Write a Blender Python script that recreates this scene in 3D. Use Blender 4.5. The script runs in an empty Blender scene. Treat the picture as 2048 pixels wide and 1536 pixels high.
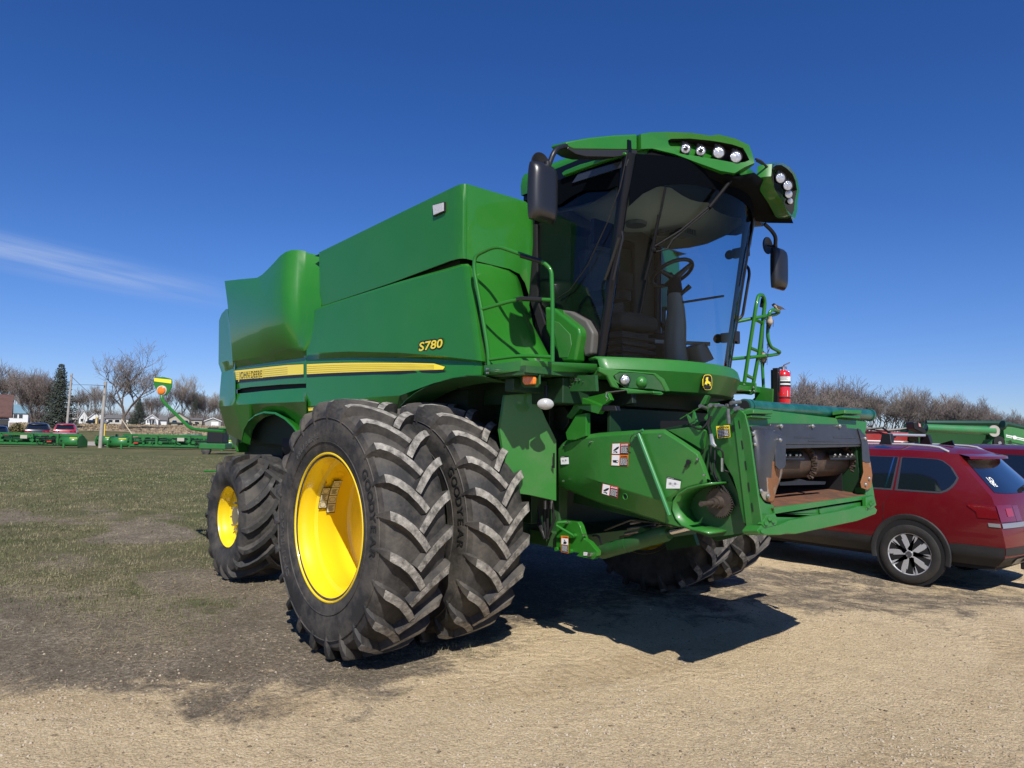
import bpy, bmesh, math, random
import numpy as np
from mathutils import Vector, Matrix, noise as mnoise
random.seed(7)
R = math.radians
SC = bpy.context.scene
COL = SC.collection

# ------------------------------------------------------------------ camera
CAM = np.array([4.99, -4.98, 1.70]); YAW, PITCH, ROLL, FPX = R(139.0), R(3.85), R(1.0), 1420.0
_f = np.array([math.cos(YAW)*math.cos(PITCH), math.sin(YAW)*math.cos(PITCH), math.sin(PITCH)])
_r0 = np.cross(_f, [0, 0, 1]); _r0 /= np.linalg.norm(_r0); _u0 = np.cross(_r0, _f)
_r = math.cos(ROLL)*_r0 + math.sin(ROLL)*_u0
_u = -math.sin(ROLL)*_r0 + math.cos(ROLL)*_u0
cd = bpy.data.cameras.new('camera'); co = bpy.data.objects.new('camera', cd); COL.objects.link(co)
m3 = Matrix(((_r[0], _u[0], -_f[0]), (_r[1], _u[1], -_f[1]), (_r[2], _u[2], -_f[2])))
co.matrix_world = Matrix.Translation(Vector(CAM)) @ m3.to_4x4()
cd.sensor_width = 36.0; cd.lens = FPX/2048*36.0; cd.clip_start = 0.05; cd.clip_end = 6000
SC.camera = co
SC.render.resolution_x = 1024; SC.render.resolution_y = 768

# surveying helpers: where the line of sight through a pixel of the photo meets a known plane of the machine
def _ray(px, py): return _f + (px-1024)/FPX*_r - (py-768)/FPX*_u
def U(px, py, ax, v):
    d = _ray(px, py); i = 'xyz'.index(ax); return Vector(CAM + (v-CAM[i])/d[i]*d)
def UP(px, py, p0, p1):
    n = np.array([-(p1[1]-p0[1]), p1[0]-p0[0], 0.0]); d = _ray(px, py)
    return Vector(CAM + ((np.array([p0[0], p0[1], 0])-CAM) @ n)/(d @ n)*d)

# ------------------------------------------------------------------ sky, sun, exposure
SUN = Vector((0.92, -0.60, 1.12)).normalized()
w = bpy.data.worlds.new('World'); SC.world = w; w.use_nodes = True
nt = w.node_tree; nt.nodes.clear()
N = nt.nodes.new; L = nt.links.new
sky = N('ShaderNodeTexSky'); sky.sky_type = 'NISHITA'; sky.sun_disc = False
sky.sun_elevation = math.asin(SUN.z); sky.sun_rotation = math.atan2(SUN.x, SUN.y)
sky.altitude = 300; sky.air_density = 0.85; sky.dust_density = 0.25; sky.ozone_density = 4.0
# a wisp of cirrus low over the left horizon
tc = N('ShaderNodeTexCoord'); sep = N('ShaderNodeSeparateXYZ'); L(tc.outputs['Generated'], sep.inputs[0])
def wm(op, a, b=None, c=None):
    n = N('ShaderNodeMath'); n.operation = op
    for i, v in enumerate((a, b, c)):
        if v is None: continue
        if isinstance(v, (int, float)): n.inputs[i].default_value = v
        else: L(v, n.inputs[i])
    return n.outputs[0]
az = wm('ARCTAN2', wm('MULTIPLY', sep.outputs[1], -1.0), wm('MULTIPLY', sep.outputs[0], -1.0))            # radians
el = wm('ARCSINE', sep.outputs[2])
comb = N('ShaderNodeCombineXYZ')
tilt = wm('ADD', el, wm('MULTIPLY', wm('SUBTRACT', az, R(-8)), -0.11))
L(wm('MULTIPLY', az, 7.0), comb.inputs[0]); L(wm('MULTIPLY', tilt, 110.0), comb.inputs[1])
cn = N('ShaderNodeTexNoise'); cn.inputs['Scale'].default_value = 1.0; cn.inputs['Detail'].default_value = 6; cn.inputs['Distortion'].default_value = 0.6
L(comb.outputs[0], cn.inputs['Vector'])
def band(v, c, hw):                                            # soft window round c
    n = N('ShaderNodeMapRange'); n.interpolation_type = 'SMOOTHSTEP'
    L(wm('ABSOLUTE', wm('SUBTRACT', v, c)), n.inputs['Value'])
    n.inputs['From Min'].default_value = hw; n.inputs['From Max'].default_value = 0.0
    return n.outputs[0]
cl = wm('MULTIPLY', wm('MULTIPLY', band(tilt, R(10.9), R(1.7)), band(az, R(-7), R(17))), wm('POWER', cn.outputs['Fac'], 1.6))
cl = wm('MULTIPLY', cl, 0.95)
mixc = N('ShaderNodeMix'); mixc.data_type = 'RGBA'
L(cl, mixc.inputs['Factor']); L(sky.outputs[0], mixc.inputs['A']); mixc.inputs['B'].default_value = (5.5, 6.2, 7.2, 1)
hs = N('ShaderNodeHueSaturation'); hs.inputs['Saturation'].default_value = 1.26; hs.inputs['Hue'].default_value = 0.512
L(mixc.outputs['Result'], hs.inputs['Color'])
bg = N('ShaderNodeBackground'); bg.inputs['Strength'].default_value = 0.10
wo = N('ShaderNodeOutputWorld'); lowf = N('ShaderNodeMapRange'); lowf.interpolation_type = 'SMOOTHSTEP'; L(el, lowf.inputs['Value']); lowf.inputs['From Min'].default_value = R(-1); lowf.inputs['From Max'].default_value = R(14)
tn_ = N('ShaderNodeMix'); tn_.data_type = 'RGBA'; L(lowf.outputs[0], tn_.inputs['Factor']); tn_.inputs['A'].default_value = (0.72, 0.76, 1.0, 1); tn_.inputs['B'].default_value = (0.93, 0.97, 1.07, 1)
mu_ = N('ShaderNodeMix'); mu_.data_type = 'RGBA'; mu_.blend_type = 'MULTIPLY'; mu_.inputs['Factor'].default_value = 1.0; L(hs.outputs[0], mu_.inputs['A']); L(tn_.outputs['Result'], mu_.inputs['B'])
L(mu_.outputs['Result'], bg.inputs[0]); L(bg.outputs[0], wo.inputs[0])
sd = bpy.data.lights.new('sun', 'SUN'); sd.energy = 5.0; sd.angle = R(0.5); sd.color = (1.0, 0.965, 0.91)
so = bpy.data.objects.new('sun', sd); COL.objects.link(so); so.rotation_euler = (-SUN).to_track_quat('-Z', 'Y').to_euler()
SC.view_settings.view_transform = 'Standard'; SC.view_settings.look = 'None'
SC.view_settings.exposure = 0.12; SC.view_settings.gamma = 1.0
SC.cycles.use_denoising = True; SC.cycles.max_bounces = 8; SC.cycles.transparent_max_bounces = 12
SC.cycles.sample_clamp_indirect = 6.0; SC.cycles.caustics_reflective = False; SC.cycles.caustics_refractive = False

# ------------------------------------------------------------------ materials
MATS = {}
def mat(name, col, rough=0.5, metal=0.0, coat=0.0, spec=0.5, var=0.0, vscale=8.0, bump=0.0, bscale=60.0, col2=None, thr=None, coords='Object', emit=None, dust=0.0):
    if name in MATS: return MATS[name]
    m = bpy.data.materials.new(name); m.use_nodes = True; t = m.node_tree; p = t.nodes['Principled BSDF']
    c4 = (*col, 1); p.inputs['Base Color'].default_value = c4
    p.inputs['Roughness'].default_value = rough; p.inputs['Metallic'].default_value = metal
    p.inputs['Coat Weight'].default_value = coat; p.inputs['Coat Roughness'].default_value = 0.06
    p.inputs['Specular IOR Level'].default_value = spec
    tcn = t.nodes.new('ShaderNodeTexCoord')
    last = None
    if var or col2:
        n = t.nodes.new('ShaderNodeTexNoise'); n.inputs['Scale'].default_value = vscale; n.inputs['Detail'].default_value = 8; n.inputs['Roughness'].default_value = 0.62
        t.links.new(tcn.outputs[coords], n.inputs['Vector'])
        r = t.nodes.new('ShaderNodeValToRGB')
        if col2:
            a, b = thr or (0.4, 0.6); r.color_ramp.elements[0].position = a; r.color_ramp.elements[1].position = b
            r.color_ramp.elements[0].color = c4; r.color_ramp.elements[1].color = (*col2, 1)
        else:
            r.color_ramp.elements[0].position = 0.3; r.color_ramp.elements[1].position = 0.7
            r.color_ramp.elements[0].color = tuple(x*(1-var) for x in col)+(1,); r.color_ramp.elements[1].color = tuple(min(1, x*(1+var)) for x in col)+(1,)
        t.links.new(n.outputs['Fac'], r.inputs[0]); last = r.outputs[0]
    if dust:
        n = t.nodes.new('ShaderNodeTexNoise'); n.inputs['Scale'].default_value = 3.0; n.inputs['Detail'].default_value = 9; n.inputs['Roughness'].default_value = 0.7
        t.links.new(tcn.outputs[coords], n.inputs['Vector'])
        mr = t.nodes.new('ShaderNodeMapRange'); mr.inputs['From Min'].default_value = 0.42; mr.inputs['From Max'].default_value = 0.75; mr.inputs['To Max'].default_value = dust
        t.links.new(n.outputs['Fac'], mr.inputs['Value'])
        mx = t.nodes.new('ShaderNodeMix'); mx.data_type = 'RGBA'; mx.inputs['B'].default_value = (0.20, 0.17, 0.13, 1)
        if last: t.links.new(last, mx.inputs['A'])
        else: mx.inputs['A'].default_value = c4
        t.links.new(mr.outputs[0], mx.inputs['Factor']); last = mx.outputs['Result']
        ad = t.nodes.new('ShaderNodeMath'); ad.operation = 'MULTIPLY_ADD'; ad.inputs[1].default_value = 0.5; ad.inputs[2].default_value = rough
        t.links.new(mr.outputs[0], ad.inputs[0]); t.links.new(ad.outputs[0], p.inputs['Roughness'])
    if last: t.links.new(last, p.inputs['Base Color'])
    if bump:
        n = t.nodes.new('ShaderNodeTexNoise'); n.inputs['Scale'].default_value = bscale; n.inputs['Detail'].default_value = 6
        t.links.new(tcn.outputs[coords], n.inputs['Vector'])
        b = t.nodes.new('ShaderNodeBump'); b.inputs['Strength'].default_value = bump; b.inputs['Distance'].default_value = 0.01
        t.links.new(n.outputs['Fac'], b.inputs['Height']); t.links.new(b.outputs[0], p.inputs['Normal'])
    if emit: p.inputs['Emission Color'].default_value = (*emit[:3], 1); p.inputs['Emission Strength'].default_value = emit[3]
    MATS[name] = m; return m
def glass(name, tint, refl=1.0, rough=0.0, frost=0.0):
    if name in MATS: return MATS[name]
    m = bpy.data.materials.new(name); m.use_nodes = True; t = m.node_tree; t.nodes.clear()
    o = t.nodes.new('ShaderNodeOutputMaterial'); tr = t.nodes.new('ShaderNodeBsdfTransparent'); tr.inputs[0].default_value = (*tint, 1)
    g = t.nodes.new('ShaderNodeBsdfGlossy'); g.inputs['Roughness'].default_value = rough; g.inputs[0].default_value = (refl, refl, refl, 1)
    f = t.nodes.new('ShaderNodeFresnel'); f.inputs[0].default_value = 1.5
    mx = t.nodes.new('ShaderNodeMixShader'); t.links.new(f.outputs[0], mx.inputs[0]); t.links.new(tr.outputs[0], mx.inputs[1]); t.links.new(g.outputs[0], mx.inputs[2])
    if frost:
        df = t.nodes.new('ShaderNodeBsdfDiffuse'); df.inputs[0].default_value = (0.6, 0.6, 0.6, 1)
        n = t.nodes.new('ShaderNodeTexNoise'); n.inputs['Scale'].default_value = 5; n.inputs['Detail'].default_value = 10
        mr = t.nodes.new('ShaderNodeMapRange'); mr.inputs['From Min'].default_value = 0.4; mr.inputs['From Max'].default_value = 0.8; mr.inputs['To Max'].default_value = frost; mr.inputs['To Min'].default_value = frost*0.25
        t.links.new(n.outputs[0], mr.inputs[0]); m2 = t.nodes.new('ShaderNodeMixShader')
        t.links.new(mr.outputs[0], m2.inputs[0]); t.links.new(mx.outputs[0], m2.inputs[1]); t.links.new(df.outputs[0], m2.inputs[2]); t.links.new(m2.outputs[0], o.inputs[0])
    else: t.links.new(mx.outputs[0], o.inputs[0])
    MATS[name] = m; return m

GREEN = mat('green_paint', (0.018, 0.156, 0.012), rough=0.38, coat=0.62, spec=0.3, var=0.04, vscale=1.5, dust=0.04)
GREEN2 = mat('green_paint_worn', (0.020, 0.160, 0.018), rough=0.42, coat=0.3, dust=0.22, bump=0.06, bscale=25)
GREEN3 = mat('green_satin_plastic', (0.025, 0.165, 0.021), rough=0.42, coat=0.25, dust=0.12, bump=0.05, bscale=40)
DKGREEN = mat('green_paint_dark', (0.012, 0.085, 0.016), rough=0.5, dust=0.25)
YEL = mat('yellow_rim_paint', (0.86, 0.60, 0.012), rough=0.33, coat=0.7, dust=0.04)
YDEC = mat('yellow_decal', (0.92, 0.72, 0.03), rough=0.35, coat=0.4)
BLK = mat('black_plastic', (0.012, 0.012, 0.013), rough=0.42, bump=0.05, bscale=120)
BLKM = mat('black_matte', (0.008, 0.008, 0.009), rough=0.75)
BLKG = mat('black_gloss', (0.004, 0.004, 0.006), rough=0.28, spec=0.35)
RUB = mat('tyre_rubber', (0.024, 0.023, 0.022), rough=0.68, var=0.25, vscale=6, bump=0.35, bscale=45, dust=0.55)
RUBT = mat('tyre_lug_face', (0.085, 0.077, 0.066), rough=0.95, col2=(0.35, 0.325, 0.28), thr=(0.34, 0.62), vscale=16, bump=0.7, bscale=70)
RUBG = mat('tyre_lug_face_clean', (0.035, 0.034, 0.032), rough=0.75, col2=(0.17, 0.16, 0.15), thr=(0.52, 0.75), vscale=6, bump=0.4, bscale=50)
LETT = mat('tyre_lettering', (0.075, 0.072, 0.068), rough=0.6)
LETD = mat('tyre_letter_inset', (0.014, 0.014, 0.014), rough=0.5)
STEEL = mat('bare_steel', (0.45, 0.45, 0.44), rough=0.35, metal=1.0, var=0.2, vscale=30)
ZINC = mat('zinc_plated', (0.55, 0.54, 0.50), rough=0.4, metal=1.0)
CHROME = mat('chrome', (0.75, 0.75, 0.76), rough=0.12, metal=1.0)
RUST = mat('rusty_steel', (0.19, 0.075, 0.032), rough=0.85, col2=(0.085, 0.045, 0.028), thr=(0.35, 0.65), vscale=9, bump=0.3, bscale=60)
RUSTD = mat('dark_rusty_steel', (0.055, 0.036, 0.026), rough=0.6, col2=(0.12, 0.06, 0.035), thr=(0.5, 0.75), vscale=7, bump=0.25, bscale=50, spec=0.6)
WHITE = mat('white_label', (0.78, 0.78, 0.76), rough=0.5)
INK = mat('black_print', (0.012, 0.012, 0.012), rough=0.5)
REDP = mat('red_print', (0.55, 0.03, 0.03), rough=0.5)
ORGP = mat('orange_print', (0.75, 0.20, 0.02), rough=0.5)
AMBER = mat('amber_lens', (0.85, 0.20, 0.015), rough=0.18, coat=0.6, var=0.25, vscale=40)
LENS = mat('lamp_lens', (0.55, 0.57, 0.6), rough=0.16, metal=0.6, coat=0.8, var=0.35, vscale=60, bump=0.5, bscale=120)
GREYP = mat('grey_interior_plastic', (0.13, 0.12, 0.105), rough=0.5, bump=0.05, bscale=150)
GREYL = mat('light_headliner', (0.40, 0.385, 0.35), rough=0.8)
FABR = mat('seat_cloth', (0.045, 0.045, 0.047), rough=0.95, var=0.2, vscale=60)
TARP = mat('green_tube_cover', (0.008, 0.085, 0.062), rough=0.35, coat=0.3, col2=(0.03, 0.15, 0.12), thr=(0.45, 0.75), vscale=9)
HOSE = mat('black_hose', (0.015, 0.015, 0.015), rough=0.45)
MIRR = mat('mirror_glass', (0.85, 0.87, 0.9), rough=0.02, metal=1.0)
WSG = glass('windscreen_glass', (0.76, 0.90, 0.95), refl=0.35, frost=0.002)
SDG = glass('side_window_glass', (0.60, 0.76, 0.84), refl=0.8, frost=0.005)

# ------------------------------------------------------------------ mesh building
class MB:
    def __init__(s): s.v = []; s.f = []; s.m = []; s.cur = 0
    def add(s, vs, fs, mi=None):
        b = len(s.v); s.v += [tuple(p) for p in vs]; s.f += [tuple(i+b for i in f) for f in fs]
        s.m += [s.cur if mi is None else mi]*len(fs); return s
    def box(s, c, d, rot=None, mi=None):
        x, y, z = d[0]/2, d[1]/2, d[2]/2; M = rot if rot is not None else Matrix.Identity(3); c = Vector(c)
        vs = [c + M @ Vector((a*x, b*y, e*z)) for a in (-1, 1) for b in (-1, 1) for e in (-1, 1)]
        return s.add(vs, [(0, 1, 3, 2), (4, 6, 7, 5), (0, 4, 5, 1), (2, 3, 7, 6), (0, 2, 6, 4), (1, 5, 7, 3)], mi)
    def bar(s, a, b, wd, ht, up=(0, 0, 1), mi=None):
        a = Vector(a); b = Vector(b); d = b-a; l = d.length; x = d.normalized(); z = Vector(up); y = z.cross(x)
        if y.length < 1e-4: y = Vector((0, 1, 0)).cross(x)
        y.normalize(); z = x.cross(y)
        return s.box((a+b)/2, (l, wd, ht), Matrix((x, y, z)).transposed(), mi)
    def tube(s, pts, r, n=10, caps=True, mi=None, closed=False):
        pts = [Vector(p) for p in pts]; k = len(pts); rs = r if isinstance(r, (list, tuple)) else [r]*k
        vs = []; prev = None
        for i, p in enumerate(pts):
            if closed: t = (pts[(i+1) % k]-pts[i-1])
            else: t = (pts[min(i+1, k-1)]-pts[max(i-1, 0)])
            t.normalize()
            if prev is None:
                a = Vector((0, 0, 1)) if abs(t.z) < 0.9 else Vector((1, 0, 0)); u = t.cross(a).normalized()
            else:
                u = prev - t*prev.dot(t)
                if u.length < 1e-5: u = t.cross(Vector((0.3, 0.5, 0.8)))
                u.normalize()
            prev = u; v2 = t.cross(u)
            for j in range(n):
                an = 2*math.pi*j/n; vs.append(p + (u*math.cos(an)+v2*math.sin(an))*rs[i])
        fs = []
        for i in range(k if closed else k-1):
            a, b = i*n, ((i+1) % k)*n
            for j in range(n): fs.append((a+j, a+(j+1) % n, b+(j+1) % n, b+j))
        if caps and not closed: fs.append(tuple(range(n-1, -1, -1))); fs.append(tuple((k-1)*n+j for j in range(n)))
        return s.add(vs, fs, mi)
    def cyl(s, a, b, r0, r1=None, n=20, mi=None): return s.tube([a, b], [r0, r0 if r1 is None else r1], n, True, mi)
    def lathe(s, prof, c=(0, 0, 0), axis='y', n=48, mi=None, a0=0, a1=2*math.pi):
        # prof: list of (axial, radius)
        vs = []; full = abs(a1-a0-2*math.pi) < 1e-6; k = n if full else n+1; c = Vector(c)
        for j in range(k):
            a = a0+(a1-a0)*j/n; ca, sa = math.cos(a), math.sin(a)
            for (h, r) in prof:
                p = {'y': (r*ca, h, r*sa), 'z': (r*ca, r*sa, h), 'x': (h, r*ca, r*sa)}[axis]; vs.append(c+Vector(p))
        m = len(prof); fs = []
        for j in range(n):
            a, b = j*m, ((j+1) % k)*m
            for i in range(m-1): fs.append((a+i, a+i+1, b+i+1, b+i))
        return s.add(vs, fs, mi)
    def prism(s, poly, off, mi=None, back=True):
        poly = [Vector(p) for p in poly]; off = Vector(off); n = len(poly)
        vs = poly+[p+off for p in poly]; fs = [tuple(range(n)), tuple(range(2*n-1, n-1, -1))]
        for i in range(n): fs.append((i, (i+1) % n + 0, (i+1) % n+n, i+n)[::-1])
        return s.add(vs, fs, mi)
    def grid(s, rows, mi=None, closed=False):
        k = len(rows[0]); vs = [p for r in rows for p in r]; fs = []
        for i in range(len(rows)-1):
            for j in range(k if closed else k-1):
                j2 = (j+1) % k; fs.append((i*k+j, i*k+j2, (i+1)*k+j2, (i+1)*k+j))
        return s.add(vs, fs, mi)
    def ball(s, c, r, nu=14, nv=9, mi=None, rot=None):
        c = Vector(c); rr = (r, r, r) if isinstance(r, (int, float)) else r; M = rot or Matrix.Identity(3)
        rows = []
        for i in range(nv+1):
            a = math.pi*i/nv
            rows.append([c+M @ Vector((rr[0]*math.sin(a)*math.cos(2*math.pi*j/nu), rr[1]*math.sin(a)*math.sin(2*math.pi*j/nu), rr[2]*math.cos(a))) for j in range(nu)])
        return s.grid(rows, mi, True)
    def build(s, name, mats, parent=None, smooth=35, bevel=0, seg=2, solid=0, label=None, sub=0, wn=False):
        me = bpy.data.meshes.new(name); me.from_pydata(s.v, [], s.f)
        for m in (mats if isinstance(mats, (list, tuple)) else [mats]): me.materials.append(m)
        if any(s.m): me.polygons.foreach_set('material_index', s.m)
        bm = bmesh.new(); bm.from_mesh(me); bmesh.ops.remove_doubles(bm, verts=bm.verts, dist=1e-5)
        bmesh.ops.recalc_face_normals(bm, faces=bm.faces); bm.to_mesh(me); bm.free()
        if smooth:
            me.polygons.foreach_set('use_smooth', [True]*len(me.polygons)); me.set_sharp_from_angle(angle=R(smooth))
        o = bpy.data.objects.new(name, me); COL.objects.link(o)
        if parent is not None: o.parent = parent
        if sub: m_ = o.modifiers.new('sub', 'SUBSURF'); m_.levels = sub; m_.render_levels = sub
        if solid: m_ = o.modifiers.new('solid', 'SOLIDIFY'); m_.thickness = solid; m_.offset = -1
        if bevel: m_ = o.modifiers.new('bevel', 'BEVEL'); m_.width = bevel; m_.segments = seg; m_.limit_method = 'ANGLE'; m_.angle_limit = R(30); m_.harden_normals = True
        if wn: m_ = o.modifiers.new('wn', 'WEIGHTED_NORMAL'); m_.keep_sharp = True; m_.weight = 90
        if label: o['label'] = label
        return o
def thing(name, label, cat, loc=(0, 0, 0), rz=0, group=None):
    o = bpy.data.objects.new(name, None); COL.objects.link(o); o.location = loc; o.rotation_euler = (0, 0, rz)
    o['label'] = label; o['category'] = cat; o.empty_display_size = 0.2
    if group: o['group'] = group
    return o
def sub(name, parent, loc=(0, 0, 0), rot=(0, 0, 0)):
    o = bpy.data.objects.new(name, None); COL.objects.link(o); o.parent = parent; o.location = loc; o.rotation_euler = rot; return o
def tag(o, label, cat, group=None, kind=None):
    o['label'] = label; o['category'] = cat
    if group: o['group'] = group
    if kind: o['kind'] = kind
    return o
def copy_tree(o, parent=None):
    c = o.copy(); COL.objects.link(c); c.parent = parent
    for ch in list(o.children): copy_tree(ch, c)
    return c
def arc_pts(pts, r=0.06, n=5):
    # round the corners of a polyline
    pts = [Vector(p) for p in pts]; out = [pts[0]]
    for i in range(1, len(pts)-1):
        a, b, c = pts[i-1], pts[i], pts[i+1]; d1 = (a-b); d2 = (c-b); q = min(r, d1.length*0.45, d2.length*0.45)
        p0 = b+d1.normalized()*q; p1 = b+d2.normalized()*q
        for k in range(n+1):
            t = k/n; out.append(p0*(1-t)**2+b*2*t*(1-t)+p1*t*t)
    out.append(pts[-1]); return out
_fontcache = {}
def text_faces(txt, size=1.0, shear=0.0, bold=0.0, depth=0.0, spacing=1.0):
    key = (txt, size, shear, bold, depth, spacing)
    if key in _fontcache: return _fontcache[key]
    cu = bpy.data.curves.new('t', 'FONT'); cu.body = txt; cu.size = size; cu.shear = shear; cu.offset = bold; cu.extrude = depth; cu.space_character = spacing; cu.resolution_u = 3
    o = bpy.data.objects.new('t', cu); COL.objects.link(o); bpy.context.view_layer.update()
    me = bpy.data.meshes.new_from_object(o.evaluated_get(bpy.context.evaluated_depsgraph_get()))
    vs = [v.co.copy() for v in me.vertices]; fs = [tuple(p.vertices) for p in me.polygons]
    bpy.data.objects.remove(o); bpy.data.curves.remove(cu); bpy.data.meshes.remove(me)
    _fontcache[key] = (vs, fs); return vs, fs
def put_text(mb, txt, origin, ex, ey, size, mi=0, **kw):
    vs, fs = text_faces(txt, 1.0, **kw); o = Vector(origin); ex = Vector(ex); ey = Vector(ey); n = ex.cross(ey).normalized()
    mb.add([o+ex*(v.x*size)+ey*(v.y*size)+n*(v.z*size) for v in vs], fs, mi)
# ------------------------------------------------------------------ ground
def sstep(a, b, x): t = np.clip((x-a)/(b-a), 0, 1); return t*t*(3-2*t)
fh = np.array([math.cos(YAW), math.sin(YAW)]); rh = np.array([_r0[0], _r0[1]])
def vnoise(x, y, s, seed=0):
    x = np.asarray(x)*s+seed*17.3; y = np.asarray(y)*s+seed*31.7
    xi = np.floor(x); yi = np.floor(y); xf = x-xi; yf = y-yi; xf = xf*xf*(3-2*xf); yf = yf*yf*(3-2*yf)
    def h(a, b): v = np.sin(a*127.1+b*311.7+seed*7.7)*43758.5453; return v-np.floor(v)
    return (h(xi, yi)*(1-xf)+h(xi+1, yi)*xf)*(1-yf)+(h(xi, yi+1)*(1-xf)+h(xi+1, yi+1)*xf)*yf
def camxy(x, y): dx = np.asarray(x)-CAM[0]; dy = np.asarray(y)-CAM[1]; return dx*rh[0]+dy*rh[1], dx*fh[0]+dy*fh[1]
def H(x, y, fine=True):
    a, d = camxy(x, y)
    z = -0.15*sstep(7.0, 9.0, d)*sstep(2.5, 4.0, a) - 0.085*sstep(6.5, 8.0, d)*sstep(-1.5, -2.6, a)*(1-sstep(11, 20, d))
    z = z + 1.75*sstep(70, 135, d)*sstep(10, -10, a) - 0.02*sstep(4, 0, d)
    if fine:
        near = 1-sstep(15, 40, d)
        z = z + near*(0.020*(vnoise(x, y, 1.3)-0.5)+0.014*(vnoise(x, y, 4.1, 3)-0.5)+0.008*(vnoise(x, y, 13, 5)-0.5)+0.005*(vnoise(x, y, 31, 9)-0.5)) - near*0.012
    return z
def Hs(x, y, fine=False): return float(H(np.array([x]), np.array([y]), fine)[0])
na, nr = 1000, 520
ang = np.linspace(0, 2*np.pi, na, endpoint=False); rad = 0.6*(4200/0.6)**np.linspace(0, 1, nr)
cx, cy = CAM[0], CAM[1]
A, RR = np.meshgrid(ang, rad); X = cx+RR*np.cos(A); Y = cy+RR*np.sin(A); Z = H(X, Y)
V = np.stack([X.ravel(), Y.ravel(), Z.ravel()], 1)
i = np.arange((nr-1)*na); j = (i % na+1) % na + (i//na)*na
F = np.stack([i, j, j+na, i+na], 1)
me = bpy.data.meshes.new('ground'); me.vertices.add(len(V)+1); me.vertices.foreach_set('co', np.vstack([V, [[cx, cy, float(Hs(cx, cy))]]]).ravel())
tri = np.stack([np.arange(na), np.full(na, len(V)), (np.arange(na)+1) % na], 1)
nl = len(F)*4+len(tri)*3; me.loops.add(nl); me.loops.foreach_set('vertex_index', np.concatenate([F.ravel(), tri.ravel()]).astype(np.int32))
me.polygons.add(len(F)+len(tri)); me.polygons.foreach_set('loop_start', np.concatenate([np.arange(len(F))*4, len(F)*4+np.arange(len(tri))*3]).astype(np.int32))
me.update(calc_edges=True); me.validate(); me.polygons.foreach_set('use_smooth', [True]*len(me.polygons))
# what grows where: masks on the ground's own coordinates
def masks(x, y):
    a, d = camxy(x, y)
    wob = 1.6*(vnoise(x, y, 0.45, 2)-0.5)+0.8*(vnoise(x, y, 1.4, 4)-0.5)
    # boundary line of the grass: turf lies to the left of and beyond the worn yard
    g = sstep(-2.4, 3.0, (d-8.4)+1.6*wob - np.maximum(0, a+2.6)*3.2)
    g = np.maximum(g, sstep(0.1, 1.2, d-9.5+wob)*sstep(-0.5, -2.0, a-0.0))
    g = np.maximum(g, sstep(30, 38, d))
    bare = sstep(0.52, 0.72, vnoise(x, y, 0.42, 31)*0.7+vnoise(x*0.6, y, 1.3, 33)*0.4)*(1-sstep(11, 20, d))
    g = g*(1-0.85*bare) + 0.42*sstep(0.6, 0.8, vnoise(x, y, 0.7, 35))*sstep(3.5, 6, d)*sstep(0.5, -1.5, a)*(1-g)
    big_ = vnoise(x, y, 0.22, 14)-0.5
    dirt = 0.92*sstep(-1.7, 2.2, (d-4.7)+1.7*wob+2.4*big_-0.5 - np.maximum(0, a+0.9)*1.9)
    dirt = np.maximum(dirt, 0.6*sstep(6.2, 8.0, d+wob)*sstep(7.5, 5.5, a)*(1-sstep(9.5, 11, d)))
    return g, dirt
g, dm = masks(V[:, 0], V[:, 1])
colr = np.zeros((len(V)+1, 4), np.float32); colr[:-1, 0] = g; colr[:-1, 1] = dm; colr[:, 3] = 1
at = me.color_attributes.new('cover', 'FLOAT_COLOR', 'POINT'); at.data.foreach_set('color', colr.ravel())
gm = bpy.data.materials.new('ground'); gm.use_nodes = True; t = gm.node_tree; p = t.nodes['Principled BSDF']; p.inputs['Roughness'].default_value = 0.95; p.inputs['Specular IOR Level'].default_value = 0.15
def nn(tp, **k):
    n = t.nodes.new(tp)
    for a_, b_ in k.items(): setattr(n, a_, b_)
    return n
lk = t.links.new
tcd = nn('ShaderNodeTexCoord'); OB = tcd.outputs['Object']
def tn(scale, det=8, rough=0.6, dist=0.0):
    n = nn('ShaderNodeTexNoise'); n.inputs['Scale'].default_value = scale; n.inputs['Detail'].default_value = det; n.inputs['Roughness'].default_value = rough; n.inputs['Distortion'].default_value = dist
    lk(OB, n.inputs['Vector']); return n.outputs['Fac']
def ramp(src, stops):
    r = nn('ShaderNodeValToRGB'); cr = r.color_ramp
    while len(cr.elements) < len(stops): cr.elements.new(0.5)
    for e, (pp, c) in zip(cr.elements, stops): e.position = pp; e.color = (*c, 1)
    lk(src, r.inputs[0]); return r.outputs[0]
def mixr(fac, a, b, bt='MIX'):
    m = nn('ShaderNodeMix', data_type='RGBA', blend_type=bt)
    for s_, k_ in ((fac, 'Factor'), (a, 'A'), (b, 'B')):
        if isinstance(s_, (int, float)): m.inputs[k_].default_value = s_
        elif isinstance(s_, tuple): m.inputs[k_].default_value = (*s_, 1)
        else: lk(s_, m.inputs[k_])
    return m.outputs['Result']
def mth(op, a, b=0.0):
    n = nn('ShaderNodeMath', operation=op)
    for k_, v_ in enumerate((a, b)):
        if isinstance(v_, (int, float)): n.inputs[k_].default_value = v_
        else: lk(v_, n.inputs[k_])
    return n.outputs[0]
vor = nn('ShaderNodeTexVoronoi'); vor.inputs['Scale'].default_value = 55; lk(OB, vor.inputs['Vector'])
vor2 = nn('ShaderNodeTexVoronoi'); vor2.inputs['Scale'].default_value = 140; lk(OB, vor2.inputs['Vector'])
pebc = ramp(vor.outputs['Color'], [(0.0, (0.46, 0.33, 0.185)), (0.5, (0.68, 0.52, 0.30)), (1.0, (0.85, 0.69, 0.44))])
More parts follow.
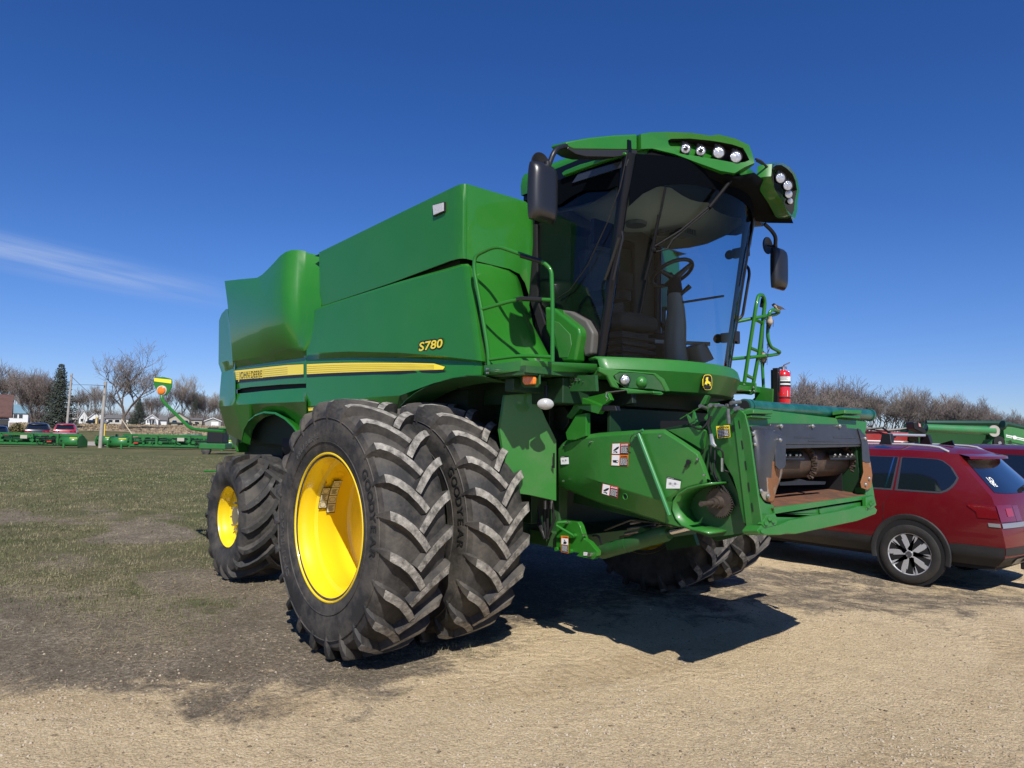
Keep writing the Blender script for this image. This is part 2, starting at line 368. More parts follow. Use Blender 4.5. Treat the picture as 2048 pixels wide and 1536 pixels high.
fine = ramp(tn(90, 10, 0.75), [(0.37, (0.25, 0.175, 0.10)), (0.5, (0.72, 0.55, 0.325)), (0.62, (0.92, 0.77, 0.52))])
grav = mixr(0.45, fine, pebc)
grav = mixr(ramp(tn(0.9, 6, 0.65), [(0.35, (0.0,)*3), (0.7, (1,)*3)]), grav, mixr(1.0, grav, (0.90, 0.90, 0.90), 'MULTIPLY'))
grav = mixr(ramp(tn(3.3, 8, 0.7, 0.4), [(0.57, (0,)*3), (0.75, (0.55,)*3)]), grav, (0.24, 0.18, 0.12))
dirt = ramp(tn(28, 12, 0.8), [(0.34, (0.070, 0.055, 0.038)), (0.5, (0.225, 0.182, 0.126)), (0.66, (0.52, 0.44, 0.32))])
dirt = mixr(ramp(tn(1.7, 8, 0.7, 0.5), [(0.38, (0,)*3), (0.68, (0.8,)*3)]), dirt, ramp(tn(60, 8, 0.8), [(0.36, (0.05, 0.040, 0.028)), (0.64, (0.20, 0.162, 0.112))]))
grs = ramp(tn(34, 10, 0.85), [(0.33, (0.036, 0.040, 0.015)), (0.5, (0.092, 0.094, 0.040)), (0.66, (0.26, 0.225, 0.13))])
grs = mixr(ramp(tn(0.55, 8, 0.7, 0.6), [(0.42, (0,)*3), (0.66, (0.75,)*3)]), grs, ramp(tn(45, 8, 0.8), [(0.3, (0.115, 0.092, 0.045)), (0.7, (0.29, 0.24, 0.13))]))
grs = mixr(ramp(tn(0.12, 6, 0.6), [(0.45, (0,)*3), (0.6, (0.5,)*3)]), grs, (0.085, 0.105, 0.03))
va = nn('ShaderNodeVertexColor', layer_name='cover'); sp = nn('ShaderNodeSeparateColor'); lk(va.outputs[0], sp.inputs[0])
def edge(m, scale, w_): return ramp(mth('ADD', m, mth('MULTIPLY', mth('SUBTRACT', tn(scale, 12, 0.8, 0.4), 0.5), w_)), [(0.34, (0,)*3), (0.66, (1,)*3)])
def track(cx_, cy_, r_, wd):
    vd = nn('ShaderNodeVectorMath', operation='DISTANCE'); lk(OB, vd.inputs[0]); vd.inputs[1].default_value = (cx_, cy_, 0)
    q = mth('ABSOLUTE', mth('SUBTRACT', mth('ADD', vd.outputs['Value'], mth('MULTIPLY', mth('SUBTRACT', tn(0.5, 3), 0.5), 0.9)), r_)); mr_ = nn('ShaderNodeMapRange', interpolation_type='SMOOTHSTEP'); lk(q, mr_.inputs['Value']); mr_.inputs['From Min'].default_value = wd; mr_.inputs['From Max'].default_value = wd*0.55
    return mth('MULTIPLY', mr_.outputs[0], ramp(tn(0.7, 6, 0.7), [(0.38, (0.1,)*3), (0.58, (1,)*3)]))
_tc = (float(CAM[0]-2*rh[0]+10*fh[0]), float(CAM[1]-2*rh[1]+10*fh[1]))
trk = mth('ADD', mth('ADD', track(_tc[0], _tc[1], 7.35, 0.24), track(_tc[0], _tc[1], 5.5, 0.24)), mth('ADD', track(_tc[0]+3.0, _tc[1]-1.5, 8.6, 0.20), track(_tc[0]+4.5, _tc[1]+3.5, 9.4, 0.22)))
sxy = nn('ShaderNodeSeparateXYZ'); lk(OB, sxy.inputs[0]); angt = mth('ARCTAN2', mth('SUBTRACT', sxy.outputs[1], _tc[1]), mth('SUBTRACT', sxy.outputs[0], _tc[0]))
cleat = mth('SINE', mth('MULTIPLY', mth('ADD', angt, mth('MULTIPLY', tn(2.0, 3), 0.03)), 430.0)); imprint = mth('MULTIPLY', mth('MULTIPLY', cleat, trk), 0.22)
grav = mixr(mth('MULTIPLY', trk, 0.5), grav, mixr(1.0, grav, (0.70, 0.66, 0.60), 'MULTIPLY'))
base = mixr(edge(sp.outputs[1], 2.2, 2.4), grav, dirt); base = mixr(edge(sp.outputs[0], 2.6, 2.6), base, grs)
lk(base, p.inputs['Base Color'])
wv = nn('ShaderNodeTexWave'); wv.inputs['Scale'].default_value = 2.6; wv.inputs['Distortion'].default_value = 14.0; wv.inputs['Detail'].default_value = 3; mpw = nn('ShaderNodeMapping'); mpw.inputs['Rotation'].default_value = (0, 0, R(25)); lk(OB, mpw.inputs[0]); lk(mpw.outputs[0], wv.inputs['Vector'])
rip = mth('MULTIPLY', wv.outputs['Fac'], mth('MULTIPLY', ramp(tn(0.35, 3, 0.5), [(0.52, (0,)*3), (0.60, (1,)*3)]), 0.4))
hgt = mth('ADD', mth('ADD', mth('MULTIPLY', tn(70, 10, 0.8), 0.8), mth('ADD', rip, imprint)), mth('ADD', mth('MULTIPLY', vor.outputs['Distance'], -0.45), mth('MULTIPLY', tn(9, 8, 0.7, 0.5), 1.6)))
bp = nn('ShaderNodeBump'); bp.inputs['Strength'].default_value = 1.0; bp.inputs['Distance'].default_value = 0.022; lk(hgt, bp.inputs['Height']); lk(bp.outputs[0], p.inputs['Normal'])
me.materials.append(gm)
ground = bpy.data.objects.new('ground', me); COL.objects.link(ground); ground['kind'] = 'structure'

# loose stones and crumbs of dirt on the yard, short turf and straw: uncountable
rng = np.random.default_rng(3)
def scatter(n, a0, a1, d0, d1, dens):
    out = []
    while len(out) < n:
        # even over the ground as the eye sees it: nearer ground gets more
        d = d0*(d1/d0)**rng.random(4000); a = (a0+(a1-a0)*rng.random(4000))*d
        x = CAM[0]+a*rh[0]+d*fh[0]; y = CAM[1]+a*rh[1]+d*fh[1]
        k = dens(x, y, a, d) > rng.random(4000); out += list(zip(x[k], y[k], d[k]))
    return out[:n]
def stuff_mesh(name, vs, fs, m, label, cat):
    me = bpy.data.meshes.new(name); me.vertices.add(len(vs)); me.vertices.foreach_set('co', np.asarray(vs, np.float32).ravel())
    k = fs.shape[1]; me.loops.add(fs.size); me.loops.foreach_set('vertex_index', fs.ravel().astype(np.int32)); me.polygons.add(len(fs)); me.polygons.foreach_set('loop_start', (np.arange(len(fs))*k).astype(np.int32))
    me.update(calc_edges=True); me.validate()
    for mm in (m if isinstance(m, list) else [m]): me.materials.append(mm)
    o = bpy.data.objects.new(name, me); COL.objects.link(o); return tag(o, label, cat, kind='stuff')
oct_v = np.array([(1, 0, 0), (-1, 0, 0), (0, 1, 0), (0, -1, 0), (0, 0, 1), (0, 0, -1)], float)
oct_f = np.array([(0, 2, 4), (2, 1, 4), (1, 3, 4), (3, 0, 4), (2, 0, 5), (1, 2, 5), (3, 1, 5), (0, 3, 5)])
def pebbles(n, smin, smax, dens, d0=2.2, d1=11):
    P_ = scatter(n, -0.85, 0.85, d0, d1, dens); vs = []; fs = []
    for k, (x, y, d) in enumerate(P_):
        s_ = smin*(smax/smin)**(rng.random()**2.2); vv = oct_v*np.array([1, 0.6+0.4*rng.random(), 0.35+0.3*rng.random()])*s_*(0.8+0.4*rng.random((6, 1)))
        a = rng.random()*6.28; c_, s2 = math.cos(a), math.sin(a); vv = vv @ np.array([[c_, s2, 0], [-s2, c_, 0], [0, 0, 1]])
        vs.append(vv+np.array([x, y, 0])); fs.append(oct_f+6*k)
    vs = np.vstack(vs); zz = H(vs[::6, 0], vs[::6, 1]); vs[:, 2] += np.repeat(zz, 6)+smin*0.1
    return vs, np.vstack(fs)
PEB = mat('pale_stone', (0.50, 0.42, 0.31), rough=0.9, col2=(0.26, 0.20, 0.13), thr=(0.35, 0.65), vscale=2.2)
vs, fs = pebbles(30000, 0.0025, 0.017, lambda x, y, a, d: (1-0.9*masks(x, y)[0]-0.85*masks(x, y)[1])*(0.25+1.2*vnoise(x, y, 0.9, 41)**2))
stuff_mesh('gravel_stones', vs, fs, PEB, 'pale loose gravel and small stones strewn over the yard', 'gravel')
vs, fs = pebbles(8000, 0.004, 0.017, lambda x, y, a, d: (0.15+masks(x, y)[1])*(1-masks(x, y)[0]))
CLOD = mat('soil_crumb', (0.13, 0.095, 0.062), rough=0.95, col2=(0.25, 0.19, 0.13), thr=(0.4, 0.7), vscale=3)
stuff_mesh('soil_crumbs', vs, fs, CLOD, 'brown crumbs of soil on the worn dirt', 'soil')
def blades(n, h0, h1, w_, dens, d0, d1, lean=0.5, flat=False, a0=-0.8, a1=0.62):
    P_ = np.array(scatter(n, a0, a1, d0, d1, dens)); x, y, d = P_[:, 0], P_[:, 1], P_[:, 2]
    z = H(x, y); th = rng.random(n)*6.283; hh = h0+(h1-h0)*rng.random(n)**1.5; ln = hh*lean*(0.3+rng.random(n)); sc = np.clip(d/6, 0.7, 4)
    ww = w_*sc; vs = np.zeros((n, 3, 3)); px_, py_ = np.cos(th), np.sin(th); th2 = th+rng.random(n)*2
    vs[:, 0] = np.stack([x-px_*ww, y-py_*ww, z], 1); vs[:, 1] = np.stack([x+px_*ww, y+py_*ww, z], 1)
    if flat: vs[:, 2] = np.stack([x-py_*hh, y+px_*hh, z+0.01*rng.random(n)], 1); vs[:, :, 2] += 0.006
    else: vs[:, 2] = np.stack([x+np.cos(th2)*ln, y+np.sin(th2)*ln, z+hh], 1)
    return vs.reshape(-1, 3), np.arange(3*n).reshape(-1, 3)
GRS = mat('grass_blade', (0.090, 0.105, 0.036), rough=0.8, col2=(0.27, 0.235, 0.13), thr=(0.42, 0.62), vscale=1.4)
clump = lambda x, y: vnoise(x, y, 2.3, 8)*0.6+vnoise(x, y, 7, 9)*0.6
vs, fs = blades(90000, 0.015, 0.055, 0.0035, lambda x, y, a, d: masks(x, y)[0]*clump(x, y)+0.04*masks(x, y)[1]*(clump(x, y) > 0.85), 5.5, 40)
stuff_mesh('grass', vs, fs, GRS, 'short patchy green turf behind and left of the harvester', 'grass')
STR = mat('dry_straw', (0.42, 0.34, 0.20), rough=0.85, col2=(0.22, 0.17, 0.10), thr=(0.45, 0.7), vscale=3)
vs, fs = blades(15000, 0.02, 0.12, 0.0019, lambda x, y, a, d: ((masks(x, y)[1]+masks(x, y)[0])*(vnoise(x, y, 1.1, 21) > 0.55)*0.8+0.02)*(a < -1.0), 3.2, 16, flat=True, a1=0.1)
stuff_mesh('dry_straw', vs, fs, STR, 'bits of dry straw lying on the worn turf', 'straw')
# ------------------------------------------------------------------ the combine harvester (origin: ground under the middle of the front axle, x forward, y to its left)
combine = thing('combine_harvester', 'big green combine harvester with dual front tyres, yellow rims and glazed cab', 'combine harvester')

def tyre_mb(rad, hw, rim, nl, lug_h, reverse=False, spread=0.25, topw=0.030, basew=0.047, straight=False):
    mb = MB(); c = rad-lug_h; k = hw
    prof = [(-0.90*k, rim-0.012), (-0.93*k, rim+0.02), (-0.965*k, rim+0.10*(c-rim)), (-1.03*k, rim+0.32*(c-rim)), (-1.055*k, rim+0.55*(c-rim)), (-1.03*k, rim+0.72*(c-rim)), (-0.97*k, rim+0.86*(c-rim)),
            (-0.86*k, c-0.028), (-0.6*k, c-0.010), (0, c)]
    prof = prof+[(-a, b) for a, b in prof[-2::-1]]
    mb.lathe(prof, axis='y', n=120, mi=0)
    sgn = -1 if reverse else 1
    for side in (-1, 1):
        for q in range(nl):
            th0 = 2*math.pi*(q+(0.5 if side > 0 else 0))/nl
            h = lug_h; S = spread; jj = 0.004*math.sin(q*7.3+side)
            st = [(-0.03, rad, -0.03, c-0.01, 0.012, topw*0.9, basew), (0.10*k, rad+0.001, 0.10*k, c-0.01, -0.06*S/0.25, topw, basew), (0.38*k, rad, 0.38*k, c-0.02, -0.135*S/0.25, topw, basew),
                  (0.66*k, rad-0.003, 0.66*k, c-0.03, -0.19*S/0.25, topw, basew), (0.88*k, rad-0.012, 0.86*k, c-0.05, -0.222*S/0.25, topw*1.05, basew),
                  (0.985*k, rad-0.030, 0.93*k, c-0.08, -0.236*S/0.25, topw*1.05, basew*0.95), (1.05*k, rad-0.075, 0.97*k, c-0.11, -0.243*S/0.25, topw*0.8, basew*0.8), (1.075*k, rad-0.125, 1.0*k, c-0.14, -0.25*S/0.25, topw*0.5, basew*0.6), (1.05*k, rad-0.18, 1.02*k, c-0.17, -0.25*S/0.25, 0.006, basew*0.35)]
            rows = []
            for n_, (yt, rt, yb, rb, u, wt, wb) in enumerate(st):
                a = st[max(n_-1, 0)]; b = st[min(n_+1, len(st)-1)]; du = b[4]-a[4]; dy = b[0]-a[0]; l = math.hypot(du, dy)+1e-6
                pu, py = dy/l, -du/l                              # perpendicular to the run of the bar
                if n_ >= 5: pu, py = 1.0, 0.0
                row = []
                for (yy, rr, ww) in ((yb, rb, -wb), (yt, rt, -wt), (yt, rt, wt), (yb, rb, wb)):
                    y_ = yy+py*ww*0.8; uu = u+jj+pu*ww; th = th0-sgn*uu/rad
                    row.append((rr*math.cos(th), side*y_, rr*math.sin(th)))
                rows.append(row)
            base = len(mb.v); mb.v += [p_ for r_ in rows for p_ in r_]
            for n_ in range(len(rows)-1):
                for j_ in range(3):
                    a = base+n_*4+j_; mb.f.append((a, a+1, a+5, a+4)); mb.m.append(1 if j_ == 1 and n_ < 5 else 0)
            mb.f.append((base, base+3, base+2, base+1)); mb.m.append(0)
    return mb
def side_text(mb, txt, rad, yy, a_mid, size, mi, outer=-1, gap=1.0, depth=0.0):
    # letters round the side wall, tops outward, read from outside (outer=-1: seen from -y)
    n = len(txt); adv = size*0.80*gap/rad
    for i_, ch in enumerate(txt):
        if ch == ' ': continue
        a = a_mid-(i_-(n-1)/2)*adv                               # seen from -y, +x is to the right: angle falls as we read on
        er = Vector((math.cos(a), 0, math.sin(a))); et = Vector((math.sin(a), 0, -math.cos(a)))
        o = er*rad+Vector((0, yy, 0))-et*size*0.33-er*size*0.36
        put_text(mb, ch, o, et, er, size, mi, bold=0.012, depth=depth)
FR, FH = 0.972, 0.252
front_tyre = tyre_mb(FR, FH, 0.535, 23, 0.052)
def rim_mb(r, off, dish, y_face=-0.235, bolts=0, hub=0.16):
    mb = MB(); f = y_face
    mb.lathe([(f+0.020, r+0.020), (f+0.002, r+0.018), (f-0.006, r+0.010), (f-0.006, r+0.002), (f+0.002, r-0.004), (f+0.03, r-0.008), (f+0.055, r-0.010), (f+0.075, r-0.020), (f+0.15, r-0.028), (f+0.17, r-0.052), (f+0.29, r-0.056), (f+0.31, r-0.045),
              (f+dish-0.03, r-0.045), (f+dish-0.012, r-0.055), (f+dish, r-0.085), (f+dish+0.012, r-0.13), (f+dish+0.05, hub+0.06), (f+dish+0.045, hub), (f+dish+0.02, hub*0.9), (f+dish+0.02, 0.001)], n=96, mi=0)
    mb.lathe([(-f-0.012, r+0.022), (-f+0.004, r+0.018), (-f-0.03, r-0.016), (-f-0.2, r-0.05)], n=96, mi=0)
    return mb
def wheel(name, y, mesh_t, mesh_r, zc, xc=0, ry=0.0, lab=None):
    w_ = sub(name, combine, (xc, y, zc), (0, ry, 0))
    return w_
t_mesh = None
def front_wheel(y, outer_dish, ry, name='front_wheel', text=True, side=-1, face=-0.235, rr0=0.545):
    w_ = sub(name, combine, (0, y, 0.962), (0, ry, 0))
    mb = MB(); mb.v = list(front_tyre.v); mb.f = list(front_tyre.f); mb.m = list(front_tyre.m)
    tt = mb.build('tyre', [RUB, RUBT], w_, smooth=28)
    r_ = rim_mb(rr0, 0, outer_dish, y_face=face)
    rr = r_.build('rim', YEL, w_, smooth=40)
    if side > 0: rr.rotation_euler = (0, 0, math.pi); tt.rotation_euler = (0, 0, 0)
    if text:
        lm = MB(); side_text(lm, 'GOODYEAR', 0.748, -FH*1.040-0.006, R(14)+ry, 0.100, 0, depth=0.02); lm.build('sidewall_lettering', [LETD, LETT], w_, smooth=0); lm = MB()
        side_text(lm, 'OPTITRAC', 0.735, -FH*1.048-0.002, R(198)+ry, 0.085, 1, depth=0.02); lm.build('sidewall_lettering', [LETD, LETT], w_, smooth=0); lm = MB()
        side_text(lm, '480/80R42', 0.700, -FH*1.045-0.001, R(118)+ry, 0.062, 1, depth=0.02); lm.build('sidewall_lettering', [LETD, LETT], w_, smooth=0)
        ring = MB()
        for rr_ in (0.640, 0.820): ring.lathe([(-FH*1.03+(0.006 if rr_ < 0.7 else 0.0), rr_-0.004), (-FH*1.03-(0.008 if rr_ > 0.7 else 0.004), rr_), (-FH*1.03+(0.006 if rr_ < 0.7 else 0.0), rr_+0.004)], n=120)
        ring.build('sidewall_ribs', RUB, w_, smooth=60)
    return w_, rr
wo_, rimo = front_wheel(-2.235, 0.46, 0.06)
# instruction stickers on the barrel and a valve
stk = MB()
def barrel_patch(mb, a0, a1, y0, y1, rad, mi, n=10):
    rows = []
    for i_ in range(n+1):
        a = a0+(a1-a0)*i_/n; rows.append([(rad*math.cos(a), y0, rad*math.sin(a)), (rad*math.cos(a), y1, rad*math.sin(a))])
    mb.grid(rows, mi)
def sticker(mb, a0, a1, y0, y1, rad, cells):
    barrel_patch(mb, a0-0.010, a1+0.010, y0-0.004, y1+0.004, rad-0.0025, 1)
    da = (a1-a0)/cells
    for c_ in range(cells):
        barrel_patch(mb, a0+c_*da+0.006, a0+(c_+1)*da-0.006, y0, y1, rad-0.0045, 0, 4)
        am = a0+(c_+0.5)*da; ym = (y0+y1)/2; pts = []
        if c_ % 2 == 0:
            for q in range(18):
                t_ = 2*math.pi*q/18; aa = am+0.045*math.cos(t_); yy = ym+0.026*math.sin(t_); pts.append((aa, yy))
            for aa, yy in pts: barrel_patch(mb, aa-0.005, aa+0.005, yy-0.002, yy+0.002, rad-0.0065, 1, 1)
        else:
            for q in range(5): barrel_patch(mb, am-0.045+q*0.02, am-0.038+q*0.02, y0+0.012, y1-0.012-0.006*(q % 3), rad-0.0065, 1, 1)
sticker(stk, R(151), R(173), -0.085+0.01, -0.02+0.01, 0.478, 3)
sticker(stk, R(142), R(178), 0.00, 0.07, 0.478, 4)
sticker(stk, R(118), R(126), 0.09, 0.19, 0.497, 1)
stk.build('wheel_stickers', [mat('sticker_cream', (0.62, 0.58, 0.42), rough=0.5), INK], rimo, smooth=0)
vb = MB(); vb.cyl((-0.40, -0.06, 0.28), (-0.36, -0.10, 0.25), 0.008); vb.build('valve', ZINC, rimo)
front_wheel(-1.50, 0.30, 0.19, face=-0.17, rr0=0.530)
front_wheel(1.475, 0.30, 0.11, side=1, text=False)
front_wheel(2.235, 0.30, 0.02, side=1, text=False)

rear_t = tyre_mb(0.728, 0.315, 0.365, 17, 0.048, reverse=True, spread=0.34, topw=0.030, basew=0.046)
for s_ in (-1, 1):
    yc = -1.66 if s_ < 0 else 1.66
    w_ = sub('rear_wheel', combine, (-3.56, yc, 0.645), (0, 0.05, 0))
    mb = MB(); mb.v = list(rear_t.v); mb.f = list(rear_t.f); mb.m = list(rear_t.m); mb.build('tyre', [RUB, RUBG], w_, smooth=28)
    r_ = rim_mb(0.362, 0, 0.155, y_face=-0.275, hub=0.15)
    for k_ in range(10):
        a = 2*math.pi*(k_+0.3)/10; x_, z_ = 0.19*math.cos(a), 0.19*math.sin(a)
    rr = r_.build('rim', YEL, w_, smooth=40)
    bb = MB(); bb.cyl((0, -0.20, 0), (0, -0.075, 0), 0.105, 0.125)
    for k_ in range(10):
        a = 2*math.pi*(k_+0.3)/10; x_, z_ = 0.165*math.cos(a), 0.165*math.sin(a)
        bb.cyl((x_, -0.175, z_), (x_, -0.06, z_), 0.017, n=6); bb.cyl((x_, -0.195, z_), (x_, -0.175, z_), 0.010, n=8)
    hb = bb.build('wheel_nuts', [ZINC], w_)
    if s_ > 0: rr.rotation_euler = hb.rotation_euler = (0, 0, math.pi)

# ------------------------------------------------------------------ body panels
def rows_px(rows): return [[U(a, b, 'y', y) for (a, b, y) in r] for r in rows]
def mir(rows): return [[Vector((p.x, -p.y, p.z)) for p in r] for r in rows]
def sheet(name, rows, m, solid=0.02, smooth=30, both=True, mats=None, lab=None, bevel=0, dx=0.0):
    mb = MB(); mb.grid(rows); mb.build(name, m, combine, smooth=smooth, solid=solid, bevel=bevel, wn=True)
    if both: mb = MB(); mb.grid([[q+Vector((dx, 0, 0)) for q in r] for r in mir(rows)]); mb.build(name, m, combine, smooth=smooth, solid=solid, bevel=bevel, wn=True)
def zipy(pts, ys): return [(a, b, y) for (a, b), y in zip(pts, ys)]
c0 = zipy([(614, 622), (700, 594.5), (800, 563), (880, 540.5), (922, 528.5), (936, 527.5), (943, 533)], [-1.605]*4+[-1.60, -1.585, -1.55])
c0b = zipy([(614, 626), (700, 598), (800, 567), (880, 545), (923, 533), (938, 533), (946, 540)], [-1.625]*4+[-1.62, -1.60, -1.56])
c1 = zipy([(613, 668), (700, 652), (800, 638), (880, 632), (938, 629), (952, 629), (960, 632)], [-1.655]*4+[-1.655, -1.635, -1.59])
c2 = zipy([(613, 706), (700, 703), (800, 705.5), (880, 712), (950, 720), (964, 722), (971, 723)], [-1.685]*4+[-1.685, -1.665, -1.62])
c3 = zipy([(613, 720), (700, 715), (800, 716), (880, 719), (950, 724), (964, 725), (971, 726)], [-1.640]*4+[-1.660, -1.64, -1.60])
c4 = zipy([(612, 803), (700, 797), (800, 791), (868, 766), (935, 750), (962, 750), (970, 750)], [-1.695]*4+[-1.68, -1.66, -1.61])
c5 = zipy([(612, 860), (700, 860), (786, 835), (866, 770), (935, 752), (962, 752), (970, 752)], [-1.60]*3+[-1.60, -1.60, -1.60, -1.57])
def dens(rows, n):
    out = []
    for i_ in range(len(rows)-1):
        for k_ in range(n): t_ = k_/n; out.append([tuple(a+(b-a)*t_ for a, b in zip(p, q)) for p, q in zip(rows[i_], rows[i_+1])])
    out.append(rows[-1]); return out
sheet('side_panel', rows_px([c0, c0b, c1, c2, c3, c4, c5]), GREEN, dx=-0.75)
# arch lip over the drive wheels
arch = [(800, 812), (812, 799), (830, 785), (850, 774), (872, 764), (905, 755), (940, 750), (968, 751)]
sheet('fender_lip', [[U(a, b, 'y', -1.69) for a, b in arch], [U(a, b, 'y', -1.69)+Vector((0, 0.22, -0.03)) for a, b in arch]], DKGREEN, both=True, solid=0.012)

def bez(r0, r1, r2, n):
    out = []
    for k_ in range(n+1):
        t_ = k_/n; w0, w1, w2 = (1-t_)*(1-2*t_), 4*t_*(1-t_), t_*(2*t_-1)
        out.append([tuple(a*w0+b*w1+c*w2 for a, b, c in zip(p, q, s)) for p, q, s in zip(r0, r1, r2)])
    return out
p0 = zipy([(449, 562), (480, 558.5), (514, 555.5), (524, 549.5), (535, 539), (547, 526.5), (560, 512), (571, 504), (583, 500), (597, 499.7), (611, 502), (613, 505), (638, 511)], [-1.70, -1.715, -1.73, -1.735, -1.74, -1.745, -1.745, -1.735, -1.70, -1.65, -1.58, -1.575, -1.47])
p1 = zipy([(458, 635), (485, 631), (515, 630), (526, 629), (536, 628), (548, 627), (562, 625), (573, 623), (584, 621), (594, 619), (603, 617), (612, 615), (641, 612)], [-1.765, -1.80, -1.815, -1.82, -1.82, -1.82, -1.81, -1.79, -1.75, -1.71, -1.675, -1.66, -1.59])
p2 = zipy([(465, 722), (490, 718), (515, 714.5), (526, 713), (540, 711), (555, 709), (570, 707), (582, 705), (591, 704), (599, 703), (606, 702), (608, 701.5), (612, 700.5)], [-1.695]*12+[-1.685])
sheet('rear_pod', rows_px(bez(p0, p1, p2, 14)), GREEN, smooth=50)
# bright edge strip at the very rear, side and its facets
e0 = zipy([(452, 618), (443, 628), (438, 641)], [-1.62, -1.60, -1.58]); e1 = zipy([(462, 722), (452, 722), (437, 727)], [-1.67, -1.65, -1.62]); e2 = zipy([(464, 738), (456, 741), (443, 745)], [-1.62, -1.60, -1.57])
e3 = zipy([(460, 790), (452, 790), (439, 790)], [-1.69, -1.68, -1.64]); e4 = zipy([(460, 811), (452, 812), (438, 813)], [-1.71, -1.70, -1.66])
e5 = zipy([(500, 889), (474, 877), (455, 868)], [-1.60, -1.56, -1.52])
sheet('rear_corner_panel', rows_px([[(455, 618, -1.66)]+e0, [(470, 722, -1.69)]+e1, [(470, 738, -1.65)]+e2, [(470, 790, -1.70)]+e3, [(470, 811, -1.72)]+e4, [(500, 889, -1.60)]+e5]), GREEN, smooth=16)
q0 = zipy([(466, 737), (500, 731), (560, 722), (600, 717), (612, 715)], [-1.64]*5)
qm = zipy([(467, 779), (500, 774), (560, 769), (604, 767), (612, 767)], [-1.655]*5)
sheet('stripe_panel', rows_px([p2[0:1]+[p2[1], p2[5], p2[9], p2[12]], q0, qm]), GREEN, smooth=20)
q1 = zipy([(467, 788), (500, 785), (560, 779), (604, 776), (612, 776)], [-1.665]*5)
sheet('grille_slot', [[p+Vector((0, 0.05, 0)) for p in r] for r in rows_px([qm, q1])], BLKM)
lowx = [(467, 810), (498, 808.5), (500, 808), (503, 808), (512, 807), (525, 806.5), (545, 806), (570, 805), (590, 804), (604, 803.5), (612, 803)]
archr = [(490, 884), (499, 889), (501, 880), (505, 862), (514, 846), (527, 835), (545, 829), (568, 831), (588, 842), (604, 857), (612, 868)]
up = [(467, 788), (498, 785.2), (500, 785), (503, 784.6), (512, 783.6), (525, 782), (545, 780.5), (570, 778.4), (590, 777), (604, 776), (612, 776)]
sheet('rear_side_panel', rows_px([zipy(up, [-1.665]*11), zipy(lowx, [-1.72]*11), zipy(archr, [-1.60]*11)]), GREEN, smooth=22)
ar2 = archr[1:]
rA = [U(a, b, 'y', -1.60) for a, b in ar2]; rB = [p+Vector((0.0, -0.10, 0.035)) for p in rA]; rC = [p+Vector((0, 0.30, -0.02)) for p in rA]
sheet('rear_fender', [rA, rB, [p+Vector((0, -0.012, -0.02)) for p in rB]], GREEN, solid=0.006)

# grain tank
s0 = zipy([(638, 505), (780, 435.5), (905, 375), (917, 369.5), (926, 367.5), (935, 367.8)], [-1.575, -1.575, -1.575, -1.572, -1.562, -1.53])
s1 = zipy([(640, 613), (780, 566.5), (900, 521.5), (914, 517.5), (925, 516.5), (934, 517.5)], [-1.575, -1.575, -1.575, -1.572, -1.562, -1.53])
sheet('tank_side', rows_px(dens([s0, s1], 4)), GREEN, smooth=40, dx=-0.12)
f0 = [(935, 367.8, -1.53), (975, 380, -1.36), (1030, 396, -1.12), (1052, 403.5, -1.01), (1059, 412, -0.97), (1066, 440, -0.93)]
f1 = [(934.5, 440, -1.53), (975, 450, -1.36), (1028, 462, -1.12), (1052, 468, -1.01), (1060, 475, -0.97), (1066, 490, -0.94)]
f2 = [(934, 517.5, -1.53), (975, 527, -1.37), (1020, 538, -1.16), (1040, 548, -1.04), (1050, 565, -0.98), (1058, 590, -0.95)]
sheet('tank_front', rows_px(dens([f0, f1, f2], 3)), GREEN, smooth=40, dx=-0.12)
# ledge groove and the front quarter below it
g0 = [(946, 524, -1.52), (980, 530, -1.36), (1018, 541, -1.16), (1034, 551, -1.05), (1041, 568, -1.00), (1047, 592, -0.97), (1060, 600, -0.93)]
g1 = [(946, 530, -1.56), (980, 536, -1.40), (1014, 545, -1.22), (1030, 556, -1.12), (1037, 572, -1.06), (1042, 594, -1.03), (1058, 610, -0.97)]
g2 = [(960, 630, -1.59), (990, 632, -1.42), (1022, 634, -1.25), (1038, 636, -1.15), (1048, 637, -1.09), (1055, 640, -1.05), (1066, 650, -0.97)]
g3 = [(976, 735, -1.62), (1005, 733, -1.48), (1035, 730, -1.34), (1058, 728, -1.24), (1075, 727, -1.16), (1090, 726, -1.10), (1105, 724, -1.0)]
sheet('front_quarter_panel', rows_px([g0]+dens([g1, g2, g3], 4)), GREEN, smooth=40, both=False)
# seam post between side door and quarter
sheet('seam_channel', rows_px([[(940, 531, -1.57), (948, 532, -1.50)], [(962, 632, -1.60), (966, 632, -1.53)], [(974, 745, -1.62), (980, 745, -1.56)]]), DKGREEN, both=False)
# tank lids and closed hull behind the panels
hull = MB()
def hullbox(mb, x0, x1, yw, z0, z1): mb.box(((x0+x1)/2, 0, (z0+z1)/2), (x1-x0, 2*yw, z1-z0))
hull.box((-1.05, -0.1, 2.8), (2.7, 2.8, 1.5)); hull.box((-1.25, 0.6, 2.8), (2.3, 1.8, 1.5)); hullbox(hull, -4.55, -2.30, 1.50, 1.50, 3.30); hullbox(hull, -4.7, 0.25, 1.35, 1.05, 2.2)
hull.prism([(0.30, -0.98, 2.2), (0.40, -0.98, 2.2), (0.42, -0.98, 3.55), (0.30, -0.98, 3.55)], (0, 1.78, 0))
hull.build('hull', mat('unlit_hull_green', (0.005, 0.018, 0.007), rough=0.7), combine, smooth=0)  # hull green darkened almost to black: painted shade behind panels and arch
lid = MB(); lid.prism([(-2.30, -1.57, 3.60), (0.36, -1.55, 3.70), (0.36, -1.50, 3.715), (-2.30, -1.50, 3.62)], (0, 3.1, 0)); lid.build('tank_lid', BLK, combine, smooth=0)
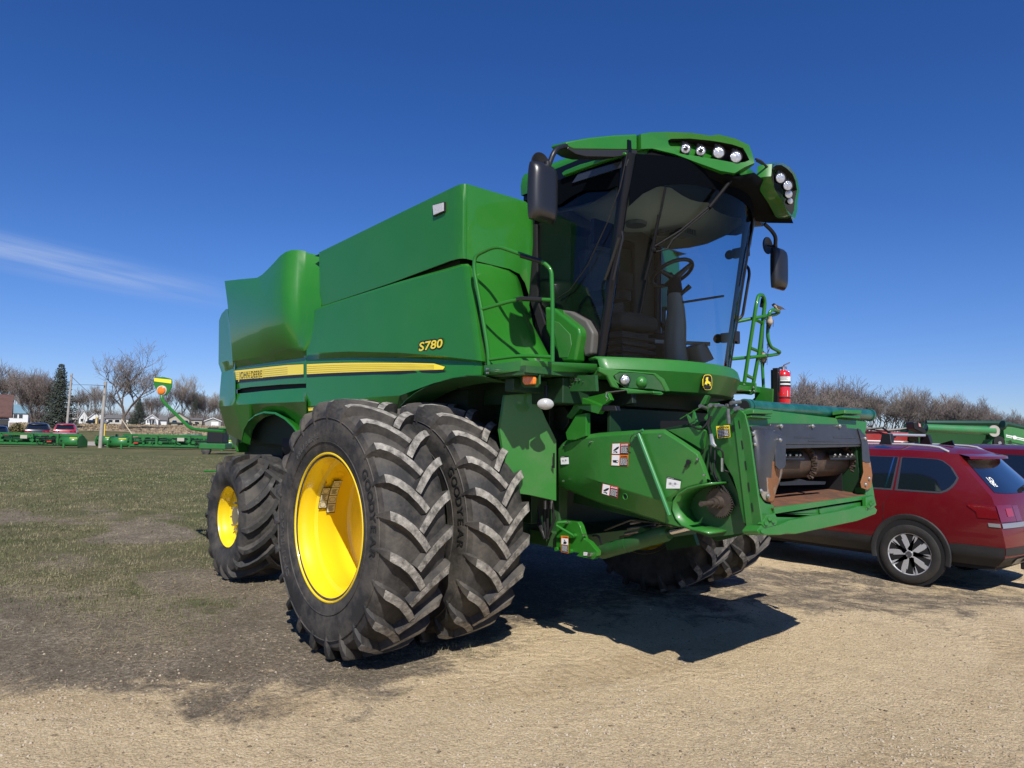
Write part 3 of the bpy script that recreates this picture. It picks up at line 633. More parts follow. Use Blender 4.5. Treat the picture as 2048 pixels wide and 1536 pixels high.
rear = MB(); rear.prism([(-5.05, -1.45, 1.55), (-4.6, -1.50, 1.35), (-4.45, -1.5, 3.2), (-4.75, -1.42, 3.15), (-5.02, -1.42, 2.5)], (0, 2.9, 0)); rear.build('rear_hood', GREEN, combine, bevel=0.03)
# small work lamp high on the tank side
wl = MB(); a = [U(864, 410, 'y', -1.592), U(889, 403, 'y', -1.592), U(889, 423, 'y', -1.592), U(866, 433, 'y', -1.592)]
wl.prism(a, (0, 0.03, 0), 1); cc = sum(a, Vector())/4; wl.prism([cc+(p-cc)*0.86+Vector((0, -0.006, 0)) for p in a], (0, 0.01, 0), 0)
wl.build('tank_lamp', [mat('milky_lens', (0.55, 0.55, 0.55), rough=0.2, coat=0.8, var=0.15, vscale=60), BLK], combine, bevel=0.004)

# stripe decals
YD2 = mat('yellow_pinstripe', (0.50, 0.36, 0.03), rough=0.4)
def side_y(px, py):                                                # depth of the lower side panel there
    if px >= 613:
        def yat(row, ps): 
            for a, b in zip(row[:-1], row[1:]):
                if a[0] <= ps <= b[0]: t_ = (ps-a[0])/(b[0]-a[0]); return a[1]+(b[1]-a[1])*t_
            return row[-1][1]
        ya, yb = yat(c3, px), yat(c4, px); t_ = (py-ya)/max(1, yb-ya); return -1.640-0.055*min(max(t_, 0), 1)
    return -1.640-0.015*(py-725)/45
def decal_band(mb, top, bot, mi, off, n=1, lines=None):
    rt = [U(a, b, 'y', side_y(a, b)-off) for a, b in top]; rb = [U(a, b, 'y', side_y(a, b)-off) for a, b in bot]
    mb.grid([rt, rb], mi)
for (tp, bt) in (([(468, 741.5), (500, 738), (540, 733.5), (575, 730), (607, 728.5)], [(468, 760), (500, 757), (540, 753.5), (575, 750.5), (607, 748.5)]),
                 ([(613.5, 728.3), (660, 726.3), (700, 725.4), (760, 725.3), (820, 725.8), (868, 727), (890, 733.5)], [(613.5, 748.3), (660, 746), (700, 744.4), (760, 742.6), (820, 740.8), (868, 739.6), (886, 739)])):
    mb = MB(); decal_band(mb, tp, bt, 0, 0.007)
    bl = [(a-(0 if a > 614 or a < 470 else 0), b+5.6) for a, b in bt]; decal_band(mb, bt, bl if tp[0][0] < 600 else bl[:-1]+[(893, 742)], 2, 0.006)
    tp2 = [(a, b-1.2) for a, b in tp]; decal_band(mb, tp2, tp, 2, 0.006)
    for f_ in (0.22, 0.42, 0.62, 0.82):
        l0 = [(a+(c-a)*f_, b+(d-b)*f_) for (a, b), (c, d) in zip(tp[:-1], bt[:-1])]; decal_band(mb, l0, [(a, b+0.9) for a, b in l0], 1, 0.0085)
    mb.build('stripe_decal', [YDEC, YD2, INK], combine, smooth=0)
jd = MB()
def px_text(mb, txt, x0, y0, x1, y1, hpx, mi, yoff, bold=0.0, wid=None, ax='side', shear=0.0, spacing=1.0):
    vs, fs = text_faces(txt, 1.0, bold=bold, shear=shear, spacing=spacing); xs = [v.x for v in vs]; mn, mx = min(xs), max(xs); hh = max(v.y for v in vs)
    out = []
    for v in vs:
        t_ = (v.x-mn)/(mx-mn); px = x0+(x1-x0)*t_; py = y0+(y1-y0)*t_-v.y/0.72*hpx
        yy = side_y(px, py) if ax == 'side' else ax
        out.append(U(px, py, 'y', yy-yoff))
    mb.add(out, fs, mi)
px_text(jd, 'JOHN DEERE', 476.5, 758.1, 525.5, 755, 15, 0, 0.0095, bold=0.035)
px_text(jd, 'JOHN DEERE', 478, 757.3, 524, 754, 14.0, 1, 0.0115, bold=0.0)
jd.build('brand_lettering', [YDEC, INK], combine, smooth=0)
md = MB(); px_text(md, 'S780', 835.5, 703.5, 887, 695, 19.5, 1, 0.008+0.034, bold=0.075, shear=0.12); px_text(md, 'S780', 837.5, 702, 885, 694, 17, 0, 0.010+0.034, bold=0.02, shear=0.12)
md.build('model_number', [YDEC, INK], combine, smooth=0)
bd = MB(); bd.grid([[U(a, b, 'y', -1.675) for a, b in r] for r in ([(616, 810), (634, 810)], [(617, 822), (632, 820)])], 0); px_text(bd, 'BEARTEC', 617, 816, 633, 815, 4, 1, 0.0, ax=-1.68); bd.build('badge', [YDEC, INK], combine, smooth=0)

# rear warning lamp on its swung-out arm
wp = [U(448, 863, 'y', -1.70), U(400, 860, 'y', -1.86), U(381, 857, 'y', -1.93), U(335, 812, 'y', -2.08), U(324, 800, 'y', -2.11), U(323, 786, 'y', -2.11)]
mb = MB(); mb.tube(arc_pts(wp, 0.12), 0.022, 10); arm = mb.build('lamp_arm', GREEN, combine)
pl = [(307, 759), (312, 754.5), (328, 754), (343, 758), (344, 764), (343, 775), (337, 785), (333, 791), (320, 791), (312, 780), (307, 768)]
c0_ = U(324, 775, 'y', -2.11); nv = Vector((0.80, -0.60, 0)); Wp0 = (c0_.x, c0_.y); Wp1 = (c0_.x-nv.y, c0_.y+nv.x)
def WP(px, py, o_=0.0): return UP(px, py, Wp0, Wp1)+nv*o_
mb = MB(); mb.prism([WP(a, b) for a, b in pl], -nv*0.02); wp_ = mb.build('warning_plate', GREEN, combine, bevel=0.004)
mb = MB(); mb.prism([WP(a, b, 0.003) for a, b in [(308.5, 756), (343, 759.5), (342.5, 767), (308.5, 762.5)]], -nv*0.002); mb.build('reflector_strip', YDEC, wp_, smooth=0)
c = WP(324, 781, 0.012); mb = MB(); Qw = nv.to_track_quat('Z', 'Y').to_matrix()
for prof_, mi_ in (([(-0.01, 0.072), (0.006, 0.070), (0.010, 0.058)], 1), ([(0.004, 0.062), (0.022, 0.052), (0.032, 0.03), (0.035, 0.001)], 0)):
    q = MB(); q.lathe(prof_, (0, 0, 0), 'z', 32); mb.add([c+Qw @ Vector(v) for v in q.v], q.f, mi_)
mb.build('warning_lamp', [AMBER, mat('lamp_ring', (0.5, 0.5, 0.48), rough=0.4)], wp_)
mb = MB(); mb.tube([U(408, 942, 'y', -1.9), U(440, 942, 'y', -1.75)], 0.012); mb.build('tow_rod', GREEN, combine)
# seen through the rear arch: auger tubes and an exhaust can
mb = MB()
for k_ in range(6): mb.tube([(-4.6+k_*0.22, -1.0, 1.05), (-4.2+k_*0.22, -0.9, 1.42)], 0.06, 12)
mb.build('chopper_vanes', GREEN, combine)
mb = MB(); mb.tube([(-3.1, -1.35, 1.50), (-2.3, -1.35, 1.50)], 0.17, 20); mb.tube([(-3.3, -1.38, 1.62), (-3.35, -1.4, 1.3), (-3.2, -1.4, 1.15)], 0.02); mb.build('fuel_can', BLKM, combine)
mb = MB(); mb.bar((-3.56, -1.35, 0.66), (-3.56, 1.35, 0.66), 0.16, 0.2); mb.bar((-3.56, 0, 0.7), (-3.0, 0, 1.2), 0.3, 0.2); mb.build('rear_axle', DKGREEN, combine, bevel=0.02)
mb = MB(); mb.cyl((0, -1.9, 0.962), (0, 1.9, 0.962), 0.13); mb.cyl((0, -1.2, 0.962), (0, -0.9, 0.962), 0.36, 0.30); mb.cyl((0, 1.2, 0.962), (0, 0.9, 0.962), 0.36, 0.30)
mb.bar((0, -0.95, 1.0), (0, 0.95, 1.0), 0.4, 0.42); mb.box((-0.6, 0, 1.45), (1.6, 1.5, 0.8)); mb.build('front_axle', DKGREEN, combine, bevel=0.02)
# ------------------------------------------------------------------ cab
def wsx(y, z): return 1.33+0.33*(1-(y/0.87)**2)+0.25*(z-2.28)/1.44
def UW(px, py, off=0.0):
    d = _ray(px, py); t0, t1 = 2.0, 9.0
    f = lambda t_: (CAM+t_*d)[0]-wsx((CAM+t_*d)[1], (CAM+t_*d)[2])-off
    for _ in range(60):
        tm = (t0+t1)/2
        if f(tm) > 0: t0 = tm
        else: t1 = tm
    return Vector(CAM+t0*d)
mb = MB(); mb.grid([[(wsx(y, z), y, z) for y in np.linspace(-0.85, 0.87, 30)] for z in np.linspace(2.28, 3.76, 12)]); mb.build('windscreen', WSG, combine, smooth=80)
for s_ in (-1, 1):
    def sg(x, z): return (x, s_*(0.875+0.035*math.sin(math.pi*min(max((z-2.2)/1.6, 0), 1))), z)
    mb = MB(); rows = []
    for z in (2.28, 2.45, 2.62, 2.80, 3.0, 3.2, 3.4, 3.6, 3.76):
        x1 = 1.30+0.25*(z-2.28)/1.44; x0 = 0.50 if z > 2.9 else (0.50+0.55*((2.9-z)/0.62)**0.7)
        if s_ > 0: x0 = 0.50
        rows.append([sg(x0+(x1-x0)*k_/6, z) for k_ in range(7)])
    mb.grid(rows); mb.build('side_window' if s_ < 0 else 'door_window', SDG, combine, smooth=80)
# frame: pillars, header, sills
fr = MB()
for s_ in (-1, 1):
    pa = [Vector((1.31+0.25*(z-2.28)/1.44, s_*0.875, z)) for z in (2.24, 2.6, 3.0, 3.4, 3.82)]
    fr.tube(pa, [0.034, 0.036, 0.038, 0.042, 0.060], 8)
    fr.tube([(0.50, s_*0.885, 2.24), (0.50, s_*0.89, 3.1), (0.52, s_*0.87, 3.82)], 0.045, 8)
    fr.bar((0.48, s_*0.86, 3.80), (1.6, s_*0.86, 3.82), 0.10, 0.20); fr.bar((0.48, s_*0.86, 2.24), (1.35, s_*0.86, 2.24), 0.08, 0.09)
    # rounded rubber corner of the window
    fr.tube(arc_pts([(0.50, s_*0.895, 3.05), (0.50, s_*0.895, 2.86), (0.78, s_*0.892, 2.60), (1.05, s_*0.885, 2.32), (1.30, s_*0.88, 2.30)], 0.15), 0.02, 8)
ws_bot = [(wsx(y, 2.27)-0.02, y, 2.265) for y in np.linspace(-0.87, 0.87, 16)]; fr.tube(ws_bot, 0.028, 6)
fr.build('cab_frame', BLKG, combine, smooth=45)
mb = MB(); rows = []
for z in (3.635, 3.66, 3.82): rows.append([(wsx(y, z)+0.004, y, z+(-0.22*(abs(y)/0.87)**6 if z < 3.67 else 0)) for y in np.linspace(-0.87, 0.87, 20)])
mb.grid(rows); mb.build('glass_shade_band', mat('shade_black', (0.002, 0.003, 0.005), rough=0.9, spec=0.03), combine, smooth=80)
for s_ in (-1, 1):
    mb = MB(); mb.grid([[(0.5+1.02*k_/8, s_*0.912, 3.80) for k_ in range(9)], [(0.5+1.02*k_/8, s_*0.912, 3.61+0.03*math.cos(k_*1.3)) for k_ in range(9)]]); mb.build('glass_shade_band', MATS['shade_black'], combine, smooth=80)
# back wall, floor, ceiling, seat, console, column and wheel
mb = MB(); mb.box((0.46, 0, 2.50), (0.06, 1.70, 0.56)); mb.box((0.46, -0.62, 3.2), (0.06, 0.5, 0.95)); mb.box((0.46, 0.70, 3.2), (0.06, 0.32, 0.95)); mb.box((0.46, 0, 3.72), (0.06, 1.7, 0.2)); mb.build('cab_back_wall', mat('dark_cab_lining', (0.045, 0.043, 0.040), rough=0.8), combine, bevel=0.02)
mb = MB(); mb.box((0.90, 0, 2.235), (0.86, 1.66, 0.05)); mb.build('cab_floor', BLKM, combine)
rows = []
for k_, z in ((0, 3.70), (1, 3.62), (2, 3.60), (3, 3.60), (4, 3.64), (5, 3.72)):
    x = 0.52+k_*0.20; rows.append([(min(x, wsx(y, 3.7)-0.04)+0.0, y, z-0.035*math.cos(y*6)-0.05*(abs(y) > 0.75)) for y in np.linspace(-0.84, 0.84, 15)])
mb = MB(); mb.grid(rows); mb.box((1.0, 0, 3.79), (0.9, 1.6, 0.03)); hl = mb.build('headliner', GREYL, combine, smooth=60)
mb = MB(); mb.cyl((1.02, -0.10, 3.575), (1.02, -0.10, 3.545), 0.10, 0.09); mb.cyl((1.02, 0.28, 3.575), (1.02, 0.28, 3.54), 0.06); mb.box((1.15, 0.40, 3.55), (0.16, 0.2, 0.04))
for k_ in range(6): mb.box((1.24, 0.33+0.028*k_, 3.55), (0.012, 0.016, 0.05))
mb.build('ceiling_vents', BLK, hl)
seat = sub('driver_seat', combine)
mb = MB(); mb.box((0.86, -0.10, 2.68), (0.46, 0.50, 0.14)); mb.build('seat_cushion', FABR, seat, bevel=0.05, seg=3)
mb = MB(); mb.box((0.62, -0.10, 3.05), (0.13, 0.48, 0.66), Matrix.Rotation(R(-8), 3, 'Y')); mb.box((0.58, -0.10, 3.46), (0.10, 0.28, 0.17)); mb.build('seat_back', FABR, seat, bevel=0.05, seg=3)
mb = MB(); mb.box((0.84, -0.10, 2.42), (0.36, 0.36, 0.34)); [mb.box((0.84, -0.10, 2.30+0.06*k_), (0.46, 0.46, 0.035)) for k_ in range(5)]; mb.build('seat_bellows', mat('bellows', (0.045, 0.045, 0.045), rough=0.8), seat, bevel=0.012)
mb = MB(); mb.box((0.95, -0.46, 2.86), (0.50, 0.16, 0.10)); mb.box((1.18, -0.50, 2.96), (0.10, 0.2, 0.14)); mb.tube([(1.12, -0.44, 2.9), (1.14, -0.42, 3.05)], [0.02, 0.035]); mb.tube([(0.55, -0.5, 2.86), (1.22, -0.78, 3.28)], 0.012); mb.box((1.22, -0.76, 3.30), (0.04, 0.26, 0.2)); mb.build('armrest_console', BLK, combine, bevel=0.015)
mb = MB(); mb.box((0.85, 0.42, 2.48), (0.4, 0.28, 0.30)); mb.box((0.62, 0.36, 2.72), (0.08, 0.24, 0.30)); mb.build('buddy_seat', FABR, combine, bevel=0.04)
G0 = mat('steering_column_grey', (0.23, 0.215, 0.19), rough=0.4, coat=0.3)
mb = MB(); col = [U(1352, 730, 'y', 0), U(1350, 690, 'y', 0), U(1352, 650, 'y', 0), U(1352, 618, 'y', 0), U(1350, 596, 'y', 0), U(1350, 583, 'y', 0)]
mb.tube(col, [0.105, 0.095, 0.088, 0.075, 0.065, 0.06], 16); mb.bar(U(1310, 683, 'y', -0.1), U(1420, 688, 'y', 0.2), 0.03, 0.03); mb.tube([U(1390, 690, 'y', 0.15), U(1400, 725, 'y', 0.2)], [0.09, 0.12], 12)
mb.build('steering_column', G0, combine, smooth=60)
cw = U(1344, 546, 'y', 0.02); mb = MB(); tl = Matrix.Rotation(R(-28), 3, 'Y'); pts = [cw+tl @ Vector((0.185*math.cos(a), 0.185*math.sin(a), 0)) for a in np.linspace(0, 2*math.pi, 33)[:-1]]
mb.tube(pts, 0.017, 8, closed=True); hubp = cw+tl @ Vector((0, 0, -0.06))
for a in (0.5, 2.6, 4.7): mb.tube([hubp, cw+tl @ Vector((0.18*math.cos(a), 0.18*math.sin(a), 0))], [0.028, 0.016], 8)
mb.tube([hubp, U(1350, 590, 'y', 0)], [0.05, 0.07], 12); mb.tube([cw+tl @ Vector((-0.10, 0.14, 0)), cw+tl @ Vector((-0.10, 0.14, 0.09))], [0.018, 0.03], 10); mb.tube([U(1360, 590, 'y', 0), U(1380, 572, 'y', 0.05)], [0.014, 0.022], 8)
mb.tube([U(1364, 605, 'y', 0), U(1447, 592, 'y', 0.42)], 0.010, 8); mb.build('steering_wheel', BLK, combine, smooth=60)
# green corner box beside the cab and the grey console behind it
bx = [(1088, 612), (1110, 617), (1157, 655), (1160, 668), (1150, 724), (1124, 724), (1090, 660)]
mb = MB(); mb.prism([U(a, b, 'y', -1.03) for a, b in bx], (0, 0.12, 0)); mb.build('cab_corner_box', GREEN, combine, bevel=0.025, seg=3)
bx2 = [(1103, 640), (1118, 645), (1140, 668), (1143, 690), (1135, 716), (1118, 716)]
mb = MB(); mb.prism([U(a, b, 'y', -1.034) for a, b in bx2], (0, 0.02, 0)); mb.build('corner_box_pressing', GREEN2, combine, bevel=0.006)
bx3 = [(1112, 618), (1140, 622), (1172, 640), (1186, 665), (1182, 708), (1168, 714), (1158, 668), (1155, 652), (1132, 632)]
mb = MB(); mb.prism([U(a, b, 'y', -0.955) for a, b in bx3], (0, 0.10, 0)); mb.build('grey_storage_box', mat('storage_grey', (0.10, 0.095, 0.085), rough=0.55), combine, bevel=0.02, seg=3)
mb = MB(); mb.prism([U(a, b, 'y', -0.93) for a, b in [(1060, 450), (1072, 448), (1074, 600), (1090, 650), (1135, 728), (1100, 728), (1060, 600)]], (0, 0.02, 0)); mb.build('gap_shade_fill', BLKM, combine, smooth=0)  # black sheet painting the shade in the gap between tank and cab

# roof shell
RZ = 4.0
plan_top = [(0.35, -0.86), (1.50, -0.86), (1.64, -0.66), (1.76, -0.45), (1.84, -0.2), (1.87, 0.05), (1.86, 0.30), (1.80, 0.6), (1.66, 0.84), (1.50, 0.86), (0.35, 0.86)]
def scale_plan(pl, k): return [(0.35+(x-0.35)*k, y*k) for x, y in pl]
rf = MB(); rows = []
for z, k in ((3.80, 1.02), (3.88, 1.03), (3.95, 1.015), (RZ, 0.985), (RZ+0.03, 0.90), (RZ+0.05, 0.5)): rows.append([(x, y, z) for x, y in scale_plan(plan_top, k)])
rf.grid(rows, closed=True); k0 = len(rf.v)-len(plan_top); rf.f.append(tuple(range(k0, len(rf.v)))); rf.m.append(0)
rf.build('cab_roof', GREEN, combine, smooth=45)
# dark underside that overhangs the windscreen
ub = [(1300, 299), (1345, 309), (1395, 322), (1440, 338), (1470, 352), (1508, 345), (1530, 362), (1560, 395), (1578, 425), (1586, 445)]
low = [UP(a, b+1, (1.58, -0.88), (2.04, -0.05)) if a < 1500 else UP(a, b, (2.02, 0.20), (1.84, 0.98)) for a, b in ub]
inn = [Vector((wsx(y, 3.72)-0.05, y, 3.70)) for y in np.linspace(-0.86, 0.86, len(low))]
mid = [(p*0.45+q*0.55)+Vector((0, 0, -0.015)) for p, q in zip(low, inn)]
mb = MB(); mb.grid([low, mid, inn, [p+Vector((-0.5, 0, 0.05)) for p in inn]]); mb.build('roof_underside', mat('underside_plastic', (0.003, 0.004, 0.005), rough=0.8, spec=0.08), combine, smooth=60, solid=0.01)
mb = MB(); mb.box((0.95, 0, 3.79), (1.2, 1.72, 0.10)); mb.build('roof_base', BLKG, combine, bevel=0.02)
mb = MB(); mb.prism([U(a, b, 'y', -0.925) for a, b in [(1144, 366), (1156, 348), (1256, 318), (1252, 332)]], (0, 0.015, 0)); mb.build('side_reflector', mat('smoked_panel', (0.03, 0.035, 0.045), rough=0.25, coat=0.5), combine, smooth=0)
# side edge of roof showing green above the dark band
for s_ in (-1, 1):
    a = [U(x, y, 'y', -0.945) for x, y in [(1122, 346), (1130, 340), (1160, 328), (1200, 317), (1250, 303), (1252, 309), (1200, 325), (1160, 339), (1126, 352)]]
    mb = MB(); mb.prism([Vector((p.x, p.y*-s_, p.z)) for p in a], (0, 0.10*-s_, 0)); mb.build('roof_side_rail', GREEN, combine, bevel=0.01)

# lamp pods on the roof front
def pod(pts, p0, p1, back, holes=None): pass
def pod_build(outl, rec, p0, p1, lamps, mirror_=False, depth=0.30):
    hous = MB(); A_ = [UP(a, b, p0, p1) for a, b in outl]; B_ = [UP(a, b, p0, p1) for a, b in rec]
    nrm = Vector((p1[1]-p0[1], -(p1[0]-p0[0]), 0)).normalized()
    if nrm.x < 0: nrm = -nrm
    n = len(A_); assert n == len(B_)
    A2 = [p-nrm*depth for p in A_]; A15 = [p-nrm*0.03+Vector((0, 0, 0.0)) for p in A_]; B2 = [p-nrm*0.10 for p in B_]
    cA = sum(A_, Vector())/n; Af = [cA+(p-cA)*0.965+nrm*0.012 for p in A_]
    hous.add(A2, [tuple(range(n))]); hous.grid([A2, A15, Af, B_], closed=True); hd = hous.build('lamp_pod', GREEN, combine, smooth=40)
    rc = MB(); rc.grid([B_, B2], closed=True); rc.add(B2, [tuple(range(n))]); rc.build('pod_recess', BLKM, hd, smooth=30)
    for (a, b, rx, kind) in lamps:
        c = UP(a, b, p0, p1)+nrm*0.0; aim = (nrm+Vector((0, 0, -0.18))+Vector((0, (-0.25 if kind else -0.6) if a < 1520 else -0.95, 0))).normalized()
        Q = aim.to_track_quat('Z', 'Y').to_matrix(); lb = MB()
        def tr(m_, mi, prof):
            q = MB(); q.lathe(prof, (0, 0, 0), 'z', 28); m_.add([c+Q @ Vector(v) for v in q.v], q.f, mi)
        tr(lb, 1, [(-0.07, rx*0.5), (-0.03, rx*1.0), (0.0, rx*1.12), (0.012, rx*1.1), (0.012, rx*0.98)]); tr(lb, 0, [(0.006, rx), (0.009, rx*0.7), (0.010, 0.001)])
        if kind == 0: tr(lb, 1, [(0.020, 0.016), (0.026, 0.012), (0.027, 0.001)])
        l_ = lb.build('work_lamp', [LENS, BLK], hd, smooth=50)
        tab = MB(); tab.box(c+Vector((-0.02, 0, rx*1.25)), (0.012, 0.03, 0.03)); tab.cyl(c+Vector((0, 0, rx*1.3)), c+Vector((0.01, 0, rx*1.3)), 0.006); tab.build('lamp_tab', BLK, l_)
    return hd
oL = [(1277, 299), (1276, 268), (1296, 264.5), (1330, 263.5), (1380, 265.5), (1420, 271.5), (1437, 269), (1470, 277), (1500, 291), (1507, 310), (1511, 328), (1490, 337), (1470, 349), (1440, 344), (1395, 328), (1345, 309), (1300, 298)]
rL = [(1344, 296), (1337, 288), (1336, 281), (1342, 277.5), (1380, 277), (1420, 281), (1440, 284), (1465, 289), (1486, 296), (1492, 306), (1499, 320), (1490, 324), (1471, 326), (1440, 320), (1400, 313), (1365, 308), (1352, 305)]
pod_build(oL, rL, (1.60, -0.88), (2.06, -0.05), [(1371.5, 297.5, 0.036, 0), (1401.5, 302, 0.036, 0), (1437, 305, 0.044, 1), (1471.5, 314, 0.044, 1)])
oR = [(1538, 352), (1540, 327), (1552, 324), (1563, 325), (1576, 333), (1588, 347), (1594, 362), (1597, 382), (1593, 402), (1592, 426), (1588, 440), (1574, 430), (1560, 402), (1546, 380)]
rR = [(1542, 352), (1544, 336), (1553, 330), (1563, 330), (1574, 337), (1585, 348), (1591, 362), (1594, 380), (1590, 400), (1588, 420), (1584, 431), (1574, 420), (1562, 398), (1548, 376)]
pod_build(oR, rR, (2.06, 0.30), (1.86, 0.98), [(1560.5, 356, 0.044, 1), (1575, 371, 0.044, 1), (1577, 388, 0.038, 1), (1580, 402, 0.030, 1)], depth=0.10)
mb = MB(); mb.tube(arc_pts([U(1511, 318, 'x', 2.0), U(1522, 322, 'x', 2.02), U(1532, 332, 'x', 2.02), U(1544, 345, 'x', 2.0), U(1546, 375, 'x', 1.98)], 0.05), 0.009, 8); mb.tube([U(1513, 322, 'x', 1.95), U(1528, 330, 'x', 1.95), U(1548, 338, 'x', 1.95)], 0.007, 8); mb.build('roof_cable', HOSE, combine)
# mirror arms, housings and mirrors, both sides
def fin(s_):
    P0 = (1.60, -0.87); P1 = (1.40, -1.43)
    face = [(1275, 268), (1230, 270), (1180, 275), (1134, 283), (1130, 287), (1137, 293), (1148, 298), (1275, 300)]
    und = [(1275, 300), (1148, 298), (1137, 293), (1134, 297), (1152, 308), (1172, 313), (1230, 314), (1275, 308)]
    a = [UP(x, y, P0, P1) for x, y in face]; b = [UP(x, y, P0, P1) for x, y in und]
    fx = lambda L_: [Vector((p.x, p.y*-s_, p.z)) for p in L_]
    a = fx(a); b = fx(b); off = Vector((-0.16, 0, 0.02))
    mb = MB(); mb.prism(a, off); f_ = mb.build('mirror_arm_cover', GREEN, combine, bevel=0.012, seg=3)
    mb = MB(); mb.prism([p+Vector((0.0, 0, 0)) for p in b], off*0.95+Vector((0, 0, -0.0))); mb.build('cover_underside', BLK, f_, bevel=0.006)
    return f_
for s_ in (-1, 1):
    fin(s_)
    fx = lambda p: Vector((p.x, p.y*-s_, p.z))
    mirr = sub('wing_mirror', combine)
    mc = Vector((1.44, -1.630, 3.375))
    pipe = [UP(1132, 292, (1.60, -0.87), (1.40, -1.43)), UP(1116, 296, (1.5, -1.2), (1.42, -1.55)), UP(1107, 306, (1.5, -1.3), (1.43, -1.63)), mc+Vector((-0.02, 0.05, 0.19))]
    mb = MB(); mb.tube(arc_pts([fx(p) for p in pipe], 0.05), 0.019, 12); mb.tube([fx(mc+Vector((-0.02, 0.05, 0.24))), fx(mc+Vector((-0.02, 0.05, 0.10)))], 0.024, 12); mb.build('mirror_stalk', BLK, mirr)
    # tall shell: superellipse sections
    mb = MB(); rows = []
    for v in np.linspace(0, 1, 15):
        zz = (v-0.5)*0.405; k = (1-abs(2*v-1)**7)**0.35 if 0 < v < 1 else 0.55
        tp = 1.0-0.08*abs(2*v-1)**2; row = []
        for u_ in range(25):
            an = -math.pi/2+math.pi*u_/24; ex = math.copysign(abs(math.sin(an))**0.62, an)
            row.append(fx(mc+Vector((0.085*abs(math.cos(an))**0.75*k-0.03, 0.128*ex*tp*(0.86+0.14*k)*1.0, zz))))
        rows.append(row)
    mb.grid(rows); mb.add(rows[0], [tuple(range(25))]); mb.add(rows[-1], [tuple(range(25))])
    mb.build('mirror_shell', mat('mirror_shell_black', (0.014, 0.014, 0.015), rough=0.33, spec=0.7, bump=0.04, bscale=300), mirr, smooth=60)
    mb = MB(); mb.box(fx(mc+Vector((-0.032, 0, 0))), (0.008, 0.20, 0.35)); mb.build('mirror_glass', MIRR, mirr, bevel=0.003)
    rc = mc+Vector((-0.10, 0.055 if s_ < 0 else 0.055, 0.245)) ; mb = MB(); mb.lathe([(-0.012, 0.001), (0.0, 0.045), (0.012, 0.085), (0.004, 0.088), (-0.004, 0.085), (-0.006, 0.001)][::-1], fx(rc), 'x', 28); mb.tube([fx(rc), fx(mc+Vector((-0.02, 0.05, 0.22)))], 0.007, 8); mb.build('spot_mirror', BLK, mirr)
mb = MB(); c = U(1218, 268, 'x', 1.15)
mb.prism([(c.x-.07, c.y-0.09, 4.03), (c.x-.07, c.y-0.055, 4.09), (c.x-.07, c.y+0.055, 4.09), (c.x-.07, c.y+0.09, 4.03)], (0.14, 0, 0)); bb = mb.build('roof_antenna', BLK, combine, bevel=0.008)
zz = U(1218, 262, 'y', c.y).z
# wipers
mb = MB(); w1 = [UW(1331, 375, 0.03), UW(1320, 430, 0.035), UW(1302, 498, 0.035), UW(1292, 570, 0.035), UW(1281, 626, 0.03)]; mb.tube(w1, 0.009, 6); mb.tube([UW(1318, 430, 0.05), UW(1304, 505, 0.05), UW(1290, 560, 0.05)], 0.012, 6)
mb.tube([UW(1462, 360, 0.06), UW(1418, 414, 0.055), UW(1360, 462, 0.05), UW(1304, 496, 0.045)], 0.008, 6); mb.tube([UW(1456, 368, 0.06), UW(1420, 418, 0.055), UW(1345, 480, 0.05), UW(1334, 498, 0.05), UW(1312, 504, 0.05)], 0.007, 6)
mb.tube([UW(1470, 350, 0.06), UW(1440, 388, 0.06), UW(1418, 415, 0.06)], 0.014, 8); mb.ball(UW(1307, 500, 0.05), 0.022, 8, 5); mb.build('windscreen_wiper', mat('wiper_black', (0.006, 0.006, 0.007), rough=0.6, spec=0.15), combine)
mb = MB(); mb.tube([U(1256, 300, 'y', -0.93), U(1240, 375, 'y', -0.94), U(1215, 445, 'y', -0.94), U(1176, 530, 'y', -0.94), U(1140, 580, 'y', -0.94), U(1110, 600, 'y', -0.94)], 0.005, 6); mb.build('side_wiper', BLK, combine)
# grab rail on the far side, and hinge blocks
mb = MB(); mb.tube(arc_pts([U(1484, 525, 'y', 0.98), U(1497, 535, 'y', 1.02), U(1499, 548, 'y', 1.02), U(1485, 632, 'y', 1.02), U(1475, 640, 'y', 0.98)], 0.04), 0.014, 8); mb.build('door_grab_rail', BLK, combine)
for b_ in ((1482, 505), (1458, 675)):
    mb = MB(); c = U(b_[0], b_[1], 'y', 0.90); mb.box(c, (0.16, 0.05, 0.09)); mb.ball(c+Vector((-0.12, 0, 0)), (0.05, 0.03, 0.045)); mb.build('door_hinge', BLK, combine, bevel=0.01)
mb = MB(); c = U(1474, 675, 'y', 0.95); mb.box(c, (0.04, 0.05, 0.12)); mb.build('door_latch', BLK, combine, bevel=0.008)
mb = MB(); mb.tube([U(1210, 560, 'y', -0.93), U(1224, 520, 'y', -0.93), U(1238, 475, 'y', -0.93)], 0.012, 6); mb.tube([U(1244, 463, 'y', -0.93), U(1246, 475, 'y', -0.93), U(1226, 560, 'y', -0.93)], 0.008, 6); mb.build('pillar_grip', BLK, combine)

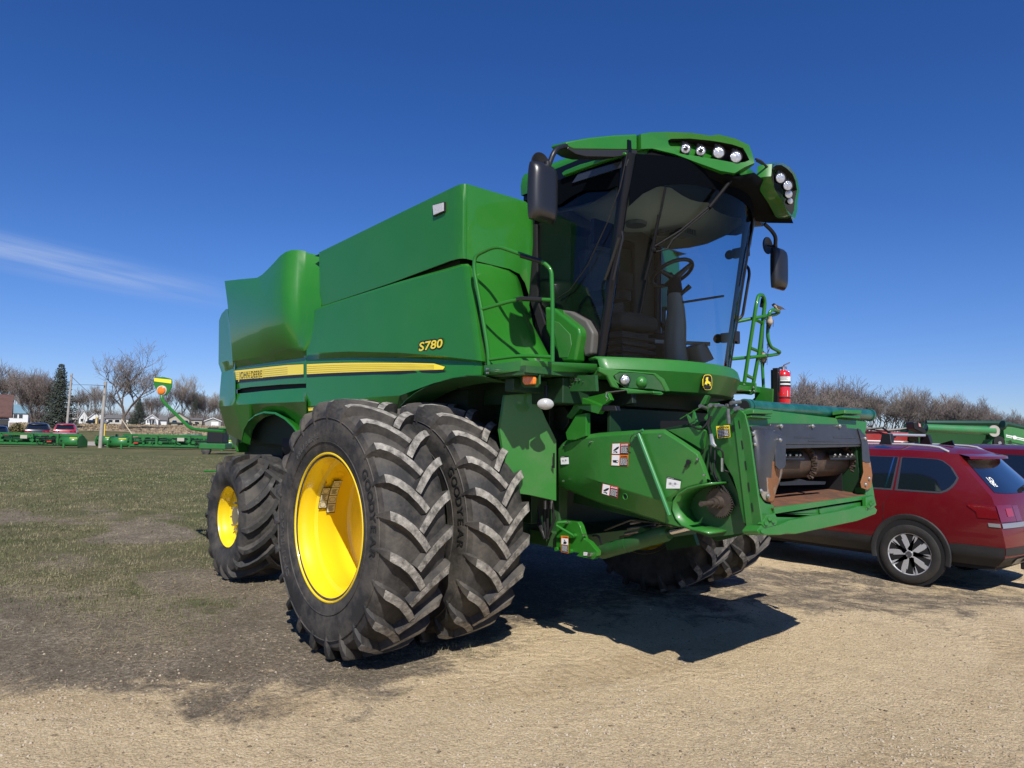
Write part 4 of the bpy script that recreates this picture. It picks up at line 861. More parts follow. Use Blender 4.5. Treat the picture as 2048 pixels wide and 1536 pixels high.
# green nose under the windscreen
def nose_x(y): return 1.36+0.35*(1-(abs(y)/0.97)**2.0)
ysn = np.linspace(-0.97, 0.95, 33)
mb = MB(); rows = []
for z, dx in ((2.275, -0.09), (2.285, -0.02), (2.265, 0.005), (2.19, 0.03), (2.125, 0.0), (2.04, -0.04), (2.015, -0.10)):
    row = []
    for y in ysn:
        lift = 0.10*sstep(-0.40, -0.85, y) + 0.05*sstep(0.6, 0.95, y)
        zz = z+(lift if z < 2.1 else (lift*0.4 if z < 2.15 else 0)); row.append((nose_x(y)+dx, y, float(zz)))
    rows.append(row)
mb.grid(rows); mb.build('nose_panel', GREEN3, combine, smooth=35, solid=0.02)
def nose(px, py, off):
    d = _ray(px, py); t0, t1 = 2.0, 9.0
    for _ in range(50):
        tm = (t0+t1)/2; q = CAM+tm*d
        if q[0]-nose_x(q[1])-0.0-off > 0: t0 = tm
        else: t1 = tm
    return Vector(CAM+t0*d)
def faceprism(poly, off, thick=0.012): 
    a = [nose(x, y, off) for x, y in poly]; mb = MB(); mb.prism(a, (-thick, 0, 0)); return mb
mb = faceprism([(1229, 752), (1238, 744), (1270, 745), (1312, 750), (1325, 770), (1330, 783), (1300, 778), (1262, 777), (1240, 772)], 0.028, 0.02); rec = mb.build('lamp_recess', DKGREEN, combine, bevel=0.006)  # darker green plate paints the shadow inside the lamp pocket
mb = faceprism([(1199, 733), (1205, 736), (1260, 741), (1312, 746), (1330, 758), (1342, 783), (1332, 784), (1322, 765), (1308, 750), (1240, 745), (1228, 753), (1240, 774), (1300, 782), (1330, 786), (1325, 791), (1260, 784), (1226, 774), (1215, 752), (1199, 744)], 0.034, 0.03); mb.build('lamp_surround', GREEN3, combine, bevel=0.010, seg=3)
c = nose(1250, 760, 0.05); aim = Vector((0.75, -0.62, -0.1)).normalized(); Q = aim.to_track_quat('Z', 'Y').to_matrix()
def lamp_at(c, Q, rx, name, mats, parent, prof_h, prof_l):
    lb = MB()
    for mi, prof in ((1, prof_h), (0, prof_l)):
        q = MB(); q.lathe(prof, (0, 0, 0), 'z', 28); lb.add([c+Q @ Vector(v) for v in q.v], q.f, mi)
    return lb.build(name, mats, parent, smooth=50)
lamp_at(c, Q, 0.035, 'nose_lamp', [LENS, BLK], combine, [(-0.05, 0.02), (-0.01, 0.040), (0.0, 0.042), (0.004, 0.036)], [(0.0, 0.036), (0.012, 0.02), (0.015, 0.001)])
c = nose(1283, 765, 0.03); lamp_at(c, Q, 0.035, 'blank_lamp_cover', [GREEN3, GREEN3], combine, [(-0.10, 0.055), (-0.03, 0.050), (0.0, 0.044), (0.004, 0.042)], [(0.004, 0.042), (0.022, 0.03), (0.028, 0.001)])
# round-cornered badge with the leaping deer
em = MB(); cc = (1415.5, 764.5)
def eb(k, n=20): return [(cc[0]+(8.6*k)*math.copysign(abs(math.cos(a))**0.55, math.cos(a))*(1.0), cc[1]+(15.2*k)*math.copysign(abs(math.sin(a))**0.7, math.sin(a))) for a in np.linspace(0, 2*math.pi, n+1)[:-1]]
for k, o_, mi in ((1.10, 0.036, 1), (1.03, 0.039, 0), (0.94, 0.042, 1)): em.prism([nose(a, b, o_) for a, b in eb(k)], (-0.01, 0, 0), mi)
deer = [(-5, 2), (-4.4, -0.5), (-3, -2.6), (-4.2, -5.5), (-3.2, -5.8), (-3, -8.6), (-1.6, -10.2), (-0.4, -9.5), (0.6, -10.4), (1.4, -9), (0.5, -7.2), (0.6, -4), (2.5, -1.8), (5, -0.4), (6.2, 1.2), (5.2, 2.4), (6.4, 5.4), (5.6, 8), (4.7, 7.6), (4.6, 5.2), (2, 2.8), (-0.4, 2.2), (-1.8, 3.4), (-1.2, 5.4), (-2.2, 5.6), (-3.4, 3.2), (-4.2, 4.2), (-5.6, 4.6)]
em.prism([nose(cc[0]+a*0.98, cc[1]+b*1.0, 0.045) for a, b in deer], (-0.006, 0, 0), 0)
em.build('nose_badge', [YDEC, INK], combine, smooth=0)
# ------------------------------------------------------------------ platform and handrail beside the cab
mb = MB(); pA = U(968, 733, 'y', -1.66); pB = U(1041, 722, 'z', 2.19); pC = U(1198, 728, 'x', 1.30)
pB = Vector((1.28, -1.66, 2.19)); strip = [Vector((0.92, -1.68, 2.20)), Vector((1.27, -1.62, 2.20)), Vector((1.33, -0.98, 2.20))]
strip = [U(968, 731, 'y', -1.66), U(1042, 720.5, 'y', -1.60), U(1199, 728, 'y', -0.93)]
botp = [U(968, 752, 'y', -1.66), U(1040, 741, 'y', -1.60), U(1199, 745, 'y', -0.93)]
fl = MB(); fl.grid([strip, botp]); fl.grid([botp, [p+Vector((-0.10, 0.06, 0)) for p in botp]]); fl.grid([strip, [Vector((0.55, -1.3, strip[0].z)), Vector((0.5, -1.2, strip[1].z)), Vector((0.5, -0.95, strip[2].z))]])
pf = fl.build('platform', GREEN2, combine, smooth=20, solid=0.006); mb = MB(); mb.box((0.86, -1.28, 2.15), (0.78, 0.64, 0.05)); mb.box((0.80, -1.50, 2.13), (0.86, 0.2, 0.04)); mb.build('platform_floor', DKGREEN, pf)
bm_ = MB()
for (a, b) in ((975, 738), (975, 746)): q = U(a, b, 'y', -1.668); bm_.cyl(q+Vector((0, 0.01, 0)), q+Vector((0, -0.01, 0)), 0.008, n=8)
bm_.build('platform_bolts', ZINC, pf)
yr = -1.60
def rl(pts, r, name, m=GREEN, q=0.08, n=10):
    mb = MB(); mb.tube(arc_pts(pts, q, 6), r, n); return mb.build(name, m, combine, smooth=60)
R0 = lambda a, b: U(a, b, 'y', -1.66+0.24*(a-945)/160)
rl([R0(978, 740), R0(976, 700), R0(963, 620), R0(948, 540), R0(949, 512), R0(992, 491), R0(1088, 525), R0(1103, 540), R0(1105, 600), R0(1105, 724)], 0.0155, 'handrail')
rl([R0(962, 619), R0(1040, 597), R0(1104, 600)], 0.0145, 'handrail_middle', q=0.15)
rl([R0(979, 719), R0(1042, 711), R0(1104, 714)], 0.0145, 'handrail_lower', q=0.15)
mb = MB(); mb.tube([R0(1042, 511), R0(1084, 523.5)], 0.0185, 10); mb.tube([R0(1034, 599.5), R0(1042, 597.5), R0(1085, 599)], 0.0178, 10); mb.build('grip_sleeves', BLK, combine)
# amber marker on its bracket, oval side lamp
mb = MB(); mb.prism([U(a, b, 'y', -1.46) for a, b in [(1041, 748), (1079, 748), (1079, 768), (1074, 775), (1046, 775), (1041, 768)]], (0, 0.015, 0)); mk = mb.build('marker_bracket', DKGREEN, combine, bevel=0.004)
mb = MB(); mb.prism([U(a, b, 'y', -1.475) for a, b in [(1051, 752), (1072, 752.5), (1074, 757), (1073, 769), (1054, 770), (1050, 765)]], (0, -0.03, 0)); mb.build('marker_lamp', AMBER, mk, bevel=0.008, seg=3)
c = U(1091, 808, 'y', -1.30); Q = Vector((0.8, -0.6, -0.1)).normalized().to_track_quat('Z', 'Y').to_matrix()
ob = lamp_at(c, Q, 0.06, 'oval_lamp', [mat('oval_lens', (0.45, 0.45, 0.44), rough=0.2, coat=0.8), mat('lamp_rim_grey', (0.25, 0.25, 0.25), rough=0.4)], combine, [(-0.06, 0.02), (-0.01, 0.062), (0.0, 0.064)], [(0.0, 0.062), (0.02, 0.04), (0.026, 0.001)])
for v in ob.data.vertices: v.co.z = c.z+(v.co.z-c.z)*0.68
mb = MB(); mb.tube([c+Vector((-0.02, 0.02, 0.02)), c+Vector((-0.04, 0.04, 0.14))], 0.012, 8); mb.build('lamp_post', BLK, ob)

# ------------------------------------------------------------------ chassis below the cab, right side
mb = MB()
a = U(1090, 838, 'y', -1.02); pw = [(1092, 838), (1113, 880), (1113, 1002), (1058, 990), (1020, 985), (1000, 860), (1010, 790), (1070, 785)]
pts = [UP(x, y, (0.94, -1.0), (0.72, -1.45)) for x, y in pw]; mb.prism(pts, (-0.03, 0, 0)); plate = mb.build('front_shield_plate', GREEN2, combine, bevel=0.004)
mb = MB(); mb.prism([U(a, b, 'y', -1.03)+Vector((0.004, -0.004, 0)) for a, b in [(1106, 906), (1109, 906), (1109, 936), (1103, 936), (1103, 932), (1106, 930)]], (0, 0.004, 0)); mb.build('plate_slot', BLKM, plate, smooth=0)
mb = MB()
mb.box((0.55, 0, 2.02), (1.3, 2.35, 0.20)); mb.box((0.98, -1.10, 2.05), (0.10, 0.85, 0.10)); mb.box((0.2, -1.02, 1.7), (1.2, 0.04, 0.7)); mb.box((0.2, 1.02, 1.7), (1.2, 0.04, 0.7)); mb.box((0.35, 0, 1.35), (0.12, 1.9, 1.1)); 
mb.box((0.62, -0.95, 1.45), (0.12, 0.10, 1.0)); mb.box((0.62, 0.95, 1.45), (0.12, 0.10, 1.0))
mb.build('chassis_front', mat('shaded_green', (0.007, 0.035, 0.010), rough=0.55), combine, bevel=0.01)  # chassis green darkened, shade below the cab put into its colour
# shielded recess panel between platform and nose
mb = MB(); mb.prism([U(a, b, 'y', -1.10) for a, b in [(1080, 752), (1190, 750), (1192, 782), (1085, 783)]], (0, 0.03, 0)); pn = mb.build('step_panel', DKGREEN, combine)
mb = MB(); rr_ = random.Random(5)
for k_ in range(22):
    q = U(1122+rr_.gauss(0, 14)+8, 757+abs(rr_.gauss(0, 7)), 'y', -1.108); mb.cyl(q+Vector((0, 0.01, 0)), q+Vector((0, -0.006, 0)), rr_.uniform(0.003, 0.007), n=7)
mb.build('panel_fasteners', ZINC, pn)
mb = MB(); q = U(1133, 759, 'y', -1.112); mb.cyl(q, q+Vector((0, -0.01, 0)), 0.016, n=16); mb.build('panel_plug', GREEN3, pn)
# angled latch brackets
br = MB()
br.prism([U(a, b, 'y', -0.96) for a, b in [(1159, 793), (1205, 812), (1196, 828), (1160, 818), (1142, 838), (1132, 834)]], (0, 0.06, 0)); br.prism([U(a, b, 'y', -1.0) for a, b in [(1152, 830), (1172, 826), (1172, 872), (1150, 880), (1134, 880), (1131, 865)]], (0, 0.05, 0))
br.prism([U(a, b, 'y', -0.9) for a, b in [(1172, 795), (1215, 785), (1222, 800), (1205, 812)]], (0, 0.04, 0))
br.build('latch_bracket', GREEN, combine, bevel=0.004)
mb = MB(); mb.prism([U(a, b, 'y', -1.0) for a, b in [(1205, 809), (1231, 812), (1233, 822), (1200, 822)]], (0, 0.05, 0)); mb.build('rubber_bumper', BLK, combine, bevel=0.006)
mb = MB(); mb.prism([U(a, b, 'y', -1.04) for a, b in [(1253, 782), (1306, 782), (1308, 786), (1254, 787)]], (0, 0.1, 0)); mb.build('latch_tray', GREEN3, combine, bevel=0.004)
mb = MB(); mb.tube([U(1212, 785, 'y', -1.05), U(1254, 780, 'y', -1.05)], 0.004, 6); mb.tube([U(1213, 785, 'y', -1.05), U(1212, 793, 'y', -1.05), U(1216, 797, 'y', -1.05), U(1213, 801, 'y', -1.05)], 0.004, 6); mb.build('latch_hook', ZINC, combine)
mb = MB(); mb.box((1.0, 0, 1.98), (0.2, 1.5, 0.16)); mb.cyl((0.85, -0.85, 1.82), (0.85, 0.85, 1.82), 0.10); mb.bar((0.9, -0.7, 1.9), (1.5, -0.7, 1.98), 0.05, 0.1); mb.bar((0.9, 0.7, 1.9), (1.5, 0.7, 1.98), 0.05, 0.1); mb.box((0.75, 0, 1.75), (0.05, 1.8, 0.5)); mb.build('feeder_hinge_beam', mat('shaded_black_green', (0.006, 0.016, 0.008), rough=0.6), combine, bevel=0.01)  # near-black colour paints the shade above and behind the feeder
mb = MB(); mb.tube([U(1275, 812, 'y', 0.1), U(1288, 826, 'y', 0.1), U(1305, 830, 'y', 0.1), U(1325, 812, 'y', 0.1)], 0.006, 6); mb.build('loose_wire', HOSE, combine)
# hoses hanging behind the shield
mb = MB()
for k_, (x0, xm, x1) in enumerate(((1062, 1075, 1090), (1090, 1088, 1092), (1098, 1095, 1096), (1104, 1108, 1094), (1074, 1080, 1088))):
    mb.tube([U(x0, 1000, 'y', -0.92), U(xm, 1040, 'y', -0.92), U(x1, 1078, 'y', -0.92)], 0.011 if k_ else 0.016, 8)
mb.build('hydraulic_hoses', HOSE, combine)
for x0 in (1062, 1090, 1103): mb = MB(); mb.cyl(U(x0, 1001, 'y', -0.925), U(x0, 1018, 'y', -0.925), 0.013, n=8); mb.build('hose_fitting', ZINC, combine)

# ------------------------------------------------------------------ feeder house
feeder = sub('feeder_house', combine)
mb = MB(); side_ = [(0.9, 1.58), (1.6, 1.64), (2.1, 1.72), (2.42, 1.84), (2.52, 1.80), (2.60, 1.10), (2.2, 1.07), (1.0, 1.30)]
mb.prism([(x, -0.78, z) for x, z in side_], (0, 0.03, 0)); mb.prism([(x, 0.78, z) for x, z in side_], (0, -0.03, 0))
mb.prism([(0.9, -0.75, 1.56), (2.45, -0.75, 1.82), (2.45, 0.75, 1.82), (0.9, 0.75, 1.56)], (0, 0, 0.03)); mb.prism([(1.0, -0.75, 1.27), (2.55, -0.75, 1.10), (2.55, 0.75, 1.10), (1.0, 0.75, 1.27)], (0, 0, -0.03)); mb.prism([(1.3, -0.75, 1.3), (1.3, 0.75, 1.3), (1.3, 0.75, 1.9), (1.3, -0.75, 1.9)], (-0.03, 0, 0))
mb.build('feeder_box', mat('shaded_green', (0.007, 0.035, 0.010), rough=0.55), feeder, bevel=0.004)  # feeder box in the same darkened green, its shade painted in
T = [(1117, 893, -0.90), (1133, 881, -0.93), (1160, 872, -0.955), (1200, 866, -0.96), (1270, 861, -0.96), (1330, 859, -0.96), (1366, 882, -0.96), (1400, 905, -0.95), (1411, 930, -0.94), (1421, 960, -0.93)]
T0 = [(a, b-1, -0.82) for a, b, _ in T]
T1 = [(1117, 900, -0.935), (1140, 886, -0.955), (1164, 878, -0.985), (1202, 872, -1.0), (1270, 867, -1.0), (1328, 865, -1.0), (1362, 886, -1.0), (1394, 909, -0.99), (1404, 932, -0.98), (1413, 957, -0.96)]
C_ = [(1117, 946, -0.935), (1144, 948, -0.955), (1168, 953, -0.985), (1204, 965, -1.005), (1262, 984, -1.01), (1322, 1002, -1.01), (1344, 988, -1.01), (1362, 976, -1.0), (1385, 970, -0.99), (1414, 964, -0.965)]
B0 = [(1117, 971, -0.88), (1140, 979, -0.89), (1166, 990, -0.90), (1204, 1005, -0.91), (1262, 1022, -0.92), (1330, 1044, -0.93), (1346, 995, -1.0), (1363, 981, -0.99), (1386, 973, -0.98), (1416, 967, -0.96)]
mb = MB(); mb.grid(rows_px([T0, T, T1, C_, B0]))
bb_ = [(a, b+3, -0.80) for a, b, _ in B0[:6]]; mb.grid(rows_px([B0[:6], bb_])); shield = mb.build('feeder_side_shield', GREEN3, feeder, smooth=24, bevel=0.010, seg=3)
# curved chute round the drive shaft
Cv = [(1421, 965), (1398, 969), (1375, 975), (1356, 986), (1345, 1002), (1343, 1020), (1350, 1038), (1362, 1052), (1380, 1060), (1400, 1064), (1418, 1069)]
cA = [U(a, b, 'y', -1.0) for a, b in Cv]; cB = [p+Vector((0.0, 0.26, 0.0)) for p in cA]
lip = [p+Vector((-0.012, 0.0, 0.006)) for p in cA]
mb = MB(); mb.grid([cB, cA]); mb.build('shaft_guard', GREEN3, feeder, smooth=60, solid=0.012)
gp = [(1330, 1003), (1345, 1004), (1342, 1020), (1350, 1040), (1366, 1056), (1330, 1046)]
mb = MB(); mb.prism([U(a, b, 'y', -0.995) for a, b in gp], (0, 0.02, 0)); mb.build('guard_web', GREEN3, feeder, bevel=0.004)
mb = MB(); mb.tube([U(1277, 868, 'y', -1.035), U(1339, 1031, 'y', -1.035)], 0.0165, 12); mb.box(U(1276, 868, 'y', -1.03), (0.04, 0.03, 0.035)); mb.tube([U(1268, 868, 'y', -1.04), U(1286, 860, 'y', -1.04)], 0.010, 8); st_ = mb.build('shield_strut', mat('strut_green', (0.035, 0.20, 0.05), rough=0.25, coat=0.9), feeder)
mb = MB(); mb.tube(arc_pts([U(1274, 866, 'y', -1.04), U(1262, 872, 'y', -1.04), U(1259, 885, 'y', -1.04), U(1266, 892, 'y', -1.03)], 0.03), 0.0025, 6); mb.build('pin_lanyard', HOSE, st_)
mb = MB(); c = U(1378, 924, 'y', -1.005); mb.cyl(c, c+Vector((0, -0.012, 0)), 0.017, n=16); mb.bar(c+Vector((-.003, -0.014, 0)), c+Vector((-0.02, -0.014, -0.035)), 0.006, 0.012); mb.build('latch_key', BLK, feeder)
mb = MB(); c = U(1252, 993, 'y', -0.985); mb.lathe([(-0.012, 0.025), (-0.014, 0.021), (0.012, 0.019)], c, 'y', 20, 0); mb.lathe([(-0.002, 0.020), (-0.002, 0.0005)], c, 'y', 20, 1); mb.build('grease_port', [GREEN3, BLKM], feeder)
for k_, q_ in enumerate(((1424, 880, 1418, 930, 1440, 980, 1462, 1000), (1430, 900, 1428, 950, 1448, 975, 1470, 1012), (1380, 850, 1400, 860, 1412, 850, 1420, 830))):
    mb = MB(); mb.tube(arc_pts([U(q_[0], q_[1], 'y', -0.84), U(q_[2], q_[3], 'y', -0.86), U(q_[4], q_[5], 'y', -0.84), U(q_[6], q_[7], 'y', -0.82)], 0.06), 0.007, 8); mb.build('frame_hose', HOSE, feeder)
for a, b in ((1128, 890), (1126, 962), (1395, 918), (1408, 950), (1180, 884), (1320, 872)):
    mb = MB(); q = U(a, b, 'y', -1.003 if a > 1150 else -0.955); mb.cyl(q+Vector((0, 0.01, 0)), q+Vector((0, -0.004, 0)), 0.008, n=8); mb.build('shield_bolt', ZINC, feeder)
# safety stickers
STK = [WHITE, INK, REDP, ORGP, YDEC]
def stick(pts, y, kind, par, name):
    # pts: corners tl, tr, br, bl in the photo; the mesh lies on the shield
    tl_, tr_, br_, bl_ = pts; mb = MB()
    def q(u, v): 
        x = tl_[0]*(1-u)*(1-v)+tr_[0]*u*(1-v)+br_[0]*u*v+bl_[0]*(1-u)*v; yy = tl_[1]*(1-u)*(1-v)+tr_[1]*u*(1-v)+br_[1]*u*v+bl_[1]*(1-u)*v; return x, yy
    def quad(u0, v0, u1, v1, mi, lay): mb.grid([[U(*q(u0, v0), 'y', y-lay*0.0012), U(*q(u1, v0), 'y', y-lay*0.0012)], [U(*q(u0, v1), 'y', y-lay*0.0012), U(*q(u1, v1), 'y', y-lay*0.0012)]], mi)
    def poly(P_, mi, lay): mb.add([U(*q(a, b), 'y', y-lay*0.0012) for a, b in P_], [tuple(range(len(P_)))], mi)
    def words(txt, u0, v0, u1, v1, mi, lay):
        vs, fs = text_faces(txt, 1.0, bold=0.03); mn = min(v.x for v in vs); mx = max(v.x for v in vs); my = max(v.y for v in vs)
        mb.add([U(*q(u0+(u1-u0)*(v.x-mn)/(mx-mn), v1-(v1-v0)*v.y/my), 'y', y-lay*0.0012) for v in vs], fs, mi)
    rr_ = random.Random(len(txts)); txts.append(1)
    def lines(u0, v0, u1, v1, n, mi, lay):
        for i_ in range(n):
            va = v0+(v1-v0)*(i_+0.2)/n; vb_ = v0+(v1-v0)*(i_+0.62)/n; u = u0; end = u1-rr_.random()*0.25*(u1-u0)*(i_ % 3 == 2)
            while u < end: w_ = rr_.uniform(0.05, 0.13); quad(u, va, min(u+w_, end), vb_, mi, lay); u += w_+0.02
    if kind in 'DW':
        c_ = 2 if kind == 'D' else 3; quad(0, 0, 1, 1, c_, 1); quad(0.03, 0.03, 0.47, 0.97, 0, 2); quad(0.51, 0.26, 0.97, 0.97, 1, 2); lines(0.54, 0.31, 0.95, 0.90, 7, 0, 3)
        words('DANGER' if kind == 'D' else 'WARNING', 0.60, 0.07, 0.94, 0.21, 0 if kind == 'D' else 1, 2); poly([(0.535, 0.21), (0.57, 0.07), (0.605, 0.21)], 0 if kind == 'D' else 1, 2)
        if kind == 'D': poly([(0.10, 0.62), (0.30, 0.35), (0.44, 0.28), (0.40, 0.45), (0.28, 0.62), (0.12, 0.72)], 1, 3); poly([(0.10, 0.80), (0.25, 0.72), (0.36, 0.80), (0.30, 0.90), (0.22, 0.80), (0.12, 0.86)], 1, 3)
        else: poly([(0.08, 0.50), (0.30, 0.48), (0.34, 0.58), (0.30, 0.72), (0.12, 0.70)], 1, 3); poly([(0.36+0.07*math.cos(a_), 0.60+0.13*math.sin(a_)) for a_ in np.linspace(0, 6.28, 13)[:-1]], 1, 3); poly([(0.36+0.045*math.cos(a_), 0.60+0.08*math.sin(a_)) for a_ in np.linspace(0, 6.28, 13)[:-1]], 0, 4)
    elif kind == 'C':
        quad(0, 0, 1, 1, 4, 1); quad(0.05, 0.30, 0.95, 0.95, 1, 2); words('CAUTION', 0.22, 0.08, 0.92, 0.24, 1, 2); poly([(0.06, 0.24), (0.12, 0.08), (0.18, 0.24)], 1, 2); lines(0.10, 0.34, 0.90, 0.90, 5, 0, 3)
    elif kind == 'V':
        quad(0, 0, 1, 1, 3, 1); quad(0.06, 0.16, 0.94, 0.52, 0, 2); quad(0.06, 0.55, 0.94, 0.97, 1, 2); lines(0.12, 0.58, 0.88, 0.93, 8, 0, 3); words('WARNING', 0.24, 0.05, 0.9, 0.12, 1, 2); poly([(0.3, 0.48), (0.35, 0.36), (0.5, 0.34), (0.35, 0.22), (0.5, 0.24), (0.62, 0.34), (0.8, 0.40), (0.62, 0.48)], 1, 3)
    else:
        quad(0, 0, 1, 1, 0, 1); quad(0, 0, 1, 0.13, 1, 2); lines(0.05, 0.03, 0.5, 0.1, 1, 0, 3)
        G2 = 5
        for (ua, va, ub_, vb_) in ((0.15, 0.5, 0.85, 0.52), (0.2, 0.45, 0.35, 0.6), (0.55, 0.4, 0.7, 0.58), (0.4, 0.72, 0.65, 0.74), (0.15, 0.62, 0.5, 0.64)): quad(ua, va, ub_, vb_, 5, 3)
    mb.build(name, STK+[mat('grey_print', (0.35, 0.35, 0.36), rough=0.6)], par, smooth=0)
txts = []
stick([(1224, 887), (1258, 886), (1257, 909), (1223, 908)], -1.006, 'D', feeder, 'danger_sticker'); stick([(1223, 909.5), (1257, 910), (1256, 933), (1222, 931)], -1.008, 'W', feeder, 'warning_sticker')
stick([(1205, 967), (1237, 974), (1235, 997), (1203, 987)], -1.012, 'D', feeder, 'danger_sticker'); stick([(1334, 953), (1362, 960), (1360, 977), (1332, 977)], -1.010, 'L', feeder, 'diagram_sticker')
stick([(1121, 913), (1137, 912), (1138, 928), (1122, 929)], -0.955, 'L', feeder, 'diagram_sticker')
# shaft and sprocket
mb = MB(); c = U(1437, 1005, 'y', -0.84); n = 40; prof = []
for k_ in range(n*2):
    a = math.pi*k_/n; r_ = 0.104 if k_ % 2 else 0.088; prof.append((c.x+r_*math.cos(a), c.y, c.z+r_*math.sin(a)))
mb.prism(prof, (0, 0.018, 0)); mb.cyl(c, c+Vector((0, -0.04, 0)), 0.045, 0.038); mb.cyl(c+Vector((0, -0.04, 0)), c+Vector((0, -0.08, 0)), 0.030); mb.cyl(c+Vector((0, -0.08, 0)), c+Vector((0, -0.20, 0)), 0.017)
mb.build('drive_sprocket', mat('dark_oily_steel', (0.075, 0.058, 0.047), rough=0.5, metal=0.3, var=0.3, vscale=40), feeder, smooth=30)
cx_ = c; mb = MB(); mb.cyl(c+Vector((0, 0.05, 0)), c+Vector((0, 0.025, 0)), 0.07, n=30); mb.build('bearing_plate', DKGREEN, feeder)
for b_ in ((1462, 1010), (1452, 968)):
    q = U(b_[0], b_[1], 'y', -0.80); mb.cyl(q, q+Vector((0, -0.02, 0)), 0.01, n=6)
# front frame
K3 = [U(1490, 830, 'y', -0.85), U(1722, 858, 'y', 0.85), U(1517, 1062, 'y', -0.87)]
kn = (K3[1]-K3[0]).cross(K3[2]-K3[0]).normalized()
if kn.x < 0: kn = -kn
def UK(px, py, off=0.0):
    d = Vector(_ray(px, py)); o = Vector(CAM); return o+d*((K3[0]+kn*off-o).dot(kn)/d.dot(kn))
def kp(poly, off, th, name, m, par=feeder, bevel=0.003, label=None, seg=2):
    mb = MB(); mb.prism([UK(a, b, off) for a, b in poly], -kn*th); return mb.build(name, m, par, bevel=bevel, label=label, seg=seg)
kp([(1486, 822), (1500, 816), (1735, 843), (1731, 866), (1725, 884), (1690, 880), (1500, 868)], 0.0, 0.10, 'frame_top', GREEN2, bevel=0.008)
kp([(1488, 832), (1500, 852), (1508, 905), (1520, 985), (1530, 1004), (1548, 1010), (1553, 1050), (1528, 1062), (1515, 1060)], 0.002, 0.08, 'frame_side', GREEN2, bevel=0.008)
kp([(1722, 858), (1731, 866), (1740, 940), (1748, 985), (1751, 1010), (1742, 1014), (1734, 1008), (1730, 975), (1724, 900)], 0.002, 0.08, 'frame_side', GREEN2)
# lower lip, deflector, bottom beam
kp([(1548, 1015), (1735, 990), (1736, 998), (1550, 1028)], 0.02, 0.12, 'feeder_lip', GREEN2)
kp([(1551, 1030), (1735, 1001), (1736, 1012), (1650, 1026), (1640, 1032), (1553, 1027)], 0.0, 0.04, 'lower_deflector', GREEN2, bevel=0.002)
kp([(1552, 1034), (1640, 1036), (1736, 1014), (1738, 1024), (1556, 1055)], 0.0, 0.04, 'lower_deflector', GREEN2, bevel=0.002)
kp([(1515, 1060), (1523, 1050), (1556, 1050), (1580, 1040), (1700, 1018), (1715, 1012), (1748, 1012), (1755, 1020), (1752, 1028), (1715, 1042), (1592, 1068), (1575, 1067), (1562, 1070), (1525, 1070), (1517, 1066)], 0.045, 0.11, 'bottom_beam', GREEN2, bevel=0.006)
kp([(1533, 1030), (1550, 1026), (1556, 1040), (1553, 1050), (1530, 1056), (1523, 1048)], 0.05, 0.03, 'corner_plate', GREEN2)
kp([(1732, 995), (1748, 990), (1753, 1010), (1745, 1017), (1733, 1020)], 0.05, 0.03, 'corner_plate', GREEN2)
kp([(1640, 1018), (1649, 1016), (1650, 1026), (1645, 1030), (1641, 1027)], 0.015, 0.012, 'lip_lug', GREEN2)
for a, b in ((1526, 1063), (1533, 1047), (1540, 1038), (1547, 1042), (1737, 1013), (1742, 1008), (1746, 1004)): mb = MB(); mb.cyl(UK(a, b, 0.04), UK(a, b, 0.064), 0.012, n=10); mb.build('frame_bolt', GREEN3, feeder)
# worn rubber and steel liners
LIN = mat('liner_black_steel', (0.035, 0.036, 0.040), rough=0.38, var=0.2, vscale=10, spec=0.6)
kp([(1503, 852), (1541, 851), (1542, 846), (1693, 849), (1695, 856), (1722, 858), (1729, 872), (1731, 886), (1727, 889), (1560, 889), (1550, 875), (1508, 868)], 0.02, 0.03, 'top_liner', LIN, bevel=0.008, seg=3)
kp([(1560, 884), (1727, 880), (1725, 893), (1570, 897), (1562, 892)], 0.012, 0.03, 'top_liner_lip', LIN, bevel=0.004)
kp([(1590, 873), (1630, 873.5), (1630, 876), (1590, 875.5)], 0.024, 0.004, 'liner_rib', LIN); kp([(1618, 880), (1680, 881), (1680, 884), (1618, 883)], 0.024, 0.004, 'liner_rib', LIN); kp([(1668, 873), (1718, 874), (1718, 877), (1668, 876)], 0.024, 0.004, 'liner_rib', LIN)
# left flap: bulged sheet
Lf = [[(1503, 856), (1520, 856), (1535, 858), (1550, 860), (1562, 868), (1571, 876)], [(1505, 885), (1518, 885), (1532, 886), (1548, 888), (1560, 890), (1572, 893)], [(1508, 920), (1520, 920), (1532, 921), (1545, 922), (1556, 925), (1569, 928)],
      [(1513, 955), (1523, 955), (1533, 956), (1543, 957), (1552, 960), (1564, 955)], [(1520, 985), (1528, 985), (1535, 985), (1540, 985), (1546, 986), (1553, 978)], [(1527, 1000), (1532, 1003), (1537, 1004), (1542, 1005), (1546, 1005), (1548, 1003)]]
of = [[0.02, 0.05, 0.055, 0.045, 0.03, 0.02], [0.02, 0.06, 0.065, 0.05, 0.02, 0.0], [0.02, 0.055, 0.06, 0.04, 0.0, -0.04], [0.02, 0.045, 0.05, 0.03, -0.01, -0.07], [0.015, 0.03, 0.035, 0.02, 0.0, -0.05], [0.01, 0.015, 0.015, 0.012, 0.01, 0.0]]
mb = MB(); mb.grid([[UK(a, b, o_) for (a, b), o_ in zip(r1, r2)] for r1, r2 in zip(Lf, of)])
for f_i in range(len(mb.f)):
    r_i, c_i = divmod(f_i, 5)
    if (r_i >= 2 and c_i >= 3) or (r_i == 3 and c_i >= 2) or r_i == 4: mb.m[f_i] = 1
wornm = mat('worn_liner', (0.24, 0.10, 0.035), rough=0.7, col2=(0.30, 0.27, 0.22), thr=(0.52, 0.60), vscale=3.5, bump=0.25, bscale=50)
fl_ = mb.build('left_liner', [LIN, wornm], feeder, smooth=60)
